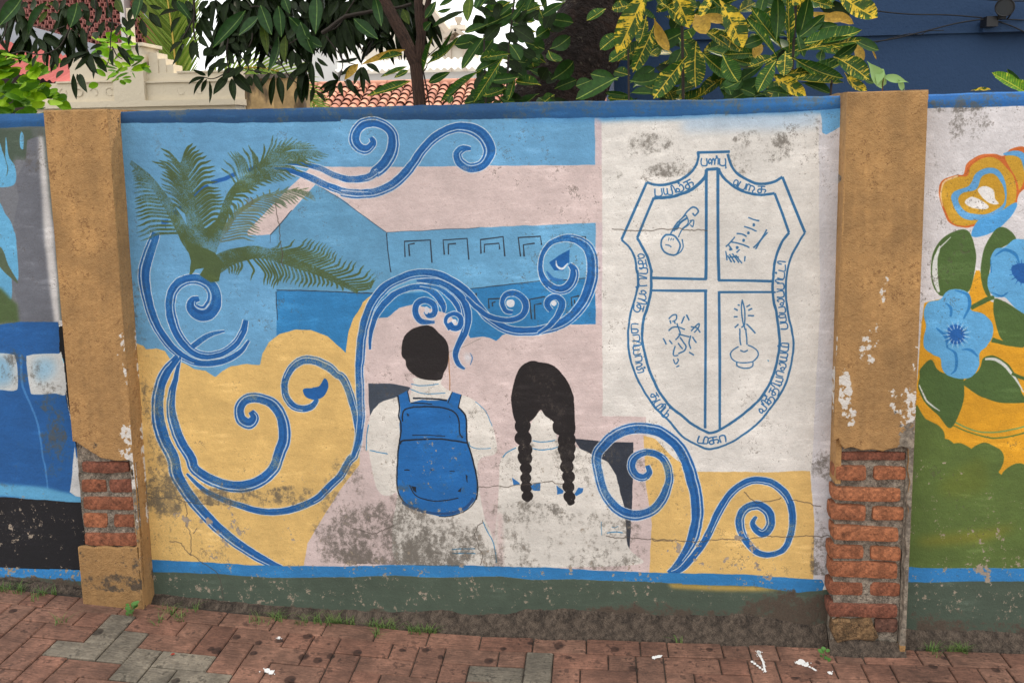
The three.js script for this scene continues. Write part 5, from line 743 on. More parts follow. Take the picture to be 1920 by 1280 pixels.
const MANGO_TWIGS = [[0.0036,-2.685,2.444,-1.3,-2.718,2.391,-1.3,-2.751,2.347,-1.3,-2.812,2.317,-1.3],[0.004,-2.482,2.589,-1.3,-2.473,2.518,-1.3,-2.457,2.473,-1.3,-2.474,2.384,-1.3,-2.477,2.34,-1.3],[0.0027,-2.504,2.345,-1.35,-2.525,2.264,-1.35,-2.551,2.232,-1.35],[0.0031,-2.892,2.454,-1.3,-2.835,2.443,-1.3,-2.783,2.429,-1.3,-2.714,2.449,-1.3],[0.0045,-3.007,2.52,-1.3,-3.027,2.462,-1.3,-3.047,2.409,-1.3,-3.07,2.373,-1.3],[0.0041,-2.631,2.574,-1.35,-2.669,2.521,-1.35,-2.704,2.454,-1.35],[0.0036,-2.468,2.34,-1.3,-2.447,2.294,-1.3,-2.42,2.275,-1.3],[0.0036,-2.812,2.317,-1.3,-2.871,2.309,-1.3,-2.957,2.329,-1.3,-3.017,2.317,-1.3],[0.004,-2.54,2.573,-1.3,-2.547,2.485,-1.3,-2.597,2.406,-1.3,-2.604,2.316,-1.3],[0.0031,-2.491,2.465,-1.3,-2.421,2.446,-1.3,-2.392,2.4,-1.3,-2.383,2.391,-1.3],[0.0063,-2.022,2.575,-1.3,-2.023,2.492,-1.3,-2.032,2.426,-1.3,-2.026,2.359,-1.3],[0.0045,-2.029,2.47,-1.3,-2.06,2.418,-1.3,-2.102,2.357,-1.3],[0.004,-1.726,2.387,-1.3,-1.732,2.352,-1.3,-1.748,2.321,-1.3],[0.004,-1.607,2.264,-1.3,-1.581,2.224,-1.3,-1.547,2.17,-1.3,-1.498,2.124,-1.3],[0.0036,-1.539,2.329,-1.3,-1.501,2.35,-1.3,-1.467,2.375,-1.3],[0.0036,-1.761,2.259,-1.3,-1.759,2.206,-1.3,-1.784,2.184,-1.3],[0.004,-1.853,2.364,-1.3,-1.867,2.289,-1.3,-1.861,2.217,-1.3,-1.858,2.199,-1.3],[0.0036,-1.862,2.199,-1.3,-1.949,2.166,-1.3,-1.996,2.176,-1.3],[0.0036,-1.759,2.206,-1.3,-1.69,2.195,-1.3,-1.63,2.181,-1.3],[0.004,-1.667,2.363,-1.3,-1.645,2.327,-1.3,-1.607,2.264,-1.3],[0.004,-1.732,2.514,-1.3,-1.695,2.518,-1.3,-1.655,2.499,-1.3],[0.0113,-1.324,2.36,-1.15,-1.269,2.393,-1.15,-1.214,2.433,-1.15,-1.126,2.448,-1.15,-1.038,2.462,-1.15,-0.95,2.468,-1.15,-0.88,2.486,-1.15],[0.0044,-1.228,2.435,-1.2,-1.261,2.394,-1.2,-1.338,2.366,-1.2],[0.004,-1.335,2.358,-1.25,-1.284,2.287,-1.25,-1.258,2.252,-1.25,-1.256,2.208,-1.25],[0.0035,-1.254,2.243,-1.25,-1.223,2.225,-1.25,-1.188,2.215,-1.25],[0.0031,-1.29,2.151,-1.3,-1.275,2.195,-1.3,-1.269,2.212,-1.3],[0.0047,-0.835,2.229,-1.1,-0.824,2.162,-1.1,-0.809,2.078,-1.1,-0.799,2.002,-1.1],[0.0034,-0.824,2.162,-1.1,-0.806,2.187,-1.1,-0.806,2.204,-1.1],[0.003,-0.818,2.221,-1.1,-0.787,2.245,-1.1,-0.748,2.277,-1.1],[0.0039,-1.157,2.535,-1.2,-1.228,2.44,-1.2],[0.0031,-1.488,2.358,-1.3,-1.459,2.384,-1.3]];
const LEFT_BRICKS = [[-1.98,0.641,-1.797,0.598],[-1.992,0.569,-1.895,0.517],[-1.878,0.571,-1.787,0.518],[-1.987,0.501,-1.786,0.449],[-1.995,0.436,-1.901,0.376],[-1.87,0.431,-1.787,0.379],[-1.993,0.356,-1.779,0.304]];
const RIGHT_BRICKS = [[0.861,0.721,1.082,0.688],[0.844,0.67,0.949,0.616],[0.982,0.668,1.085,0.619],[0.84,0.589,1.069,0.539],[0.835,0.522,0.951,0.463],[0.979,0.519,1.084,0.469],[0.843,0.442,1.064,0.39],[0.833,0.369,0.946,0.32],[0.977,0.369,1.074,0.317],[0.838,0.309,1.064,0.249],[0.836,0.229,0.948,0.178],[0.978,0.232,1.079,0.178],[0.836,0.148,1.07,0.097],[0.998,0.093,1.075,0.037]];
const RIGHT_STONE = [0.846,0.08,0.864,0.091,0.921,0.086,0.983,0.097,0.994,0.058,1.01,0.024,0.993,0.006,0.923,0.01,0.866,-0.002,0.843,0.039];
const LEFT_NOTCH = [-2.001,0.726,-1.987,0.72,-1.964,0.702,-1.936,0.685,-1.909,0.67,-1.895,0.663,-1.867,0.654,-1.839,0.648,-1.803,0.65,-1.78,0.654,-1.77,0.637,-1.78,0.602,-1.77,0.566,-1.779,0.516,-1.772,0.473,-1.781,0.43,-1.772,0.394,-1.78,0.365,-1.768,0.329,-1.772,0.311,-1.793,0.301,-1.822,0.305,-1.866,0.298,-1.909,0.304,-1.953,0.297,-1.996,0.302,-2.018,0.298];
const RIGHT_NOTCH = [0.825,0.763,0.842,0.773,0.85,0.75,0.866,0.732,0.887,0.741,0.925,0.731,0.961,0.736,0.998,0.728,1.034,0.739,1.071,0.743,1.085,0.737,1.088,0.695,1.085,0.655,1.094,0.609,1.085,0.563,1.093,0.51,1.088,0.457,1.087,0.403,1.093,0.35,1.087,0.295,1.093,0.241,1.087,0.187,1.091,0.132,1.086,0.077,1.082,0.022];
// ------------------------------------------------------------------ helpers
function makeRandom(seed) { let s = seed >>> 0; return () => { s = (s + 0x6d2b79f5) | 0; let t = Math.imul(s ^ (s >>> 15), 1 | s); t = (t + Math.imul(t ^ (t >>> 7), 61 | t)) ^ t; return ((t ^ (t >>> 14)) >>> 0) / 4294967296; }; }
const rnd = makeRandom(20240611), V3 = (x, y, z) => new THREE.Vector3(x, y, z), lerp = THREE.MathUtils.lerp, clamp = THREE.MathUtils.clamp, smooth = THREE.MathUtils.smoothstep;
// one tileable fractal noise field, sampled at many scales
const NS = 1024, NOISE = (() => {
  const out = new Float32Array(NS * NS); let norm = 0;
  for (let o = 0, cells = 8, amp = 1; o < 7; o++, cells *= 2, amp *= 0.6) {
    const r = makeRandom(77 + o), lat = new Float32Array(cells * cells).map(() => r()); norm += amp;
    for (let y = 0; y < NS; y++) {
      const fy = y / NS * cells, y0 = Math.floor(fy), ty = fy - y0, sy = ty * ty * (3 - 2 * ty), a = (y0 % cells) * cells, b = ((y0 + 1) % cells) * cells;
      for (let x = 0; x < NS; x++) {
        const fx = x / NS * cells, x0 = Math.floor(fx), tx = fx - x0, sx = tx * tx * (3 - 2 * tx), c0 = x0 % cells, c1 = (x0 + 1) % cells;
        out[y * NS + x] += amp * lerp(lerp(lat[a + c0], lat[a + c1], sx), lerp(lat[b + c0], lat[b + c1], sx), sy);
      }
    }
  }
  for (let i = 0; i < out.length; i++) out[i] = clamp((out[i] / norm - 0.5) * 1.9 + 0.5, 0, 1);
  return out;
})();
const noiseAt = (x, y) => NOISE[(((Math.floor(y) % NS) + NS) % NS) * NS + (((Math.floor(x) % NS) + NS) % NS)];
const mixAt = (x, y, f) => clamp((noiseAt(x * f * 0.86 + y * f * 0.51, y * f * 0.86 - x * f * 0.51) + noiseAt(x * f * 0.62 - y * f * 0.41 + 500, y * f * 0.62 + x * f * 0.41 + 120) - 1) * 0.85 + 0.5, 0, 1);   // two turned copies, so that no tile shows
const GRAIN = (() => { const r = makeRandom(5), g = new Float32Array(512 * 512).map(() => r()), o = new Float32Array(512 * 512); for (let y = 0; y < 512; y++) for (let x = 0; x < 512; x++) o[y * 512 + x] = (g[y * 512 + x] * 2 + g[y * 512 + ((x + 1) & 511)] + g[((y + 1) & 511) * 512 + x]) / 4; return o; })();
const grainAt = (x, y) => GRAIN[(y & 511) * 512 + (x & 511)];
const bumpNoise = (x, y, z) => noiseAt(x * 260 + z * 171 + 400, y * 260 + z * 119 + 400) - 0.5;   // metres in, for shaping rough edges

function newCanvas(w, h) { const c = document.createElement('canvas'); c.width = w; c.height = h; return c; }
function colourTexture(c, repeat) { const t = new THREE.CanvasTexture(c); t.colorSpace = THREE.SRGBColorSpace; if (repeat) t.wrapS = t.wrapT = THREE.RepeatWrapping; return t; }
function greyTexture(w, h, f, repeat = true) {
  const d = new Uint8Array(w * h * 4);
  for (let y = 0; y < h; y++) for (let x = 0; x < w; x++) { const v = clamp(f(x, y), 0, 1) * 255; d.set([v, v, v, 255], (y * w + x) * 4); }
  const t = new THREE.DataTexture(d, w, h); t.magFilter = THREE.LinearFilter; t.needsUpdate = true; if (repeat) t.wrapS = t.wrapT = THREE.RepeatWrapping; return t;
}
const names = new Map();
function numbered(name) { const n = names.get(name) ?? 0; names.set(name, n + 1); return n ? name + '_' + String(n).padStart(3, '0') : name; }
function shade(o) { o.castShadow = o.receiveShadow = true; return o; }
function part(name, geometry, material, parent) { const m = shade(new THREE.Mesh(geometry, material)); m.name = name; parent.add(m); return m; }
function thing(name, label, category, position = [0, 0, 0], group) {
  const o = new THREE.Group(); o.name = numbered(name); o.position.set(...position); o.userData = { label, category }; if (group) o.userData.group = group; scene.add(o); return o;
}
function structure(name, geometry, material) { const o = geometry ? shade(new THREE.Mesh(geometry, material)) : new THREE.Group(); o.name = numbered(name); o.userData.kind = 'structure'; scene.add(o); return o; }
function standard(color, roughness = 0.9, extra = {}) { return new THREE.MeshStandardMaterial({ color, roughness, ...extra }); }
function uvMetres(g) {   // metres along the surface: x+z across, y up; on level faces x and z
  const p = g.attributes.position, n = g.attributes.normal, uv = new Float32Array(p.count * 2);
  for (let i = 0; i < p.count; i++) { const flat = Math.abs(n.getY(i)) > 0.8; uv[i * 2] = flat ? p.getX(i) : p.getX(i) + (Math.abs(n.getX(i)) > 0.8 ? p.getZ(i) : 0); uv[i * 2 + 1] = flat ? p.getZ(i) : p.getY(i); }
  return g.setAttribute('uv', new THREE.BufferAttribute(uv, 2));
}
function box(x0, x1, y0, y1, z0, z1, seg = [1, 1, 1]) { const g = new THREE.BoxGeometry(x1 - x0, y1 - y0, z1 - z0, ...seg); return g.translate((x0 + x1) / 2, (y0 + y1) / 2, (z0 + z1) / 2); }
function roughen(g, amount, scale = 1, round = 0) {   // moves vertices by position, so shared corners stay closed
  const p = g.attributes.position; g.computeBoundingBox(); const b = g.boundingBox, c = b.getCenter(V3()), h = b.getSize(V3()).multiplyScalar(0.5);
  for (let i = 0; i < p.count; i++) {
    const x = p.getX(i), y = p.getY(i), z = p.getZ(i), s = scale;
    const e = [Math.abs(x - c.x) / h.x, Math.abs(y - c.y) / h.y, Math.abs(z - c.z) / h.z].filter((v) => v > 0.98).length, k = e > 1 ? round * (e - 1) : 0;
    p.setXYZ(i, x + bumpNoise(y * s + 3, z * s + x * s, x * s) * amount - Math.sign(x - c.x) * k, y + bumpNoise(x * s + 7, z * s - y * s, y * s) * amount - Math.sign(y - c.y) * k, z + bumpNoise(x * s - 5, y * s + z * s, z * s) * amount - Math.sign(z - c.z) * k);
  }
  g.computeVertexNormals(); return g;
}
function spline(flat, stride, closed, steps = 7) {   // Catmull-Rom through points of `stride` numbers
  const n = flat.length / stride, out = [], at = (i, c) => flat[(closed ? (i + n) % n : clamp(i, 0, n - 1)) * stride + c];
  for (let i = 0; i < (closed ? n : n - 1); i++) for (let s = 0; s < steps; s++) {
    const t = s / steps, q = [];
    for (let c = 0; c < stride; c++) { const a = at(i - 1, c), b = at(i, c), d = at(i + 1, c), e = at(i + 2, c); q.push(0.5 * (2 * b + (d - a) * t + (2 * a - 5 * b + 4 * d - e) * t * t + (3 * b - a - 3 * d + e) * t * t * t)); }
    out.push(q);
  }
  if (!closed) out.push(Array.from({ length: stride }, (_, c) => flat[(n - 1) * stride + c]));
  return out;
}

// ------------------------------------------------------------------ painted wall panels: paint, stains, chips and cracks on plaster
function paintPanel(ops, dirt, x0, width, y0, height, scale, seed) {
  const W = Math.round(width * scale), H = Math.round(height * scale), canvas = newCanvas(W, H), main = canvas.getContext('2d'), r = makeRandom(seed);
  const X = (mm) => (mm / 1000 - x0) * scale, Y = (mm) => (y0 + height - mm / 1000) * scale, k = scale / 1000;
  let ctx = main, layer = null;
  const wob = (x, y, a) => (noiseAt(x * 2.2 + seed, y * 2.2) - 0.5) * a;
  const trace = (points) => { ctx.beginPath(); points.forEach(([x, y], i) => { const a = x + wob(x, y, 5.2 * k), b = y + wob(y + 300, x, 5.2 * k); i ? ctx.lineTo(a, b) : ctx.moveTo(a, b); }); ctx.closePath(); ctx.fill(); };
  const densify = (q) => { const o = []; for (let i = 0; i < q.length; i++) { const a = q[i], b = q[(i + 1) % q.length], n = Math.max(1, Math.ceil(Math.hypot(b[0] - a[0], b[1] - a[1]) / (9 * k))); for (let j = 0; j < n; j++) o.push([lerp(a[0], b[0], j / n), lerp(a[1], b[1], j / n)]); } return o; };
  const ribbon = (q, grow = 0, shift = 0, mul = 1) => {
    const L = [], R = [];
    q.forEach(([x, y, w], i) => {
      const a = q[Math.max(0, i - 1)], b = q[Math.min(q.length - 1, i + 1)], dx = b[0] - a[0], dy = b[1] - a[1], l = Math.hypot(dx, dy) || 1, h = Math.max(0.2, w * mul / 2 + grow), cx = x - dy / l * shift * w, cy = y + dx / l * shift * w;
      L.push([cx - dy / l * h, cy + dx / l * h]); R.unshift([cx + dy / l * h, cy - dx / l * h]);
    });
    trace([...L, ...R]);
  };
  const flush = (dry) => {
    if (!layer) return;
    const c = layer.getContext('2d'), im = c.getImageData(0, 0, W, H), d = im.data;
    for (let y = 0; y < H; y++) for (let x = 0; x < W; x++) {
      const i = (y * W + x) * 4 + 3; if (!d[i]) continue;
      const n = noiseAt(x * 1.6 + 90, y * 1.6) * 0.45 + grainAt(x, y) * 0.55;
      d[i] *= dry === 'd' ? (n < 0.36 ? 0.28 : n < 0.45 ? 0.72 : 1) : (n < 0.32 ? 0.55 : n < 0.4 ? 0.85 : 1);
    }
    c.putImageData(im, 0, 0); main.drawImage(layer, 0, 0); layer = null; ctx = main;
  };
  let kind = '';
  for (const op of ops) {
    const now = op[0] === 'd' ? 'd' : op[0] === 's' ? 's' : '';
    if (now !== kind) { flush(kind); kind = now; if (now) { layer = newCanvas(W, H); ctx = layer.getContext('2d'); } }
    ctx.fillStyle = op[1];
    if (op[0] === 'p') {
      const [, , curved, f, soft] = op, q = []; for (let i = 0; i < f.length; i += 2) q.push([X(f[i]), Y(f[i + 1])]);
      ctx.filter = soft ? 'blur(' + (soft === 1 ? 6 : 16) * k + 'px)' : 'none';
      trace(curved ? spline(q.flat(), 2, true) : densify(q)); ctx.filter = 'none';
    } else if (op[0] === 'c') { const [x, y, rad] = op[2]; trace(spline(Array.from({ length: 12 }, (_, i) => [X(x) + Math.cos(i / 12 * 6.283) * rad * k, Y(y) + Math.sin(i / 12 * 6.283) * rad * k * (0.92 + 0.16 * r())]).flat(), 2, true)); }
    else {
      const f = op[2], q = []; for (let i = 0; i < f.length; i += 3) q.push(X(f[i]), Y(f[i + 1]), f[i + 2] * k);
      const c = op[0] === 'l' ? Array.from({ length: q.length / 3 }, (_, i) => q.slice(i * 3, i * 3 + 3)) : spline(q, 3, false, 9);
      if (op[0] === 's') {
        ctx.fillStyle = 'rgba(206,215,222,0.9)'; ribbon(c, 5.4 * k); ctx.fillStyle = op[1]; ribbon(c, 2.2 * k);
        ctx.fillStyle = 'rgba(40,108,176,0.4)'; ribbon(c, 0, -0.18, 0.22);
        ctx.fillStyle = 'rgba(205,216,226,0.85)'; let run = []; c.forEach((p, i) => { const on = i > 3 && i < c.length - 4 && p[2] > 21 * k; if (on) run.push(p); if (!on || i === c.length - 5) { if (run.length > 12) ribbon(run, 0.2 * k, 0.30, 0.11); run = []; } }); ctx.fillStyle = 'rgba(12,62,118,0.35)'; ribbon(c, 0, 0.05, 0.2);
      } else ribbon(c);
    }
  }
  flush(kind);
  // hairline cracks
  main.lineJoin = 'round';
  for (const c of CRACKS) for (let pass = 0; pass < 2; pass++) {
    main.beginPath(); main.strokeStyle = pass ? 'rgba(40,34,30,0.8)' : 'rgba(120,108,96,0.4)'; main.lineWidth = (pass ? 1.5 : 4.5) * k;
    for (let i = 0; i + 3 < c.length; i += 2) for (let j = 0; j <= 10; j++) { const x = X(lerp(c[i], c[i + 2], j / 10) * 1000), y = Y(lerp(c[i + 1], c[i + 3], j / 10) * 1000), a = x + wob(x * 2, y * 2, 16 * k), b = y + wob(y * 2, x * 2, 16 * k); i || j ? main.lineTo(a, b) : main.moveTo(a, b); }
    main.stroke();
  }
  // stains, chips, grain
  const image = main.getImageData(0, 0, W, H), d = image.data, relief = new Uint8Array(W * H * 4);
  const amount = [0, 1, 2, 3].map(() => new Float32Array(W * H));
  for (const [dx, dy, rx, ry, am, type] of dirt) {
    const cx = X(dx * 1000), cy = Y(dy * 1000), ax = rx * scale * 1.35, ay = ry * scale * 1.35, m = amount[type];
    for (let y = Math.max(0, Math.floor(cy - ay)); y < Math.min(H, cy + ay); y++) for (let x = Math.max(0, Math.floor(cx - ax)); x < Math.min(W, cx + ax); x++) {
      const q = ((x - cx) / ax) ** 2 + ((y - cy) / ay) ** 2; if (q < 1) { const i = y * W + x; m[i] = Math.max(m[i], am * Math.min(1, (1 - q) * 1.7)); }
    }
  }
  for (let y = 0; y < H; y++) for (let x = 0; x < W; x++) {
    const i = y * W + x, o = i * 4, sx = x / k, sy = y / k;     // sx, sy in millimetres
    const coarse = mixAt(sx + seed * 300, sy, 0.8), mid = mixAt(sx + 311, sy + seed, 3.4), fine = mixAt(sx, sy + 77, 11), g = grainAt(x + 7 * (y >> 9), y + 13 * (x >> 9)), brush = noiseAt(sx * 0.9 + sy * 0.13 + 31, sy * 5.1), drip = mixAt(sx * 1.0 + 200, sy * 0.16 + seed, 4.6);
    const thin = smooth(brush * 0.5 + coarse * 0.3 + g * 0.2, 0.55, 0.85) * 13; let s = 0.93 + 0.09 * coarse + 0.06 * (brush - 0.5) + 0.06 * (mid - 0.5) + 0.11 * (g - 0.5), R = d[o] * s + thin, G = d[o + 1] * s + thin, B = d[o + 2] * s + thin, h = 0.5 + 0.34 * (fine - 0.5) + 0.34 * (g - 0.5) + 0.2 * (mid - 0.5);
    // pits that hold dust everywhere
    const pit = smooth(0.09 - fine * 0.42 - g * 0.26 + 0.18 * (coarse - 0.4), 0, 0.06) * 0.5; if (pit > 0) { R = lerp(R, 84, pit); G = lerp(G, 76, pit); B = lerp(B, 68, pit); h -= pit * 0.25; }
    let a = amount[0][i] * (y0 + height - sy / 1000 < 0.215 ? 0.3 : 1);   // dark mould in the pores, little of it on the newer paint of the stripe and base
    if (a > 0) { a *= smooth(a, 0.05, 0.5); a = clamp(a + (coarse - 0.5) * 0.7 * Math.min(1, a * 2), 0, 1.2); const n = mid * 0.22 + fine * 0.32 + g * 0.38 + drip * 0.18, t = smooth(n, 0.76 - a * 0.50, 1.0 - a * 0.40) * Math.min(0.8, 0.42 + a * 0.36); R = lerp(R, 84, t); G = lerp(G, 79, t); B = lerp(B, 71, t); h -= t * 0.1; }
    a = amount[1][i];       // chipped paint, bare plaster below
    if (a > 0) { a = clamp(a + (coarse - 0.5) * 0.5, 0, 1.1); const n = mid * 0.55 + fine * 0.35 + g * 0.12, t = smooth(n, 0.90 - a * 0.42, 0.925 - a * 0.42); if (t > 0) { const v = 0.75 + 0.35 * fine; R = lerp(R, 158 * v, t); G = lerp(G, 144 * v, t); B = lerp(B, 128 * v, t); h -= t * 0.32; } }
    a = amount[3][i];       // small flecks knocked off the paint
    if (a > 0) { const n = fine * 0.55 + g * 0.3 + mid * 0.25, t = smooth(n, 0.92 - a * 0.3, 0.95 - a * 0.3); R = lerp(R, 150, t); G = lerp(G, 136, t); B = lerp(B, 118, t); h -= t * 0.25; }
    a = amount[2][i];       // mud splashed up from the pavement
    if (a > 0) { a = Math.max(0, a * 0.8 + (coarse - 0.5) * 0.8 + (mid - 0.5) * 0.5); const n = mid * 0.2 + fine * 0.35 + g * 0.45, t = smooth(n, 0.78 - a * 0.55, 1.0 - a * 0.5); R = lerp(R, 60 + 34 * g, t); G = lerp(G, 51 + 30 * g, t); B = lerp(B, 42 + 26 * g, t); }
    d[o] = R; d[o + 1] = G; d[o + 2] = B; const hv = clamp(h, 0, 1) * 255, ro = ((H - 1 - y) * W + x) * 4; relief[ro] = relief[ro + 1] = relief[ro + 2] = hv; relief[ro + 3] = 255;
  }
  main.putImageData(image, 0, 0);
  const map = colourTexture(canvas), bump = new THREE.DataTexture(relief, W, H); bump.magFilter = THREE.LinearFilter; bump.needsUpdate = true;
  return new THREE.MeshStandardMaterial({ map, bumpMap: bump, bumpScale: 0.0026, roughness: 0.88 });
}
function panelGeometry(x0, x1, ux0, uw, uy0, uh, nx) {   // plaster face with slight waves, a worn top and a flat back
  const ny = 70, yb = -0.35, thick = 0.2, pos = [], uv = [], idx = [];
  const top = (x) => 1.968 + bumpNoise(x * 0.7, 4, 1) * 0.010 + bumpNoise(x * 5, 9, 2) * 0.006;
  for (let j = 0; j <= ny; j++) for (let i = 0; i <= nx; i++) {
    const x = lerp(x0, x1, i / nx), y = lerp(yb, top(x), j / ny), edge = smooth(y, top(x) - 0.012, top(x)) * 0.006;
    pos.push(x, y, bumpNoise(x * 0.35, y * 0.35, 6) * 0.008 + bumpNoise(x * 1.9, y * 1.9, 8) * 0.002 - edge); uv.push((x - ux0) / uw, (y - uy0) / uh);
  }
  const base = pos.length / 3;
  for (let i = 0; i <= nx; i++) { const x = lerp(x0, x1, i / nx); pos.push(x, top(x) + bumpNoise(x * 3, 2, 5) * 0.004, -thick / 2, x, top(x) - 0.004, -thick, x, yb, -thick); uv.push((x - ux0) / uw, 0.995, (x - ux0) / uw, 0.99, (x - ux0) / uw, 0.1); }
  const row = nx + 1, quad = (a, b, c, e) => idx.push(a, b, c, a, c, e);
  for (let j = 0; j < ny; j++) for (let i = 0; i < nx; i++) quad(j * row + i, j * row + i + 1, (j + 1) * row + i + 1, (j + 1) * row + i);
  for (let i = 0; i < nx; i++) { const f = ny * row + i, b = base + i * 3; quad(f, f + 1, b + 3, b); quad(b, b + 3, b + 4, b + 1); quad(b + 1, b + 4, b + 5, b + 2); }
  const g = new THREE.BufferGeometry(); g.setAttribute('position', new THREE.Float32BufferAttribute(pos, 3)); g.setAttribute('uv', new THREE.Float32BufferAttribute(uv, 2)); g.setIndex(idx); g.computeVertexNormals(); return g;
}
const wall = thing('boundary_wall', 'long plastered boundary wall painted with murals, ochre pillars and a blue top band', 'wall');
const groundAt = (x) => -0.042 + 0.0375 * (Math.sqrt((x + 0.55) ** 2 + 0.0225) - (x + 0.55));
console.log('painting');
{
  const m1 = paintPanel(MURAL_MAIN, DIRT_MAIN, -1.80, 2.68, -0.12, 2.10, 760, 11);
  part('mural_panel', panelGeometry(-1.80, 0.875, -1.80, 2.68, -0.12, 2.10, 110), m1, wall).userData.label = 'wall panel painted with two pupils, a palm, blue scrolls and a shield crest';
  const m2 = paintPanel(MURAL_LEFT, DIRT_LEFT, -3.7, 1.72, -0.12, 2.10, 560, 23);
  part('mural_panel', panelGeometry(-3.7, -1.985, -3.7, 1.72, -0.12, 2.10, 60), m2, wall).userData.label = 'wall panel painted with a grey tree trunk and the windows of a blue bus';
  const m3 = paintPanel(MURAL_RIGHT, DIRT_RIGHT, 1.07, 1.72, -0.12, 2.10, 560, 37);
  part('mural_panel', panelGeometry(1.075, 2.79, 1.07, 1.72, -0.12, 2.10, 60), m3, wall).userData.label = 'wall panel painted with blue flowers and green leaves on yellow';
}
console.log('pillars');
// ochre render of the pillars
function ochreMaterial(seed, patches) {
  const S = 620, W = 256, H = 1300, x0 = 0, c = newCanvas(W, H), q = c.getContext('2d'); q.fillStyle = '#ad8553'; q.fillRect(0, 0, W, H);
  const im = q.getImageData(0, 0, W, H), d = im.data;
  for (let y = 0; y < H; y++) for (let x = 0; x < W; x++) {
    const o = (y * W + x) * 4, mx = x / S * 1000, my = y / S * 1000, a = mixAt(mx + seed * 90, my, 0.8), b = mixAt(mx, my + seed, 4.4), f = mixAt(mx, my, 11), g = grainAt(x, y);
    let s = 0.87 + 0.17 * a + 0.08 * (b - 0.5) + 0.1 * (g - 0.5) + 0.09 * (noiseAt(mx * 6 + seed, my * 0.5) - 0.5), R = d[o] * s, G = d[o + 1] * s, B = d[o + 2] * s;
    const pit = smooth(0.13 - f * 0.42 - g * 0.26 + 0.2 * (a - 0.4), 0, 0.07) * 0.5; R = lerp(R, 92, pit); G = lerp(G, 62, pit); B = lerp(B, 34, pit);
    const Y = 2.0 - y / S; let white = 0, dark = 0, bare = 0;
    for (const [px, py, rx, ry, am, type] of patches) { const e = ((x / S - px) / rx) ** 2 + ((Y - py) / ry) ** 2; if (e < 1) { const v = am * Math.min(1, (1 - e) * 1.6); if (type === 2) bare = Math.max(bare, v); else if (type) dark = Math.max(dark, v); else white = Math.max(white, v); } }
    if (bare) { const t = smooth(b * 0.6 + f * 0.3 + g * 0.1, 0.75 - bare * 0.6, 0.8 - bare * 0.6), v = 0.75 + 0.5 * f; R = lerp(R, 128 * v, t); G = lerp(G, 118 * v, t); B = lerp(B, 104 * v, t); }
    if (white) { const t = smooth(a * 0.2 + b * 0.55 + f * 0.25, 0.8 - white * 0.4, 0.83 - white * 0.4); R = lerp(R, 205, t); G = lerp(G, 200, t); B = lerp(B, 192, t); }
    if (dark) { const t = smooth(a * 0.2 + b * 0.35 + f * 0.3 + g * 0.2, 0.82 - dark * 0.5, 0.98 - dark * 0.4) * 0.85; R = lerp(R, 66, t); G = lerp(G, 58, t); B = lerp(B, 50, t); }
    d[o] = R; d[o + 1] = G; d[o + 2] = B;
  }
  q.putImageData(im, 0, 0);
  const t = colourTexture(c, true); t.repeat.set(S / W, S / H); t.offset.set(0, 0);
  return new THREE.MeshStandardMaterial({ map: t, roughness: 0.9, bumpMap: plasterBump, bumpScale: 0.006 });
}
const plasterBump = greyTexture(512, 512, (x, y) => 0.5 + 0.55 * (noiseAt(x * 8, y * 8) - 0.5) + 0.4 * (grainAt(x, y) - 0.5)); plasterBump.repeat.set(1.6, 1.6);
const brickTint = [[0.42, 0.155, 0.072], [0.34, 0.122, 0.062], [0.46, 0.175, 0.08], [0.27, 0.098, 0.058], [0.17, 0.08, 0.055]];
const brickMap = (() => { const t = new THREE.DataTexture(new Uint8Array(256 * 256 * 4), 256, 256), d = t.image.data; for (let y = 0; y < 256; y++) for (let x = 0; x < 256; x++) { const n = noiseAt(x * 12, y * 12), g = grainAt(x, y), soot = smooth(noiseAt(x * 4 + 200, y * 4 + 90) * 0.7 + n * 0.3, 0.55, 0.85), v = clamp(0.6 + 0.4 * n + 0.3 * (g - 0.5), 0, 1) * (1 - 0.35 * soot); d.set([v * 255, v * 252, v * 248, 255], (y * 256 + x) * 4); } t.colorSpace = THREE.SRGBColorSpace; t.wrapS = t.wrapT = THREE.RepeatWrapping; t.magFilter = THREE.LinearFilter; t.needsUpdate = true; t.repeat.set(4, 4); return t; })();
const brickMaterials = brickTint.map((c) => standard(new THREE.Color().setRGB(...c.map((v) => v * 1.2)), 0.95, { map: brickMap, bumpMap: plasterBump, bumpScale: 0.006 }));
const mortarMap = (() => { const t = new THREE.DataTexture(new Uint8Array(256 * 256 * 4), 256, 256), d = t.image.data; for (let y = 0; y < 256; y++) for (let x = 0; x < 256; x++) { const v = clamp(0.55 + 0.5 * noiseAt(x * 12 + 60, y * 12) + 0.5 * (grainAt(x, y) - 0.5), 0, 1) * 255; d.set([v, v * 0.97, v * 0.93, 255], (y * 256 + x) * 4); } t.colorSpace = THREE.SRGBColorSpace; t.wrapS = t.wrapT = THREE.RepeatWrapping; t.magFilter = THREE.LinearFilter; t.needsUpdate = true; t.repeat.set(3, 3); return t; })();
const mortarMaterial = standard(new THREE.Color().setRGB(0.37, 0.33, 0.28), 1, { map: mortarMap, bumpMap: plasterBump, bumpScale: 0.012 });
const dirtyMortar = standard(new THREE.Color().setRGB(0.125, 0.10, 0.08), 1, { map: mortarMap, bumpMap: plasterBump, bumpScale: 0.014 });
function outline(flat) { const s = new THREE.Shape(); for (let i = 0; i < flat.length; i += 2) i ? s.lineTo(flat[i], flat[i + 1]) : s.moveTo(flat[i], flat[i + 1]); return s; }
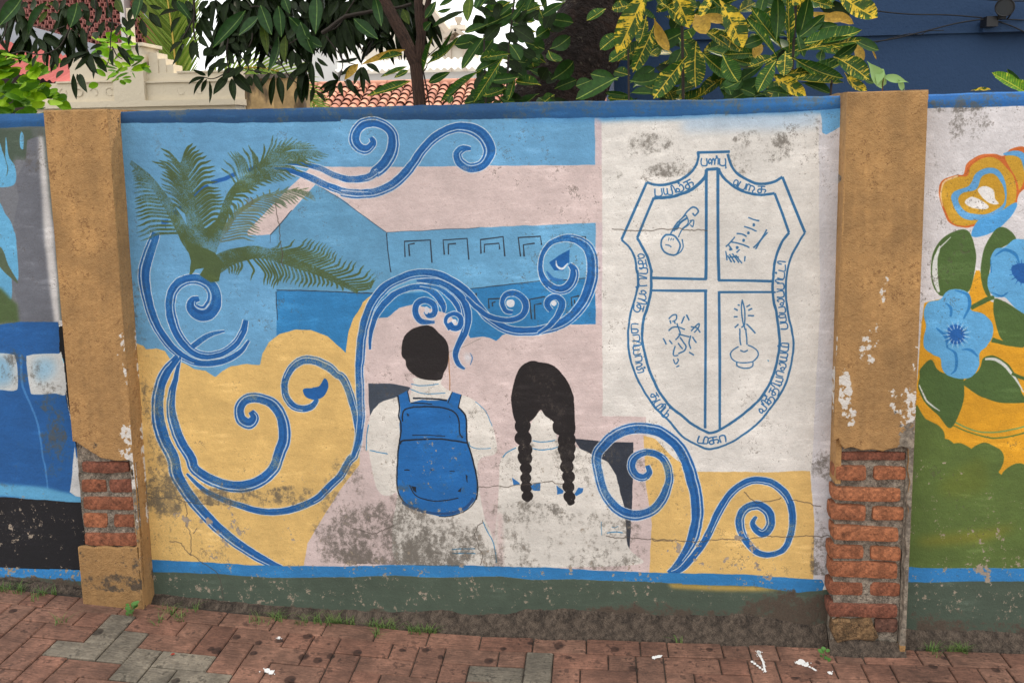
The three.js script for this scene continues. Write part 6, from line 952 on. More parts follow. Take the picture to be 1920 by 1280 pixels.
function ragged(flat, step = 0.012, amp = 0.005) { const o = []; for (let i = 0; i + 3 < flat.length; i += 2) { const n = Math.max(1, Math.round(Math.hypot(flat[i + 2] - flat[i], flat[i + 3] - flat[i + 1]) / step)); for (let j = 0; j < n; j++) { const x = lerp(flat[i], flat[i + 2], j / n), y = lerp(flat[i + 1], flat[i + 3], j / n); o.push(x + bumpNoise(x * 9, y * 9, 3) * amp * 2, y + bumpNoise(y * 9, x * 9, 5) * amp * 2); } } o.push(flat.at(-2), flat.at(-1)); return o; }
function slab(flat, z0, depth, bevel) { return new THREE.ExtrudeGeometry(outline(flat), { depth: depth - bevel * 2, bevelEnabled: true, bevelThickness: bevel, bevelSize: bevel, bevelOffset: -bevel, bevelSegments: 2, curveSegments: 1 }).translate(0, 0, z0 + bevel); }
function plain(g) { return g.index ? g.toNonIndexed() : g; }
function brick(list, parent, tints) {
  list.forEach(([xa, ya, xb, yb], i) => {
    const out = 0.081 + 0.012 * (rnd() - 0.5), g = roughen(box(Math.min(xa, xb) - 0.004, Math.max(xa, xb) + 0.003, Math.min(ya, yb) - 0.0005, Math.max(ya, yb) + 0.0005, 0.004, out, [9, 5, 3]), 0.008, 2.6, 0.002);
    part('brick', uvMetres(g), brickMaterials[tints[i % tints.length]], parent);
  });
}
{ // left pillar: a notch of bare brick in the front, a plastered foot
  const pillar = new THREE.Group(); pillar.name = 'pillar'; pillar.userData.label = 'ochre pillar with a few courses of bare brick above its plastered foot'; wall.add(pillar);
  const L = -2.012, R = -1.768, top = 1.972, foot = groundAt(-1.9) - 0.05;
  const paint = ochreMaterial(3, [[0.245, 0.93, 0.02, 0.10, 1.1, 0], [0.24, 1.02, 0.02, 0.05, 1, 0], [0.215, 0.93, 0.03, 0.06, 0.7, 0], [0.235, 0.62, 0.05, 0.09, 0.9, 0], [0.24, 0.35, 0.03, 0.3, 0.7, 0], [0.12, 0.12, 0.16, 0.09, 0.55, 1], [0.02, 0.18, 0.05, 0.16, 0.6, 1], [0.24, 0.14, 0.05, 0.2, 0.8, 1], [0.13, 0.06, 0.2, 0.05, 1.1, 1], [0.235, 0.42, 0.022, 0.22, 0.9, 2], [0.12, 1.98, 0.3, 0.02, 0.8, 1], [0.28, 1.5, 0.06, 0.6, 0.25, 1], [0.1, 0.62, 0.1, 0.04, 0.5, 1]]);
  const notch = ragged(LEFT_NOTCH, 0.012, 0.004);
  const front = slab([L, top, ...notch.slice(0), L - 0.002, foot, R, foot, R + 0.002, 0.6, R, top], 0.079, 0.017, 0.004);
  const side = box(R - 0.02, R - 0.001, foot, top - 0.004, -0.06, 0.08), left = box(L + 0.001, L + 0.02, 0.72, top - 0.004, -0.06, 0.08), lowLeft = box(L + 0.001, L + 0.02, foot, 0.285, -0.06, 0.08), cap = roughen(box(L + 0.003, R - 0.003, top - 0.03, top + 0.002, -0.2, 0.092, [10, 1, 8]), 0.007, 2);
  const g = uvMetres(mergeGeometries([front, side, left, lowLeft, cap].map(plain))); for (let i = 0; i < g.attributes.uv.count; i++) g.attributes.uv.setX(i, g.attributes.uv.getX(i) - L);
  part('plaster', g, paint, pillar);
  part('mortar', uvMetres(roughen(box(L + 0.012, R - 0.022, foot, 1.9, -0.19, 0.071, [10, 90, 4]), 0.014, 1.6)), mortarMaterial, pillar);
  brick(LEFT_BRICKS, pillar, [3, 1, 3, 1, 0, 1, 1]);
}
{ // right pillar: bare brick from knee height down
  const pillar = new THREE.Group(); pillar.name = 'pillar'; pillar.userData.label = 'ochre pillar with its lower half of plaster fallen off, showing bricks to the ground'; wall.add(pillar);
  const L = 0.840, R = 1.103, top = 1.978, foot = groundAt(1) - 0.05;
  const paint = ochreMaterial(41, [[0.10, 1.0, 0.05, 0.09, 0.85, 0], [0.13, 1.05, 0.03, 0.05, 0.8, 0], [0.14, 1.22, 0.02, 0.06, 0.7, 0], [0.02, 0.84, 0.03, 0.12, 1.0, 0], [0.03, 0.76, 0.05, 0.06, 1, 0], [0.24, 0.8, 0.05, 0.1, 0.95, 0], [0.26, 0.95, 0.02, 0.1, 1, 0], [0.2, 0.82, 0.04, 0.06, 0.7, 0], [0.26, 0.2, 0.1, 0.58, 3, 2], [0.13, 1.98, 0.3, 0.02, 0.9, 1], [0, 1.9, 0.04, 0.2, 0.5, 1], [0.15, 0.75, 0.2, 0.05, 0.5, 1]]);
  const notch = ragged(RIGHT_NOTCH, 0.012, 0.004), front = slab([L, top, ...notch, notch.at(-2), foot, R, foot, R + 0.002, 0.9, R, top], 0.079, 0.017, 0.004);
  const side = slab([0.0, 2 * 0.985, ...ragged([0.0, 0.62, -0.03, 0.60, -0.06, 0.585, -0.08, 0.60], 0.01, 0.003), -0.14, 0.60, -0.14, 2 * 0.985].map((v, i) => v), 0, 0.017, 0.003).rotateY(-Math.PI / 2).translate(L + 0.018, 0, 0.08);
  side.computeBoundingBox();
  const right = box(R - 0.02, R - 0.001, foot, top - 0.004, -0.06, 0.08), cap = roughen(box(L + 0.003, R - 0.003, top - 0.03, top + 0.002, -0.2, 0.092, [10, 1, 8]), 0.008, 2);
  const g = uvMetres(mergeGeometries([front, box(L + 0.001, L + 0.02, 0.60, top - 0.004, -0.06, 0.08), right, cap].map(plain))); for (let i = 0; i < g.attributes.uv.count; i++) g.attributes.uv.setX(i, g.attributes.uv.getX(i) - L);
  part('plaster', g, paint, pillar);
  part('mortar', uvMetres(roughen(box(L + 0.006, R - 0.02, foot, 1.9, -0.19, 0.070, [10, 90, 4]), 0.016, 1.6)), mortarMaterial, pillar);
  brick(RIGHT_BRICKS, pillar, [3, 0, 0, 2, 0, 2, 2, 0, 2, 0, 1, 1, 3, 4]);
  part('plaster_remnant', uvMetres(roughen(slab(ragged([...RIGHT_STONE, RIGHT_STONE[0], RIGHT_STONE[1]], 0.01, 0.003), 0.04, 0.05, 0.008), 0.006, 2)), standard(new THREE.Color().setRGB(0.27, 0.17, 0.085), 1, { map: mortarMap, bumpMap: plasterBump, bumpScale: 0.01 }), pillar);
}
// rough mortar fillet along the foot of the wall
function fillet(x0, x1, h, dz, zBase = 0) {
  const nx = Math.ceil((x1 - x0) / 0.012), ny = 8, pos = [], idx = [];
  for (let i = 0; i <= nx; i++) for (let j = 0; j <= ny; j++) { const x = lerp(x0, x1, i / nx), t = j / ny, hh = h(x) * (0.85 + 0.5 * bumpNoise(x * 1.4, 3, 2)), g = groundAt(x); pos.push(x, g - 0.02 + (hh + 0.02) * (1 - t) ** 1.3 + bumpNoise(x * 6, t * 0.3, 4) * 0.008, zBase - 0.006 + dz * t ** 0.75 * (1 + 0.8 * bumpNoise(x * 1.1, 8, 1)) + 0.006 * t + bumpNoise(x * 7, t * 0.4, 9) * 0.008); }
  for (let i = 0; i < nx; i++) for (let j = 0; j < ny; j++) { const a = i * (ny + 1) + j, b = a + ny + 1; idx.push(a, a + 1, b, b, a + 1, b + 1); }
  const g = new THREE.BufferGeometry(); g.setAttribute('position', new THREE.Float32BufferAttribute(pos, 3)); g.setIndex(idx); g.computeVertexNormals(); return g;
}
part('mortar_fillet', uvMetres(mergeGeometries([fillet(-1.77, 0.842, (x) => lerp(0.035, 0.11, smooth(x, -1.3, 0.1)), 0.062), fillet(0.835, 1.105, () => 0.07, 0.03, 0.085), fillet(1.1, 2.79, () => 0.09, 0.055), fillet(-3.7, -2.012, () => 0.03, 0.045), fillet(-2.015, -1.765, () => 0.02, 0.02, 0.09)])), dirtyMortar, wall);

// ------------------------------------------------------------------ ground, road, pavement of pavers
console.log('ground');
structure('ground', new THREE.PlaneGeometry(500, 500).rotateX(-Math.PI / 2).translate(0, -0.32, 0), standard(new THREE.Color().setRGB(0.16, 0.14, 0.11), 1));
structure('road', new THREE.PlaneGeometry(120, 7).rotateX(-Math.PI / 2).translate(0, -0.31, 8.3), standard(new THREE.Color().setRGB(0.07, 0.07, 0.072), 0.95));
const pavement = structure('pavement');
const PX0 = -3.2, PW = 5.6, PZ0 = 0, PD = 1.4;
const paverMap = (() => {
  const W = 2048, H = 512, c = newCanvas(W, H), q = c.getContext('2d'), sx = W / PW, sz = H / PD; q.fillStyle = '#e6e2de'; q.fillRect(0, 0, W, H);
  const im = q.getImageData(0, 0, W, H), d = im.data;
  for (let y = 0; y < H; y++) for (let x = 0; x < W; x++) { const o = (y * W + x) * 4, mx = x / sx * 1000, mz = y / sz * 1000, a = mixAt(mx, mz + 40, 0.8), b = mixAt(mx + 90, mz, 3.4), f = mixAt(mx, mz, 11), s = 0.76 + 0.22 * a + 0.26 * (b - 0.4) + 0.22 * (grainAt(x, y) - 0.5) - 0.3 * smooth(f * 0.5 + b * 0.5, 0.62, 0.75); d[o] *= s; d[o + 1] *= s; d[o + 2] *= s; }
  q.putImageData(im, 0, 0);
  const blob = (x, z, rx, col, stretch = 1) => { q.fillStyle = col; q.beginPath(); const n = 14, ph = rnd() * 9; for (let i = 0; i <= n; i++) { const a = i / n * 6.2832, k = rx * (0.75 + 0.5 * noiseAt(Math.cos(a) * 60 + ph * 100, Math.sin(a) * 60 + ph * 37)); const X = (x - PX0 + Math.cos(a) * k) * sx, Y = (z - PZ0 + Math.sin(a) * k * stretch) * sz; i ? q.lineTo(X, Y) : q.moveTo(X, Y); } q.fill(); };
  for (const [x, z] of GUM_SPOTS) { blob(x, z, 0.010 + 0.009 * rnd(), 'rgba(84,76,72,0.7)', 1.2); blob(x + 0.008, z, 0.007, 'rgba(66,60,58,0.7)'); }
  for (let i = 0; i < 130; i++) blob(PX0 + rnd() * PW, PZ0 + 0.08 + rnd() * PD, 0.003 + 0.008 * rnd() * rnd(), 'rgba(62,54,50,0.6)');
  return c;
})();
function paverTexture() { const t = colourTexture(paverMap, true); t.flipY = false; return t; }
const paverMaterial = new THREE.MeshStandardMaterial({ map: paverTexture(), vertexColors: true, roughness: 0.92, bumpMap: plasterBump, bumpScale: 0.01 });
const GREY = [[-1.866, 0.309], [-1.70, 0.31], [-1.805, 0.40], [-1.648, 0.468], [-1.527, 0.365], [-1.487, 0.493], [-1.35, 0.493], [-0.57, 0.307], [-0.42, 0.307], [-0.25, 0.32]];
function paver(x0, x1, z0, z1) {
  const gap = 0.0022, b = 0.0035, cx = (x0 + x1) / 2, cz = (z0 + z1) / 2, tilt = (rnd() - 0.5) * 0.03, tiltZ = (rnd() - 0.5) * 0.03, lift = (rnd() - 0.5) * 0.004;
  const xa = x0 + gap, xb = x1 - gap, za = z0 + gap, zb = z1 - gap, Y = (x, z) => groundAt(cx) + (groundAt(x1) - groundAt(x0)) / (x1 - x0) * (x - cx) + tilt * (x - cx) + tiltZ * (z - cz) + lift;
  const P = [], C = [], U = [], grey = GREY.some(([gx, gz]) => gx > x0 && gx < x1 && gz > z0 && gz < z1), v = 0.84 + 0.30 * rnd(), t = rnd();
  const col = grey ? [0.30 * v, 0.265 * v, 0.205 * v] : [lerp(0.31, 0.35, t) * v, lerp(0.15, 0.19, t) * v, lerp(0.10, 0.13, t) * v];
  const tri = (...q) => q.forEach(([x, y, z]) => { P.push(x, y, z); C.push(...col); U.push((x - PX0) / PW, (z - PZ0) / PD); });
  const quad = (a, c, e, f) => tri(a, c, e, a, e, f);
  const T = [[xa + b, za + b], [xb - b, za + b], [xb - b, zb - b], [xa + b, zb - b]].map(([x, z]) => [x + (rnd() - 0.5) * 0.002, Y(x, z), z + (rnd() - 0.5) * 0.002]), E = [[xa, za], [xb, za], [xb, zb], [xa, zb]].map(([x, z]) => [x, Y(x, z) - b, z]), D = E.map(([x, y, z]) => [x, y - 0.03, z]);
  quad(T[3], T[2], T[1], T[0]);
  for (let i = 0; i < 4; i++) { const j = (i + 1) % 4; quad(E[i], T[i], T[j], E[j]); quad(D[i], E[i], E[j], D[j]); }
  const g = new THREE.BufferGeometry(); g.setAttribute('position', new THREE.Float32BufferAttribute(P, 3)); g.setAttribute('color', new THREE.Float32BufferAttribute(C, 3)); g.setAttribute('uv', new THREE.Float32BufferAttribute(U, 2)); g.computeVertexNormals(); return g;
}
{
  const z0 = 0.068, all = [], add = (xa, xb, za, zb) => all.push([xa, xb, za, zb]);
  for (let x = -3.75; x < 2.9; ) { const l = rnd() < 0.2 ? 0.1 : 0.2; add(x, x + l, z0 - 0.02, z0 + 0.08); x += l; }
  const u = 0.1, nI = 68, nJ = 26;
  for (let j = 0; j < nJ; j++) for (let i = 0; i < nI; i++) {
    const c = (((i - j) % 4) + 4) % 4, x = -3.77 + i * u, z = z0 + 0.08 + j * u;
    if (c === 0) add(x, x + 2 * u, z, z + u); else if (c === 3) add(x, x + u, z, z + 2 * u); else if (c === 2 && j === 0) add(x, x + u, z, z + u);
  }
  all.sort((a, b) => (Math.max(0, a[2] - 0.35) * 3 + Math.abs(a[0] + 0.4)) - (Math.max(0, b[2] - 0.35) * 3 + Math.abs(b[0] + 0.4)));
  const seen = all.slice(0, 290), rest = all.slice(290);
  for (const a of seen) part('paver', paver(...a), paverMaterial, pavement);
  part('paver_field', mergeGeometries(rest.map((a) => paver(...a))), paverMaterial, pavement).userData.kind = 'stuff';
  // sand bed in the joints, kerb to the road
  const bed = new THREE.PlaneGeometry(6.8, 2.9, 120, 1).rotateX(-Math.PI / 2).translate(-0.4, 0, 1.3), bp = bed.attributes.position; for (let i = 0; i < bp.count; i++) bp.setY(i, groundAt(bp.getX(i)) - 0.008); bed.computeVertexNormals();
  part('sand_bed', bed, standard(new THREE.Color().setRGB(0.10, 0.085, 0.07), 1, { map: mortarMap }), pavement);
  for (let i = 0; i < 7; i++) part('kerb_stone', roughen(box(-3.8 + i * 0.96, -2.85 + i * 0.96, -0.33, groundAt(-3.3 + i * 0.96) - 0.002, 2.76, 2.9, [6, 3, 2]), 0.006, 1, 0.006), mortarMaterial, pavement);
}
// grass in the joints at the foot of the wall
{
  const P = [], C = [];
  for (const [x, z, spread, count] of GRASS_PATCHES) for (let i = 0; i < count * 2.2; i++) {
    const bx = x + (rnd() - 0.5) * 2 * spread, bz = Math.max(0.05, z + (rnd() - 0.5) * 0.05), h = 0.018 + 0.04 * rnd(), a = rnd() * 6.283, lean = h * (0.4 + 1.1 * rnd()), w = 0.0011 + 0.0012 * rnd(), dx = Math.cos(a), dz = Math.sin(a), gy = groundAt(bx) - 0.003;
    const t = rnd(), col = [lerp(0.05, 0.15, t), lerp(0.12, 0.21, t), lerp(0.02, 0.05, t)], q = (s) => [bx + dx * lean * s * s, gy + h * s * (1 - 0.35 * s), bz + dz * lean * s * s];
    for (let k = 0; k < 3; k++) { const A = q(k / 3), B = q((k + 1) / 3), wa = w * (1 - k / 3), wb = w * (1 - (k + 1) / 3), v = [[A[0] - dz * wa, A[1], A[2] + dx * wa], [A[0] + dz * wa, A[1], A[2] - dx * wa], [B[0] + dz * wb, B[1], B[2] - dx * wb], [B[0] - dz * wb, B[1], B[2] + dx * wb]]; for (const n of [0, 1, 2, 0, 2, 3]) { P.push(...v[n]); C.push(...col); } }
  }
  const g = new THREE.BufferGeometry(); g.setAttribute('position', new THREE.Float32BufferAttribute(P, 3)); g.setAttribute('color', new THREE.Float32BufferAttribute(C, 3)); g.computeVertexNormals();
  const m = shade(new THREE.Mesh(g, new THREE.MeshStandardMaterial({ vertexColors: true, roughness: 0.8 }))); m.name = 'grass'; m.userData = { kind: 'stuff', label: 'thin green grass growing at the foot of the wall', category: 'grass' }; scene.add(m);
}

// ------------------------------------------------------------------ leaves
function leafGeometry(bend, fold, lateral, shape, n = 8) {   // unit length along y, unit width across x, facing z
  const pos = [], uv = [], idx = [];
  for (let j = 0; j <= n; j++) {
    const s = j / n, w = shape(s) * 0.5, zc = bend * 4 * s * (1 - s), xc = lateral * 4 * s * (1 - s);
    for (let i = -1; i <= 1; i++) { pos.push(xc * 0 + i * w, s, zc - (i ? 0 : fold * w * 2) + (i && j % 2 ? 0.008 : 0)); uv.push(0.5 + i * 0.5 * Math.min(1, shape(s) + 0.02), s); }
    for (let i = 0; i < 3; i++) pos[pos.length - 9 + i * 3] += xc;
  }
  for (let j = 0; j < n; j++) for (let i = 0; i < 2; i++) { const a = j * 3 + i; idx.push(a, a + 1, a + 4, a, a + 4, a + 3); }
  const g = new THREE.BufferGeometry(); g.setAttribute('position', new THREE.Float32BufferAttribute(pos, 3)); g.setAttribute('uv', new THREE.Float32BufferAttribute(uv, 2)); g.setIndex(idx); g.computeVertexNormals(); return g;
}
const lance = (s) => 0.86 * (s < 0.06 ? 0.05 : Math.pow(Math.sin(Math.PI * Math.pow((s - 0.05) / 0.95, 0.85)), 0.75) * (1 - 0.25 * s) * 1.1 + 0.01), oval = (s) => s < 0.09 ? 0.07 : Math.pow(Math.sin(Math.PI * Math.pow((s - 0.085) / 0.915, 1.12)), 0.6) + 0.01;
const MANGO_GEO = [leafGeometry(0.05, 0.12, 0.03, lance), leafGeometry(0.12, 0.16, -0.05, lance), leafGeometry(-0.08, 0.1, 0.06, lance), leafGeometry(0.18, 0.2, 0.0, lance)];
const CROTON_GEO = [leafGeometry(0.08, 0.1, 0.05, oval, 9), leafGeometry(0.15, 0.14, -0.06, oval, 9), leafGeometry(-0.05, 0.12, 0.08, oval, 9), leafGeometry(0.1, 0.08, -0.02, oval, 9)];
function leafTexture(seed, ground, vein, mode) {   // mode: share of yellow between the veins
  const W = 96, H = 256, c = newCanvas(W, H), q = c.getContext('2d'), im = q.createImageData(W, H), d = im.data, dark = ground, y_ = vein;
  for (let y = 0; y < H; y++) for (let x = 0; x < W; x++) {
    const o = (y * W + x) * 4, s = 1 - y / H, t = Math.abs(x / W - 0.5) * 2, ph = (s * 15 - t * 1.5 + (x < W / 2 ? 0.4 : 0)), rib = Math.abs(ph - Math.floor(ph) - 0.5) * 2, n = noiseAt(ph * 150 + seed * 131 + (x < W / 2 ? 400 : 0), t * 150 + seed * 57) * 0.75 + noiseAt(ph * 420, t * 260 + seed * 90) * 0.25, m = noiseAt(x * 6 + seed * 31, y * 6);
    let yellow = mode.vein * smooth(rib, 0.80, 0.95) * smooth(n, 0.25, 0.5) + smooth(n * 0.85 + m * 0.15 + mode.blotch, 0.70, 0.76);
    if (t < mode.mid) yellow = 1; yellow = clamp(yellow, 0, 1);
    const k = 0.78 + 0.3 * m; for (let ch = 0; ch < 3; ch++) d[o + ch] = clamp(lerp(dark[ch], y_[ch], yellow) * k, 0, 255); d[o + 3] = 255;
  }
  q.putImageData(im, 0, 0); return colourTexture(c);
}
const leafMaterial = (map, rough = 0.45, through = 0.18) => new THREE.MeshPhysicalMaterial({ map, roughness: rough, transmission: through, thickness: 0, specularIntensity: 0.35 });
const LEAF = {
  Y: [1, 2].map((s) => leafMaterial(leafTexture(s, [56, 86, 22], [232, 194, 52], { vein: 1, blotch: 0.27, mid: 0.05 }))),
  M: [3, 4, 5].map((s) => leafMaterial(leafTexture(s, [50, 86, 26], [224, 194, 66], { vein: 0.95, blotch: 0.15, mid: 0.05 }))),
  G: [6, 7].map((s) => leafMaterial(leafTexture(s, [50, 92, 28], [206, 192, 72], { vein: 0.5, blotch: 0.0, mid: 0.045 }))),
  D: [8, 9].map((s) => leafMaterial(leafTexture(s, [44, 80, 26], [140, 158, 70], { vein: 0.12, blotch: -0.2, mid: 0.05 }))),
  O: [10].map((s) => leafMaterial(leafTexture(s, [84, 74, 26], [196, 158, 64], { vein: 0.3, blotch: 0.6, mid: 0.03 }))),
  B: [11].map((s) => leafMaterial(leafTexture(s, [92, 140, 24], [205, 205, 60], { vein: 1, blotch: 0.02, mid: 0.06 }))),
  L: [12, 13].map((s) => leafMaterial(leafTexture(s, [40, 74, 30], [112, 142, 72], { vein: 0.1, blotch: -0.3, mid: 0.045 }))),
  W: [14].map((s) => leafMaterial(leafTexture(s, [72, 92, 20], [130, 142, 54], { vein: 0.1, blotch: -0.2, mid: 0.04 }), 0.45, 0.3)),
  K: [15, 16].map((s) => leafMaterial(leafTexture(s, [34, 50, 19], [62, 84, 36], { vein: 0.06, blotch: -0.3, mid: 0.035 }), 0.5, 0.08)),
};
const ey = V3(), ex = V3(), ez = V3(), basis = new THREE.Matrix4();
function setLeaf(m, b, t, width, roll, facing = V3(0, 0.35, 1)) {
  ey.copy(t).sub(b); const len = ey.length(); ey.normalize(); ez.copy(facing).addScaledVector(ey, -facing.dot(ey)).normalize().applyAxisAngle(ey, roll); ex.crossVectors(ey, ez);
  basis.makeBasis(ex, ey, ez); m.quaternion.setFromRotationMatrix(basis); m.position.copy(b); m.scale.set(width, len, len); return m;
}
function growLeaves(parent, list, shapes, origin, turn = 0.45, back = 0, name = 'leaf') {
  for (const [bx, by, z, tx, ty, w, type] of list) {
    const mats = LEAF[type], m = part(name, shapes[Math.floor(rnd() * shapes.length)], mats[Math.floor(rnd() * mats.length)], parent);
    const roll = (rnd() - 0.5) * 2 * turn, dz = (rnd() - 0.5) * 0.07;
    setLeaf(m, V3(bx - (tx - bx) * back, by - (ty - by) * back, z - 0.02).sub(origin), V3(tx, ty, z + dz).sub(origin), w * 1.12 / Math.max(0.75, Math.cos(roll)), roll);
  }
}
function tube(points, r0, r1, seg = 12, rad = 7, wobble = 0) {   // tapered limb through points
  const curve = new THREE.CatmullRomCurve3(points), g = new THREE.TubeGeometry(curve, seg, 1, rad, false), p = g.attributes.position, c = V3();
  for (let i = 0; i <= seg; i++) { curve.getPointAt(i / seg, c); const r = lerp(r0, r1, i / seg); for (let j = 0; j <= rad; j++) { const k = i * (rad + 1) + j, rr = r * (1 + wobble * (noiseAt(i * 37 + (j % rad) * 91, i * 53 + (j % rad) * 17) - 0.5)); p.setXYZ(k, c.x + (p.getX(k) - c.x) * rr, c.y + (p.getY(k) - c.y) * rr, c.z + (p.getZ(k) - c.z) * rr); } }
  g.computeVertexNormals(); return g;
}
console.log('plants');
const barkMap = (() => { const c = newCanvas(256, 512), q = c.getContext('2d'), im = q.createImageData(256, 512), d = im.data; for (let y = 0; y < 512; y++) for (let x = 0; x < 256; x++) { const n = noiseAt(x * 4, y * 1.5), f = noiseAt(x * 8 + 50, y * 6), lichen = smooth(noiseAt(x * 3 + 500, y * 3 + 120) * 0.6 + f * 0.4, 0.66, 0.72) * 0.7, v = 0.45 + 0.75 * n * f + 0.25 * grainAt(x, y); d.set([lerp(54 * v, 92, lichen), lerp(38 * v, 88, lichen), lerp(31 * v, 76, lichen), 255], (y * 256 + x) * 4); } q.putImageData(im, 0, 0); return colourTexture(c, true); })();
const barkBump = greyTexture(256, 512, (x, y) => 0.7 * noiseAt(x * 4, y * 1.5) + 0.3 * noiseAt(x * 8 + 50, y * 6));
const darkBark = standard(0xffffff, 0.95, { map: barkMap, bumpMap: barkBump, bumpScale: 0.03 }), twigBark = standard(new THREE.Color().setRGB(0.04, 0.03, 0.022), 0.9), brownBark = standard(new THREE.Color().setRGB(0.11, 0.06, 0.042), 0.9, { map: mortarMap, bumpMap: barkBump, bumpScale: 0.02 });
// mango tree behind the wall
const MANGO_AT = V3(-0.82, -0.32, -1.12);
{
  const tree = thing('mango_tree', 'mango tree with long drooping dark leaves and a thin forked trunk behind the wall', 'tree', MANGO_AT.toArray()), rel = (...a) => V3(...a).sub(MANGO_AT);
  const trunk = part('trunk', mergeGeometries([tube([rel(-0.80, -0.34, -1.12), rel(-0.815, 1.0, -1.1), rel(-0.845, 2.0, -1.1), rel(-0.865, 2.24, -1.1)], 0.045, 0.029, 20, 9, 0.12), tube([rel(-0.86, 2.2, -1.1), rel(-0.90, 2.3, -1.1), rel(-0.985, 2.46, -1.12), rel(-1.15, 2.75, -1.2), rel(-1.5, 3.1, -1.2)], 0.031, 0.02, 16, 9, 0.12), tube([rel(-0.856, 2.19, -1.1), rel(-0.828, 2.32, -1.1), rel(-0.84, 2.5, -1.12), rel(-0.75, 2.9, -1.3), rel(-0.6, 3.3, -1.4)], 0.024, 0.015, 16, 9, 0.12), tube([rel(-0.835, 2.3, -1.1), rel(-0.79, 2.5, -1.12), rel(-0.7, 2.8, -1.2)], 0.016, 0.012, 10, 8, 0.1)]), brownBark, tree); trunk.geometry.attributes.uv && 0;
  for (const [r, ...a] of MANGO_TWIGS) { const q = []; for (let i = 0; i < a.length; i += 3) q.push(rel(a[i], a[i + 1], a[i + 2])); part('branch', tube(q, r, r * 0.7, 10, 6), twigBark, tree); }
  growLeaves(tree, MANGO_LEAVES, MANGO_GEO, MANGO_AT, 0.4);
  // the crown above the frame: clusters of hanging leaves
  const G = [], C = []; let k = 0;
  const proxy = new THREE.Object3D();
  for (let n = 0; n < 150; n++) {
    const cx = -2.5 + 2.6 * rnd(), cy = 2.72 + 0.9 * rnd() * rnd() + 0.25 * Math.abs(cx + 1.2) * 0.2, cz = -0.35 - 1.6 * rnd();
    for (let l = 0; l < 9; l++) { const a = rnd() * 6.283, len = 0.13 + 0.1 * rnd(), b = V3(cx, cy, cz), t = V3(cx + Math.cos(a) * len * 0.75, cy - len * (0.2 + 0.8 * rnd()) + 0.04, cz + Math.sin(a) * len * 0.75); setLeaf(proxy, b.sub(MANGO_AT), t.sub(MANGO_AT), 0.036 + 0.016 * rnd(), (rnd() - 0.5) * 2); proxy.updateMatrix(); G.push(MANGO_GEO[k++ % 4].clone().applyMatrix4(proxy.matrix)); }
  }
  for (let n = 0; n < 80; n++) {   // denser leaf clusters deeper in the crown, seen between the near leaves
    const cz = -1.5 - 0.8 * rnd(), cx = rnd() < 0.93 ? -0.95 - rnd() * (0.55 - cz * 0.35) : -2.2 + cz * 0.4 - rnd() * 0.6, cy = 2.44 - 0.06 * (cz + 1.5) + 0.26 * rnd();
    for (let l = 0; l < 8; l++) { const a = rnd() * 6.283, len = 0.15 + 0.12 * rnd(), b = V3(cx, cy, cz), t = V3(cx + Math.cos(a) * len * 0.5, cy - len * (0.55 + 0.45 * rnd()), cz + Math.sin(a) * len * 0.5); setLeaf(proxy, b.sub(MANGO_AT), t.sub(MANGO_AT), 0.034 + 0.016 * rnd(), (rnd() - 0.5) * 2); proxy.updateMatrix(); G.push(MANGO_GEO[k++ % 4].clone().applyMatrix4(proxy.matrix)); }
  }
  part('crown', mergeGeometries(G), LEAF.K[0], tree).userData.kind = 'stuff';
}
{ // thick leaning trunk of an old tree
  const at = V3(-0.55, -0.32, -1.75), tree = thing('leaning_tree', 'old tree with a thick dark leaning trunk beside the variegated shrub', 'tree', at.toArray()), rel = (...a) => V3(...a).sub(at);
  const g = tube([rel(-0.85, -0.4, -1.9), rel(-0.58, 0.8, -1.9), rel(-0.36, 1.75, -1.9), rel(-0.21, 2.07, -1.9), rel(-0.06, 2.36, -1.92), rel(0.08, 2.65, -1.95), rel(0.3, 3.1, -2.0), rel(0.6, 3.8, -2.0)], 0.34, 0.17, 60, 28, 0.16); const uv = g.attributes.uv; for (let i = 0; i < uv.count; i++) uv.setXY(i, uv.getY(i) * 3, uv.getX(i) * 9);
  part('trunk', g, darkBark, tree);
  part('branch', tube([rel(0.1, 2.8, -1.86), rel(-0.2, 3.2, -1.7), rel(-0.7, 3.5, -1.5)], 0.08, 0.04, 14, 10, 0.2), darkBark, tree);
  part('branch', tube([rel(0.5, 3.6, -1.98), rel(0.9, 3.8, -1.7), rel(1.3, 4.2, -1.6)], 0.08, 0.04, 14, 10, 0.2), darkBark, tree);
  const G = [], proxy = new THREE.Object3D(); for (let n = 0; n < 130; n++) { const cx = -1.6 + 1.9 * rnd(), cy = 3.45 + 1.2 * rnd(), cz = -2.9 + 1.4 * rnd(); for (let l = 0; l < 7; l++) { const a = rnd() * 6.283, len = 0.12 + 0.1 * rnd(); setLeaf(proxy, V3(cx, cy, cz).sub(at), V3(cx + Math.cos(a) * len, cy - len * rnd(), cz + Math.sin(a) * len).sub(at), 0.05 + 0.02 * rnd(), rnd() * 3); proxy.updateMatrix(); G.push(MANGO_GEO[(n + l) % 4].clone().applyMatrix4(proxy.matrix)); } }
  part('crown', mergeGeometries(G), LEAF.K[1], tree).userData.kind = 'stuff';
}
function stems(parent, at, list) { for (const [r, ...a] of list) { const q = []; for (let i = 0; i < a.length; i += 3) q.push(V3(a[i], a[i + 1], a[i + 2]).sub(at)); part('stem', tube(q, r * 0.9, r * 0.6, 12, 7), twigBark, parent); } }
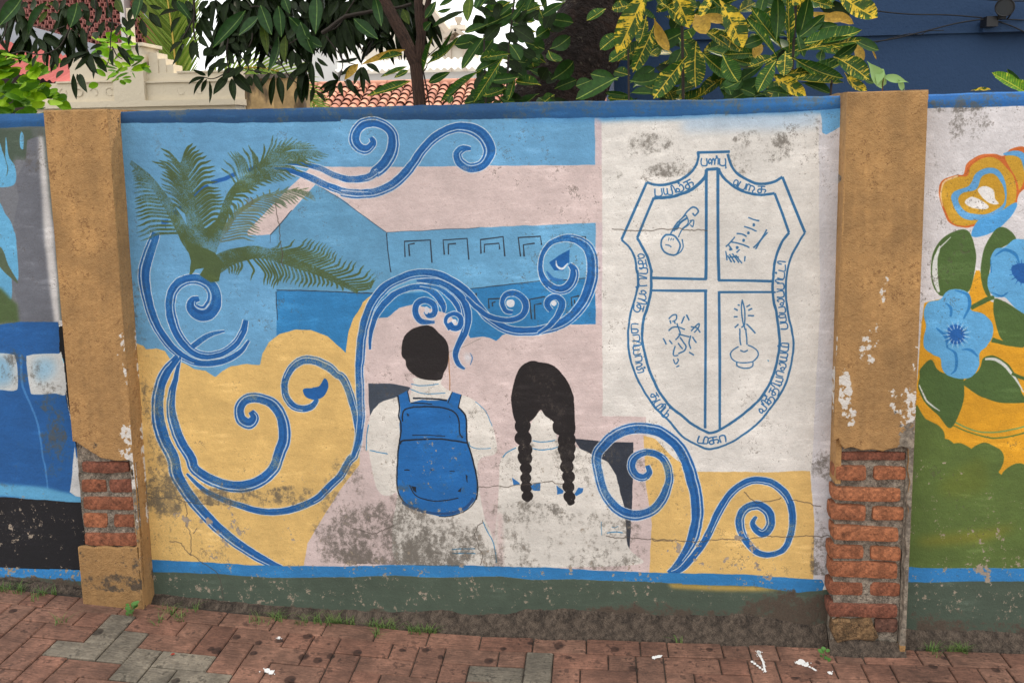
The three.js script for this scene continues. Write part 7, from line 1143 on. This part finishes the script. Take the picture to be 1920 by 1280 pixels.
function fillLeaves(parent, at, count, bounds, types, size) {   // leaves further inside the shrub
  for (let i = 0; i < count; i++) {
    const [x0, x1, y0, y1, z0, z1] = bounds, b = V3(lerp(x0, x1, rnd()), lerp(y0, y1, rnd()), lerp(z0, z1, rnd())), a = rnd() * 6.283, len = size * (0.8 + 0.5 * rnd()), t = V3(b.x + Math.cos(a) * len * 0.8, b.y + (rnd() - 0.55) * len, b.z + Math.sin(a) * len * 0.5), type = types[Math.floor(rnd() * types.length)], mats = LEAF[type];
    const m = part('leaf', CROTON_GEO[i % 4], mats[i % mats.length], parent); setLeaf(m, b.sub(at), t.sub(at), 0.06 + 0.025 * rnd(), (rnd() - 0.5) * 1.2);
  }
}
{
  const at = V3(0.55, -0.32, -0.7), shrub = thing('croton_shrub', 'croton shrub with big leaves blotched yellow and green above the wall beside the blue building', 'shrub', at.toArray());
  growLeaves(shrub, CROTON_LEAVES, CROTON_GEO, at, 0.35, 0.14);
  stems(shrub, at, [[0.010, 0.34, -0.3, -0.7, 0.37, 1.2, -0.68, 0.36, 2.1, -0.66, 0.345, 2.6, -0.64], [0.009, 0.62, -0.3, -0.75, 0.75, 1.2, -0.62, 0.79, 2.05, -0.58, 0.80, 2.5, -0.56], [0.008, 0.6, -0.3, -0.7, 0.9, 1.3, -0.55, 0.93, 2.05, -0.5], [0.007, 0.2, -0.3, -0.6, 0.14, 1.5, -0.6, 0.13, 2.2, -0.6], [0.008, 0.5, -0.3, -0.9, 0.6, 1.5, -0.9, 0.62, 2.3, -0.9]]);
  fillLeaves(shrub, at, 170, [0.1, 1.0, 1.85, 2.7, -1.4, -0.8], ['G', 'D', 'G', 'M', 'M', 'D', 'K'], 0.22);
}
{
  const at = V3(-0.45, -0.32, -0.95), shrub = thing('croton_shrub', 'dark green croton shrub in front of the thick leaning trunk', 'shrub', at.toArray());
  growLeaves(shrub, GREEN_CROTON_LEAVES, CROTON_GEO, at, 0.4, 0.1);
  stems(shrub, at, [[0.008, -0.45, -0.3, -0.95, -0.43, 1.4, -0.95, -0.40, 2.2, -0.92, -0.36, 2.5, -0.9], [0.007, -0.5, -0.3, -0.95, -0.5, 1.5, -0.9, -0.5, 2.3, -0.85]]);
  fillLeaves(shrub, at, 80, [-0.55, -0.2, 1.9, 2.55, -1.35, -1.0], ['D', 'D', 'G', 'K'], 0.15);
}
{
  const at = V3(1.5, -0.32, -0.5), shrub = thing('croton_shrub', 'young croton with one bright lime leaf showing above the wall under the blue building', 'shrub', at.toArray());
  growLeaves(shrub, SMALL_CROTON_LEAVES, CROTON_GEO, at, 0.2);
  stems(shrub, at, [[0.007, 1.5, -0.3, -0.5, 1.53, 1.2, -0.5, 1.55, 1.98, -0.48]]);
}
{ // sunlit bush at the end of the parapet
  const at = V3(-3.25, -0.32, -1.7), bush = thing('leafy_bush', 'bright green bush with broad sunlit leaves at the end of the cream parapet', 'bush', at.toArray()), mat = ['#6f9e0a', '#8cb410', '#4f7d0c'].map((c) => new THREE.MeshPhysicalMaterial({ color: c, roughness: 0.7, transmission: 0.3, thickness: 0, specularIntensity: 0.25 }));
  const geo = leafGeometry(0.06, 0.1, 0.0, (s) => Math.pow(Math.sin(Math.PI * s), 0.55) + 0.01, 6);
  for (let i = 0; i < 240; i++) { const a = rnd() * 6.283, e = rnd(), x = -3.27 + 0.27 * Math.sqrt(e) * Math.cos(a), y = 2.06 + 0.30 * Math.sqrt(e) * Math.sin(a), z = -1.7 + 0.3 * (rnd() - 0.5), len = 0.075 + 0.05 * rnd(), b = rnd() * 6.283, m = part('leaf', geo, mat[i % 3], bush); setLeaf(m, V3(x, y, z).sub(at), V3(x + Math.cos(b) * len, y + (rnd() - 0.6) * len, z + Math.abs(Math.sin(b)) * len).sub(at), len * 0.66, (rnd() - 0.5), V3(0.2, 0.75, 0.8)); }
  for (let i = 0; i < 55; i++) { const x = -3.15 + 0.34 * rnd(), y = 2.22 + 0.30 * rnd(), z = -2.2 - 0.3 * rnd(), len = 0.07 + 0.04 * rnd(), b = rnd() * 6.283, m = part('leaf', geo, mat[i % 3], bush); setLeaf(m, V3(x, y, z).sub(at), V3(x + Math.cos(b) * len, y + (rnd() - 0.4) * len, z + len * 0.4).sub(at), len * 0.6, rnd() - 0.5, V3(0.2, 0.9, 0.6)); }
  for (let i = 0; i < 5; i++) part('stem', tube([V3(0, 0, 0), V3((rnd() - 0.5) * 0.3, 1.2, (rnd() - 0.5) * 0.2), V3((rnd() - 0.5) * 0.5, 2.3, (rnd() - 0.5) * 0.3)], 0.012, 0.006, 10, 6), twigBark, bush);
}
{ // seedling rooted on the right pillar
  const at = V3(0.97, 1.978, 0.02), s = thing('fig_seedling', 'pale green seedling with heart shaped leaves growing on top of a pillar', 'seedling', at.toArray()), geo = leafGeometry(0.05, 0.08, 0, (t) => t < 0.72 ? Math.pow(Math.sin(Math.PI * Math.min(1, t / 0.74 * 0.78 + 0.12)), 0.8) * 1.0 : 0.46 * (1 - (t - 0.72) / 0.28) ** 1.6 + 0.02, 12), m = new THREE.MeshPhysicalMaterial({ color: '#86a860', roughness: 0.6, transmission: 0.2, thickness: 0 });
  part('stem', tube([V3(0.005, -0.01, 0), V3(0.006, 0.025, 0.0), V3(0.008, 0.06, 0)], 0.0022, 0.0012, 8, 6), standard('#5a3526'), s);
  part('stem', tube([V3(0.075, -0.01, 0), V3(0.078, 0.01, 0)], 0.0016, 0.001, 4, 6), standard('#7d8a50'), s);
  for (const [bx, by, tx, ty, w] of [[0.01, 0.02, -0.055, 0.105, 0.055], [0.015, 0.052, 0.085, 0.03, 0.03], [0.075, 0.008, 0.045, 0.044, 0.026], [0.0, 0.08, -0.02, 0.02, 0.03]]) { const l = part('leaf', geo, m, s); setLeaf(l, V3(bx, by, 0), V3(tx, ty, 0.02), w, 0.1); }
}
WEEDS.forEach(([x, z, size, n], i) => {
  const s = thing('weed', i ? 'small green weed by the foot of the bare brick pillar' : 'leafy green weed at the plastered foot of the ochre pillar', 'weed', [x, groundAt(x) - 0.006, Math.max(z, 0.13)]), geo = leafGeometry(0.05, 0.1, 0, (t) => Math.pow(Math.sin(Math.PI * t), 0.6) + 0.01, 6), m = new THREE.MeshPhysicalMaterial({ color: '#4f7f33', roughness: 0.6, transmission: 0.2, thickness: 0 });
  for (let k = 0; k < n * 2; k++) { const a = k * 2.4, l = size * (0.35 + 0.3 * rnd()), y = size * 0.9 * rnd(), b = V3(Math.cos(a) * 0.006, y, Math.sin(a) * 0.006), lf = part('leaf', geo, m, s); setLeaf(lf, b, V3(Math.cos(a) * l, y + l * 0.35, Math.sin(a) * l), l * 0.75, 0, V3(0, 1, 0.3)); }
  part('stem', tube([V3(0, -0.005, 0), V3(0.002, size * 0.5, 0), V3(0, size * 0.95, 0)], 0.0016, 0.001, 6, 5), standard('#55703a'), s);
});
{ const [x, z] = PETAL_AT, p = shade(new THREE.Mesh(leafGeometry(0.2, 0.15, 0.1, (t) => Math.pow(Math.sin(Math.PI * t), 0.6) + 0.01, 6), standard('#8a2c14', 0.7))); p.name = 'fallen_petal'; p.userData = { label: 'small dark red fallen petal on a grey paver', category: 'petal' }; setLeaf(p, V3(x - 0.008, groundAt(x) + 0.004, z), V3(x + 0.008, groundAt(x) + 0.006, z - 0.004), 0.011, 0, V3(0, 1, 0.2)); scene.add(p); }
{ // white droppings, thin lumps lying on the pavers
  const white = standard(new THREE.Color().setRGB(0.78, 0.78, 0.75), 0.7), groups = [[WHITE_SPLATS.slice(0, 2), 'round white bird dropping with thin splashes on the pavers beside black spots'], [WHITE_SPLATS.slice(2, 3), 'tiny pale dropping on a paver near the grass'], [WHITE_SPLATS.slice(3, 5), 'short white streak of dropping on the paver edge below the plinth'], [[...WHITE_SPLATS.slice(5, 10), WHITE_SPLATS[16]], 'white dropping with a long thin drip across the pavers'], [WHITE_SPLATS.slice(10, 15), 'largest white splash of bird dropping by the bare brick pillar'], [WHITE_SPLATS.slice(15, 16), 'small lone white dropping beside the largest splash']];
  for (const [spots, label] of groups) {
    const G = [], blob = (x, z, r) => { const s = new THREE.Shape(), n = 18, ph = rnd() * 50; for (let i = 0; i <= n; i++) { const a = i / n * 6.2832, k = r * (0.55 + 0.9 * noiseAt(Math.cos(a) * 90 + ph * 31, Math.sin(a) * 90 + ph * 17)); i ? s.lineTo(Math.cos(a) * k, Math.sin(a) * k * 1.2) : s.moveTo(Math.cos(a) * k, Math.sin(a) * k * 1.2); } G.push(new THREE.ExtrudeGeometry(s, { depth: 0.0012, bevelEnabled: true, bevelSize: 0.0004, bevelThickness: 0.0006, bevelSegments: 1 }).rotateX(-Math.PI / 2).translate(x, groundAt(x) + 0.0016, z)); };
    spots.forEach(([x, z, r], i) => { r *= 0.72; blob(x, z, r); for (let k = 0; k < 4; k++) blob(x + (rnd() - 0.5) * r * 4, z + (rnd() - 0.5) * r * 3, r * 0.16); if (i) { const [px, pz] = spots[i - 1]; if (Math.hypot(px - x, pz - z) < 0.07) for (let k = 1; k < 5; k++) blob(lerp(px, x, k / 5), lerp(pz, z, k / 5), Math.min(r, 0.005)); } });
    const m = shade(new THREE.Mesh(mergeGeometries(G), white)); m.name = numbered('bird_dropping'); m.userData = { label, category: 'dropping', group: 'white droppings on the pavement' }; scene.add(m);
  }
}
console.log('backdrop');
// ------------------------------------------------------------------ blue building with wires and a flood lamp
const blueBump = plasterBump;
{
  const at = V3(3.4, -0.32, -2.2), b = thing('blue_building', 'windowless dark blue building wall with a narrow ledge behind the boundary wall', 'building', at.toArray());
  const blue = standard(new THREE.Color().setRGB(0.012, 0.042, 0.105), 0.8, { bumpMap: blueBump, bumpScale: 0.003 });
  part('wall', uvMetres(box(-3.3, 3.5, 0, 3.7, -4.5, 0)), blue, b);
  part('ledge', uvMetres(roughen(box(-3.3, 3.5, 2.70, 2.735, 0.001, 0.022, [60, 1, 1]), 0.008, 2)), blue, b);
  part('ledge', uvMetres(box(-1.27, 3.5, 2.695, 2.755, 0.0, 0.075)), blue, b);
  part('roof', box(-3.4, 3.6, 3.7, 3.82, -4.6, 0.1), standard(new THREE.Color().setRGB(0.2, 0.2, 0.2), 1), b);
}
{
  const at = V3(2.13, 2.405, -2.1), l = thing('flood_lamp', 'small black flood lamp on a bracket fixed to the blue building', 'lamp', at.toArray()), black = standard(new THREE.Color().setRGB(0.018, 0.018, 0.019), 0.45, { metalness: 0.3 }), glass = standard(new THREE.Color().setRGB(0.05, 0.055, 0.06), 0.15, { metalness: 0.2 });
  part('bracket', mergeGeometries([box(-0.005, 0.055, -0.005, 0.05, -0.06, 0.03), box(0.03, 0.10, 0.035, 0.05, -0.04, 0.02)].map(plain)), black, l);
  part('yoke', tube([V3(0.052, 0.03, 0.03), V3(0.048, 0.06, 0.05), V3(0.052, 0.11, 0.05)], 0.005, 0.004, 8, 6), black, l);
  part('yoke', tube([V3(0.10, 0.03, 0.03), V3(0.112, 0.06, 0.05), V3(0.106, 0.11, 0.05)], 0.005, 0.004, 8, 6), black, l);
  const head = part('housing', new THREE.LatheGeometry([[0, -0.05], [0.022, -0.048], [0.036, -0.03], [0.046, 0.0], [0.05, 0.03], [0.05, 0.036], [0.044, 0.036], [0.042, 0.03]].map(([a, c]) => new THREE.Vector2(a, c)), 24).rotateX(Math.PI / 2).rotateY(-0.5).rotateX(0.2), black, l); head.position.set(0.082, 0.095, 0.05);
  const pane = part('lens', new THREE.CircleGeometry(0.043, 20).translate(0, 0, 0.031).rotateY(-0.5).rotateX(0.2), glass, l); pane.position.copy(head.position);
}
{
  const black = standard(new THREE.Color().setRGB(0.012, 0.012, 0.014), 0.7), cable = (label, pts, r) => { const m = shade(new THREE.Mesh(tube(pts, r, r, 40, 6), black)); m.name = numbered('cable'); m.userData = { label, category: 'cable', group: 'cables on the blue building' }; scene.add(m); };
  cable('black cable sagging across the blue building above the ledge to the lamp', [V3(0.95, 2.66, -2.12), V3(1.50, 2.52, -2.14), V3(1.72, 2.487, -2.14), V3(1.95, 2.475, -2.14), V3(2.12, 2.455, -2.13)], 0.0038);
  cable('black cable rising along the ledge of the blue building to the lamp bracket', [V3(1.25, 2.33, -2.12), V3(1.6, 2.345, -2.13), V3(1.80, 2.385, -2.13), V3(2.0, 2.43, -2.13), V3(2.18, 2.45, -2.11)], 0.0042);
  cable('thin black cable curling from the ledge down the blue building', [V3(1.56, 2.335, -2.13), V3(1.67, 2.365, -2.13), V3(1.74, 2.378, -2.13), V3(1.80, 2.372, -2.13), V3(1.83, 2.388, -2.13), V3(1.92, 2.392, -2.13)], 0.0025);
  cable('black cable running high over the flood lamp on the blue building', [V3(1.7, 2.62, -2.1), V3(1.95, 2.575, -2.1), V3(2.2, 2.54, -2.1), V3(2.6, 2.53, -2.1)], 0.0035);
  cable('black cable dropping away beyond the lamp bracket', [V3(2.16, 2.445, -2.11), V3(2.28, 2.40, -2.11), V3(2.45, 2.32, -2.12), V3(2.8, 2.2, -2.12)], 0.0036);
  cable('pair of black cable strands running level past the lamp bracket', [V3(2.17, 2.447, -2.115), V3(2.28, 2.438, -2.115), V3(2.5, 2.425, -2.115), V3(2.9, 2.42, -2.115)], 0.0036);
}
// ------------------------------------------------------------------ cream parapet with a stepped pier
{
  const at = V3(-3.5, -0.32, -3.6), o = thing('cream_parapet', 'cream plastered parapet wall with a stepped pier and moulded bands', 'wall', at.toArray()), Y = (y) => y + 0.32, X = (x) => x + 3.5;
  const cream = standard(new THREE.Color().setRGB(0.64, 0.56, 0.42), 0.9, { bumpMap: plasterBump, bumpScale: 0.003 });
  const B = (name, x0, x1, y0, y1, z0, z1) => part(name, uvMetres(roughen(box(X(x0), X(x1), Y(y0), Y(y1), z0, z1, [6, 4, 2]), 0.004, 1)), cream, o);
  B('wall', -4.32, -2.70, -0.32, 2.12, -0.1, 0.10); B('plinth_band', -4.32, -2.69, 2.12, 2.165, -0.1, 0.13);
  B('panel', -4.28, -3.62, 2.165, 2.31, -0.1, 0.09); B('panel', -3.40, -2.70, 2.165, 2.295, -0.1, 0.09);
  B('band', -4.1, -3.62, 2.31, 2.322, -0.1, 0.105); B('band', -3.40, -2.69, 2.295, 2.308, -0.1, 0.105);
  B('upper_panel', -4.0, -3.60, 2.322, 2.50, -0.1, 0.07); B('upper_panel', -3.42, -2.69, 2.308, 2.365, -0.1, 0.07);
  B('coping', -3.15, -2.69, 2.365, 2.378, -0.12, 0.08);
  B('pier', -3.63, -3.39, 2.165, 2.565, -0.15, 0.13); B('pier_cap', -3.65, -3.37, 2.565, 2.59, -0.17, 0.15); B('finial', -3.545, -3.515, 2.59, 2.86, -0.04, 0.02);
  B('step', -3.37, -3.30, 2.365, 2.52, -0.1, 0.07); B('step', -3.31, -3.24, 2.365, 2.475, -0.1, 0.06); B('step', -3.25, -3.185, 2.365, 2.43, -0.1, 0.055);
  for (let i = 0; i < 5; i++) part('relief_mark', roughen(new THREE.TorusGeometry(0.03, 0.007, 5, 10, 4 + (i % 3)).rotateZ(i * 1.7).translate(X(-4.18 + i * 0.125), Y(2.24), 0.088), 0.012, 3), cream, o);
  for (let i = 0; i < 2; i++) part('relief_mark', roughen(new THREE.TorusGeometry(0.026, 0.006, 5, 10, 5).rotateZ(i * 2 + 1).translate(X(-3.12 + i * 0.14), Y(2.23), 0.088), 0.012, 3), cream, o);
}
{ // stained old wall beyond the parapet
  const at = V3(-3.0, -0.32, -5.2), o = thing('stained_wall', 'old weather stained tan wall between the cream parapet and the tiled roof', 'wall', at.toArray()), c = newCanvas(256, 128), q = c.getContext('2d'), im = q.createImageData(256, 128); for (let i = 0; i < 256 * 128; i++) { const x = i % 256, y = i >> 8, s = smooth(noiseAt(x * 4, y * 1.4), 0.4, 0.75), v = 0.85 + 0.3 * noiseAt(x * 6, y * 6); im.data.set([lerp(168, 88, s) * v, lerp(142, 74, s) * v, lerp(100, 56, s) * v, 255], i * 4); } q.putImageData(im, 0, 0); const t = colourTexture(c, true); t.repeat.set(0.9, 1.8);
  part('wall', uvMetres(roughen(box(-0.45, 0.28, 0, 2.74, -0.2, 0, [8, 20, 2]), 0.02, 1)), standard(0xffffff, 1, { map: t }), o);
  part('coping', roughen(box(-0.47, 0.3, 2.74, 2.78, -0.22, 0.02, [8, 1, 1]), 0.015, 1), mortarMaterial, o);
}
// ------------------------------------------------------------------ red building with pierced screens
{
  const at = V3(-6.2, -0.32, -8), o = thing('red_building', 'red building with pierced terracotta screens and a pale window band', 'building', at.toArray()), X = (x) => x + 6.2, Y = (y) => y + 0.32;
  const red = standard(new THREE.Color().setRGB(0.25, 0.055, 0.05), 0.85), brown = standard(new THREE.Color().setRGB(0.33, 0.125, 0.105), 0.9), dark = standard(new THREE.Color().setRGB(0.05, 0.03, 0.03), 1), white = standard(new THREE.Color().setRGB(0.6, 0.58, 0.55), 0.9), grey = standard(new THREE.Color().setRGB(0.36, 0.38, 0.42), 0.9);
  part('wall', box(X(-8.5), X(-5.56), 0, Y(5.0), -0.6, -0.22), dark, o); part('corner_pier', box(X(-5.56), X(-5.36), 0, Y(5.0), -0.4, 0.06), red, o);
  part('post', box(X(-5.86), X(-5.80), Y(2.5), Y(4.2), -0.2, 0.04), white, o); part('lintel', box(X(-7.0), X(-5.56), Y(3.78), Y(4.1), -0.2, 0.02), red, o); part('roof', box(X(-8.8), X(-5.1), Y(5.0), Y(5.2), -0.9, 0.4), red, o);
  const lattice = (x0, x1, y0, y1) => { const G = [], s = 0.05; for (let y = y0; y < y1; y += s) for (let x = x0; x < x1; x += s) { const k = Math.round(x / s) + Math.round(y / s); G.push(box(X(x) + (k % 2 ? 0.0 : 0.018), X(x) + (k % 2 ? 0.018 : 0.036), Y(y), Y(y) + s * 0.8, -0.16, -0.1), box(X(x), X(x) + s, Y(y) + s * 0.75, Y(y) + s, -0.15, -0.11)); } const m = part('pierced_screen', mergeGeometries(G), brown, o); m.userData.kind = 'stuff'; };
  lattice(-7.2, -5.87, 2.7, 3.78); lattice(-5.79, -5.58, 2.7, 3.78);
  const g = box(0, 1.5, -0.12, 0.13, 0, 0.1); g.rotateZ(-0.28).translate(X(-7.45), Y(3.30), 0.1); part('grey_fascia', g, grey, o);
  part('trim', box(X(-5.54), X(-5.38), Y(3.36), Y(3.42), 0.061, 0.075), grey, o);
}
{ // low red sheet roof with a dark shed below
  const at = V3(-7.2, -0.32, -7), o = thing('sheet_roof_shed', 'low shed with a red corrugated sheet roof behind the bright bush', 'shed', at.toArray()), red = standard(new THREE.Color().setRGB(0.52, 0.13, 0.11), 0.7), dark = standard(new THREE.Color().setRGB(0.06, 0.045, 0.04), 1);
  const r = new THREE.PlaneGeometry(3.6, 0.7, 180, 1), p = r.attributes.position; for (let i = 0; i < p.count; i++) p.setZ(i, 0.016 * Math.sin(p.getX(i) * 82)); r.computeVertexNormals(); r.rotateX(-1.15).rotateZ(-0.24).translate(0.55, 3.16, 0);
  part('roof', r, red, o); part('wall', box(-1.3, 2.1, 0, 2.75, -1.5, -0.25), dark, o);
}
{ // coconut palm behind the parapet
  const at = V3(-4.44, -0.32, -6.4), o = thing('coconut_palm', 'coconut palm with yellow green fronds rising behind the stepped pier', 'palm', at.toArray()), rib = standard('#b39a3e', 0.7), mats = ['#7f9a34', '#95a648', '#6a8a2c'].map((c) => new THREE.MeshPhysicalMaterial({ color: c, roughness: 0.6, transmission: 0.25, thickness: 0 })), blade = leafGeometry(0.02, 0.05, 0.0, (t) => (1 - t) ** 0.6 * 0.9 + 0.03, 4);
  part('trunk', tube([V3(0.35, 0, -0.3), V3(0.3, 1.5, -0.3), V3(0.1, 2.6, -0.2)], 0.14, 0.1, 12, 10, 0.2), darkBark, o);
  const frond = (pts, len, n, up) => { const c = new THREE.CatmullRomCurve3(pts.map((q) => V3(...q))), f = new THREE.Group(); f.name = 'frond'; o.add(f); part('midrib', tube(c.points, 0.014, 0.004, 16, 6), rib, f);
    for (let i = 2; i < n; i++) for (const s of [-1, 1]) { const t = i / n, b = c.getPointAt(t), tan = c.getTangentAt(t), side = V3(0, 0, 1).cross(tan).normalize().multiplyScalar(s), l = len * (0.55 + 0.6 * Math.sin(Math.PI * t)), e = b.clone().addScaledVector(side, l * 0.72).addScaledVector(tan, l * up).add(V3(0, -l * 0.12, 0.06 * (rnd() - 0.5))); setLeaf(part('leaflet', blade, mats[(i + (s > 0 ? 1 : 0)) % 3], f), b, e, 0.036, (rnd() - 0.5) * 0.8); } };
  frond([[0.0, 2.5, 0], [-0.01, 3.0, 0.05], [-0.04, 3.5, 0.05], [-0.14, 4.2, 0]], 0.5, 62, 1.05); frond([[0.0, 2.6, -0.3], [0.5, 2.95, -0.35], [1.0, 2.9, -0.4], [1.4, 2.5, -0.4]], 0.3, 34, 0.9);
}
// ------------------------------------------------------------------ house with clay tiles, a sheet roof and a white building beyond
{
  const at = V3(-4.0, -0.32, -12), o = thing('tiled_house', 'low house with a sunlit clay tile roof behind the small tree', 'house', at.toArray()), clay = [[0.50, 0.23, 0.15], [0.44, 0.19, 0.125], [0.56, 0.28, 0.185], [0.36, 0.16, 0.11]].map((c) => standard(new THREE.Color().setRGB(...c), 0.9)), slope = 0.42, half = new THREE.CylinderGeometry(0.078, 0.062, 0.27, 8, 1, true, -Math.PI / 2, Math.PI), x0 = -1.15, ridge = 3.10;
  half.rotateX(-Math.PI / 2); half.rotateY(Math.PI);   // arch up, axis along z
  const roof = new THREE.Group(); roof.name = 'roof'; o.add(roof); part('underlay', (() => { const g = new THREE.PlaneGeometry(6.2, 2.6).rotateX(-Math.PI / 2 + slope); return g.translate(x0 + 2.9, ridge - Math.sin(slope) * 1.3 - 0.05, -1.0 + Math.cos(slope) * 1.3); })(), standard(new THREE.Color().setRGB(0.2, 0.09, 0.06), 1), roof);
  for (let r = 0; r < 9; r++) for (let c = 0; c < 31; c++) { const m = part('roof_tile', half, clay[Math.floor(rnd() * 4)], roof); m.position.set(x0 + c * 0.158 + (rnd() - 0.5) * 0.012, ridge - Math.sin(slope) * (0.1 + r * 0.19) + (rnd() - 0.5) * 0.01, -1.0 + Math.cos(slope) * (0.1 + r * 0.19)); m.rotation.set(slope - 0.09, (rnd() - 0.5) * 0.06, 0); }
  for (let c = 0; c < 16; c++) { const m = part('ridge_tile', new THREE.CylinderGeometry(0.085, 0.085, 0.33, 8, 1, true, -Math.PI / 2, Math.PI).rotateZ(Math.PI / 2).rotateX(-Math.PI / 2 * 0), clay[c % 4], roof); m.position.set(x0 + 0.1 + c * 0.31, ridge + 0.0, -1.0); m.rotation.x = Math.PI / 2 * 0; }
  part('wall', box(x0 + 0.1, x0 + 4.8, 0, ridge - 0.5, -2.6, -0.6), standard(new THREE.Color().setRGB(0.5, 0.45, 0.38), 1), o);
}
{
  const at = V3(-3.4, -0.32, -16), o = thing('sheet_roof_house', 'grey building with a pale corrugated roof between the clay tiles and the white building', 'house', at.toArray()), sheet = standard(new THREE.Color().setRGB(0.55, 0.54, 0.52), 0.9), wallM = standard(new THREE.Color().setRGB(0.36, 0.35, 0.33), 1), white = standard(new THREE.Color().setRGB(0.66, 0.66, 0.64), 0.9);
  const r = new THREE.PlaneGeometry(5.4, 1.5, 220, 1), p = r.attributes.position; for (let i = 0; i < p.count; i++) p.setZ(i, 0.025 * Math.sin(p.getX(i) * 44)); r.computeVertexNormals(); r.rotateX(-Math.PI / 2 + 0.22).translate(0.7, 3.72, -0.5);
  part('roof', r, sheet, o); part('fascia', box(-1.9, 3.3, 3.36, 3.5, 0.05, 0.12), sheet, o); part('wall', box(-1.9, 3.3, 0, 3.45, -2, -0.1), wallM, o); part('gable_wall', box(-3.6, -1.95, 0, 4.35, -2.0, 0.1), white, o);
}
{
  const at = V3(-4.4, -0.32, -22), o = thing('white_building', 'tall white building with a pitched gable, cornices and an urn', 'building', at.toArray()), white = standard(new THREE.Color().setRGB(0.72, 0.66, 0.56), 0.9), cornice = standard(new THREE.Color().setRGB(0.55, 0.47, 0.38), 0.9), X = (x) => x + 4.4, Y = (y) => y + 0.32;
  part('wall', box(X(-5.6), X(-3.95), 0, Y(4.75), -1.2, 0), white, o); part('wall', box(X(-7.6), X(-5.6), 0, Y(4.35), -4, -0.3), white, o); part('wing', box(X(-3.95), X(-3.25), 0, Y(4.35), -0.8, 0.1), white, o);
  const gab = new THREE.ExtrudeGeometry(outline([X(-5.9), Y(4.75), X(-3.95), Y(4.75), X(-4.55), Y(5.6), X(-5.2), Y(6.2)]), { depth: 0.4, bevelEnabled: false }).translate(0, 0, -0.5); part('gable', gab, white, o);
  const rk = box(0, 1.5, -0.07, 0.07, -0.5, 0.25); rk.rotateZ(-0.92).translate(X(-4.75), Y(5.68), 0); part('raking_cornice', rk, cornice, o);
  const rl = box(0, 0.62, -0.05, 0.05, -0.5, 0.35); rl.rotateZ(-0.62).translate(X(-3.72), Y(4.68), 0.1); part('raking_cornice', rl, cornice, o); const rm = box(-0.4, 0, -0.05, 0.05, -0.5, 0.35); rm.rotateZ(0.5).translate(X(-3.70), Y(4.67), 0.1); part('raking_cornice', rm, cornice, o);
  part('cornice', box(X(-4.05), X(-3.2), Y(4.3), Y(4.36), -0.3, 0.3), cornice, o); part('pedestal', box(X(-3.9), X(-3.5), Y(4.7), Y(4.82), -0.3, 0.1), white, o); part('pilaster', box(X(-3.98), X(-3.88), 0, Y(4.3), 0.1, 0.2), cornice, o); part('pilaster', box(X(-3.55), X(-3.47), 0, Y(4.3), 0.1, 0.2), cornice, o);
  part('urn', new THREE.LatheGeometry([[0, 0], [0.07, 0], [0.05, 0.04], [0.09, 0.12], [0.11, 0.2], [0.08, 0.22], [0, 0.23]].map(([a, c]) => new THREE.Vector2(a, c)), 16).translate(X(-3.68), Y(4.82), 0), cornice, o);
}
renderer.render(scene, camera);
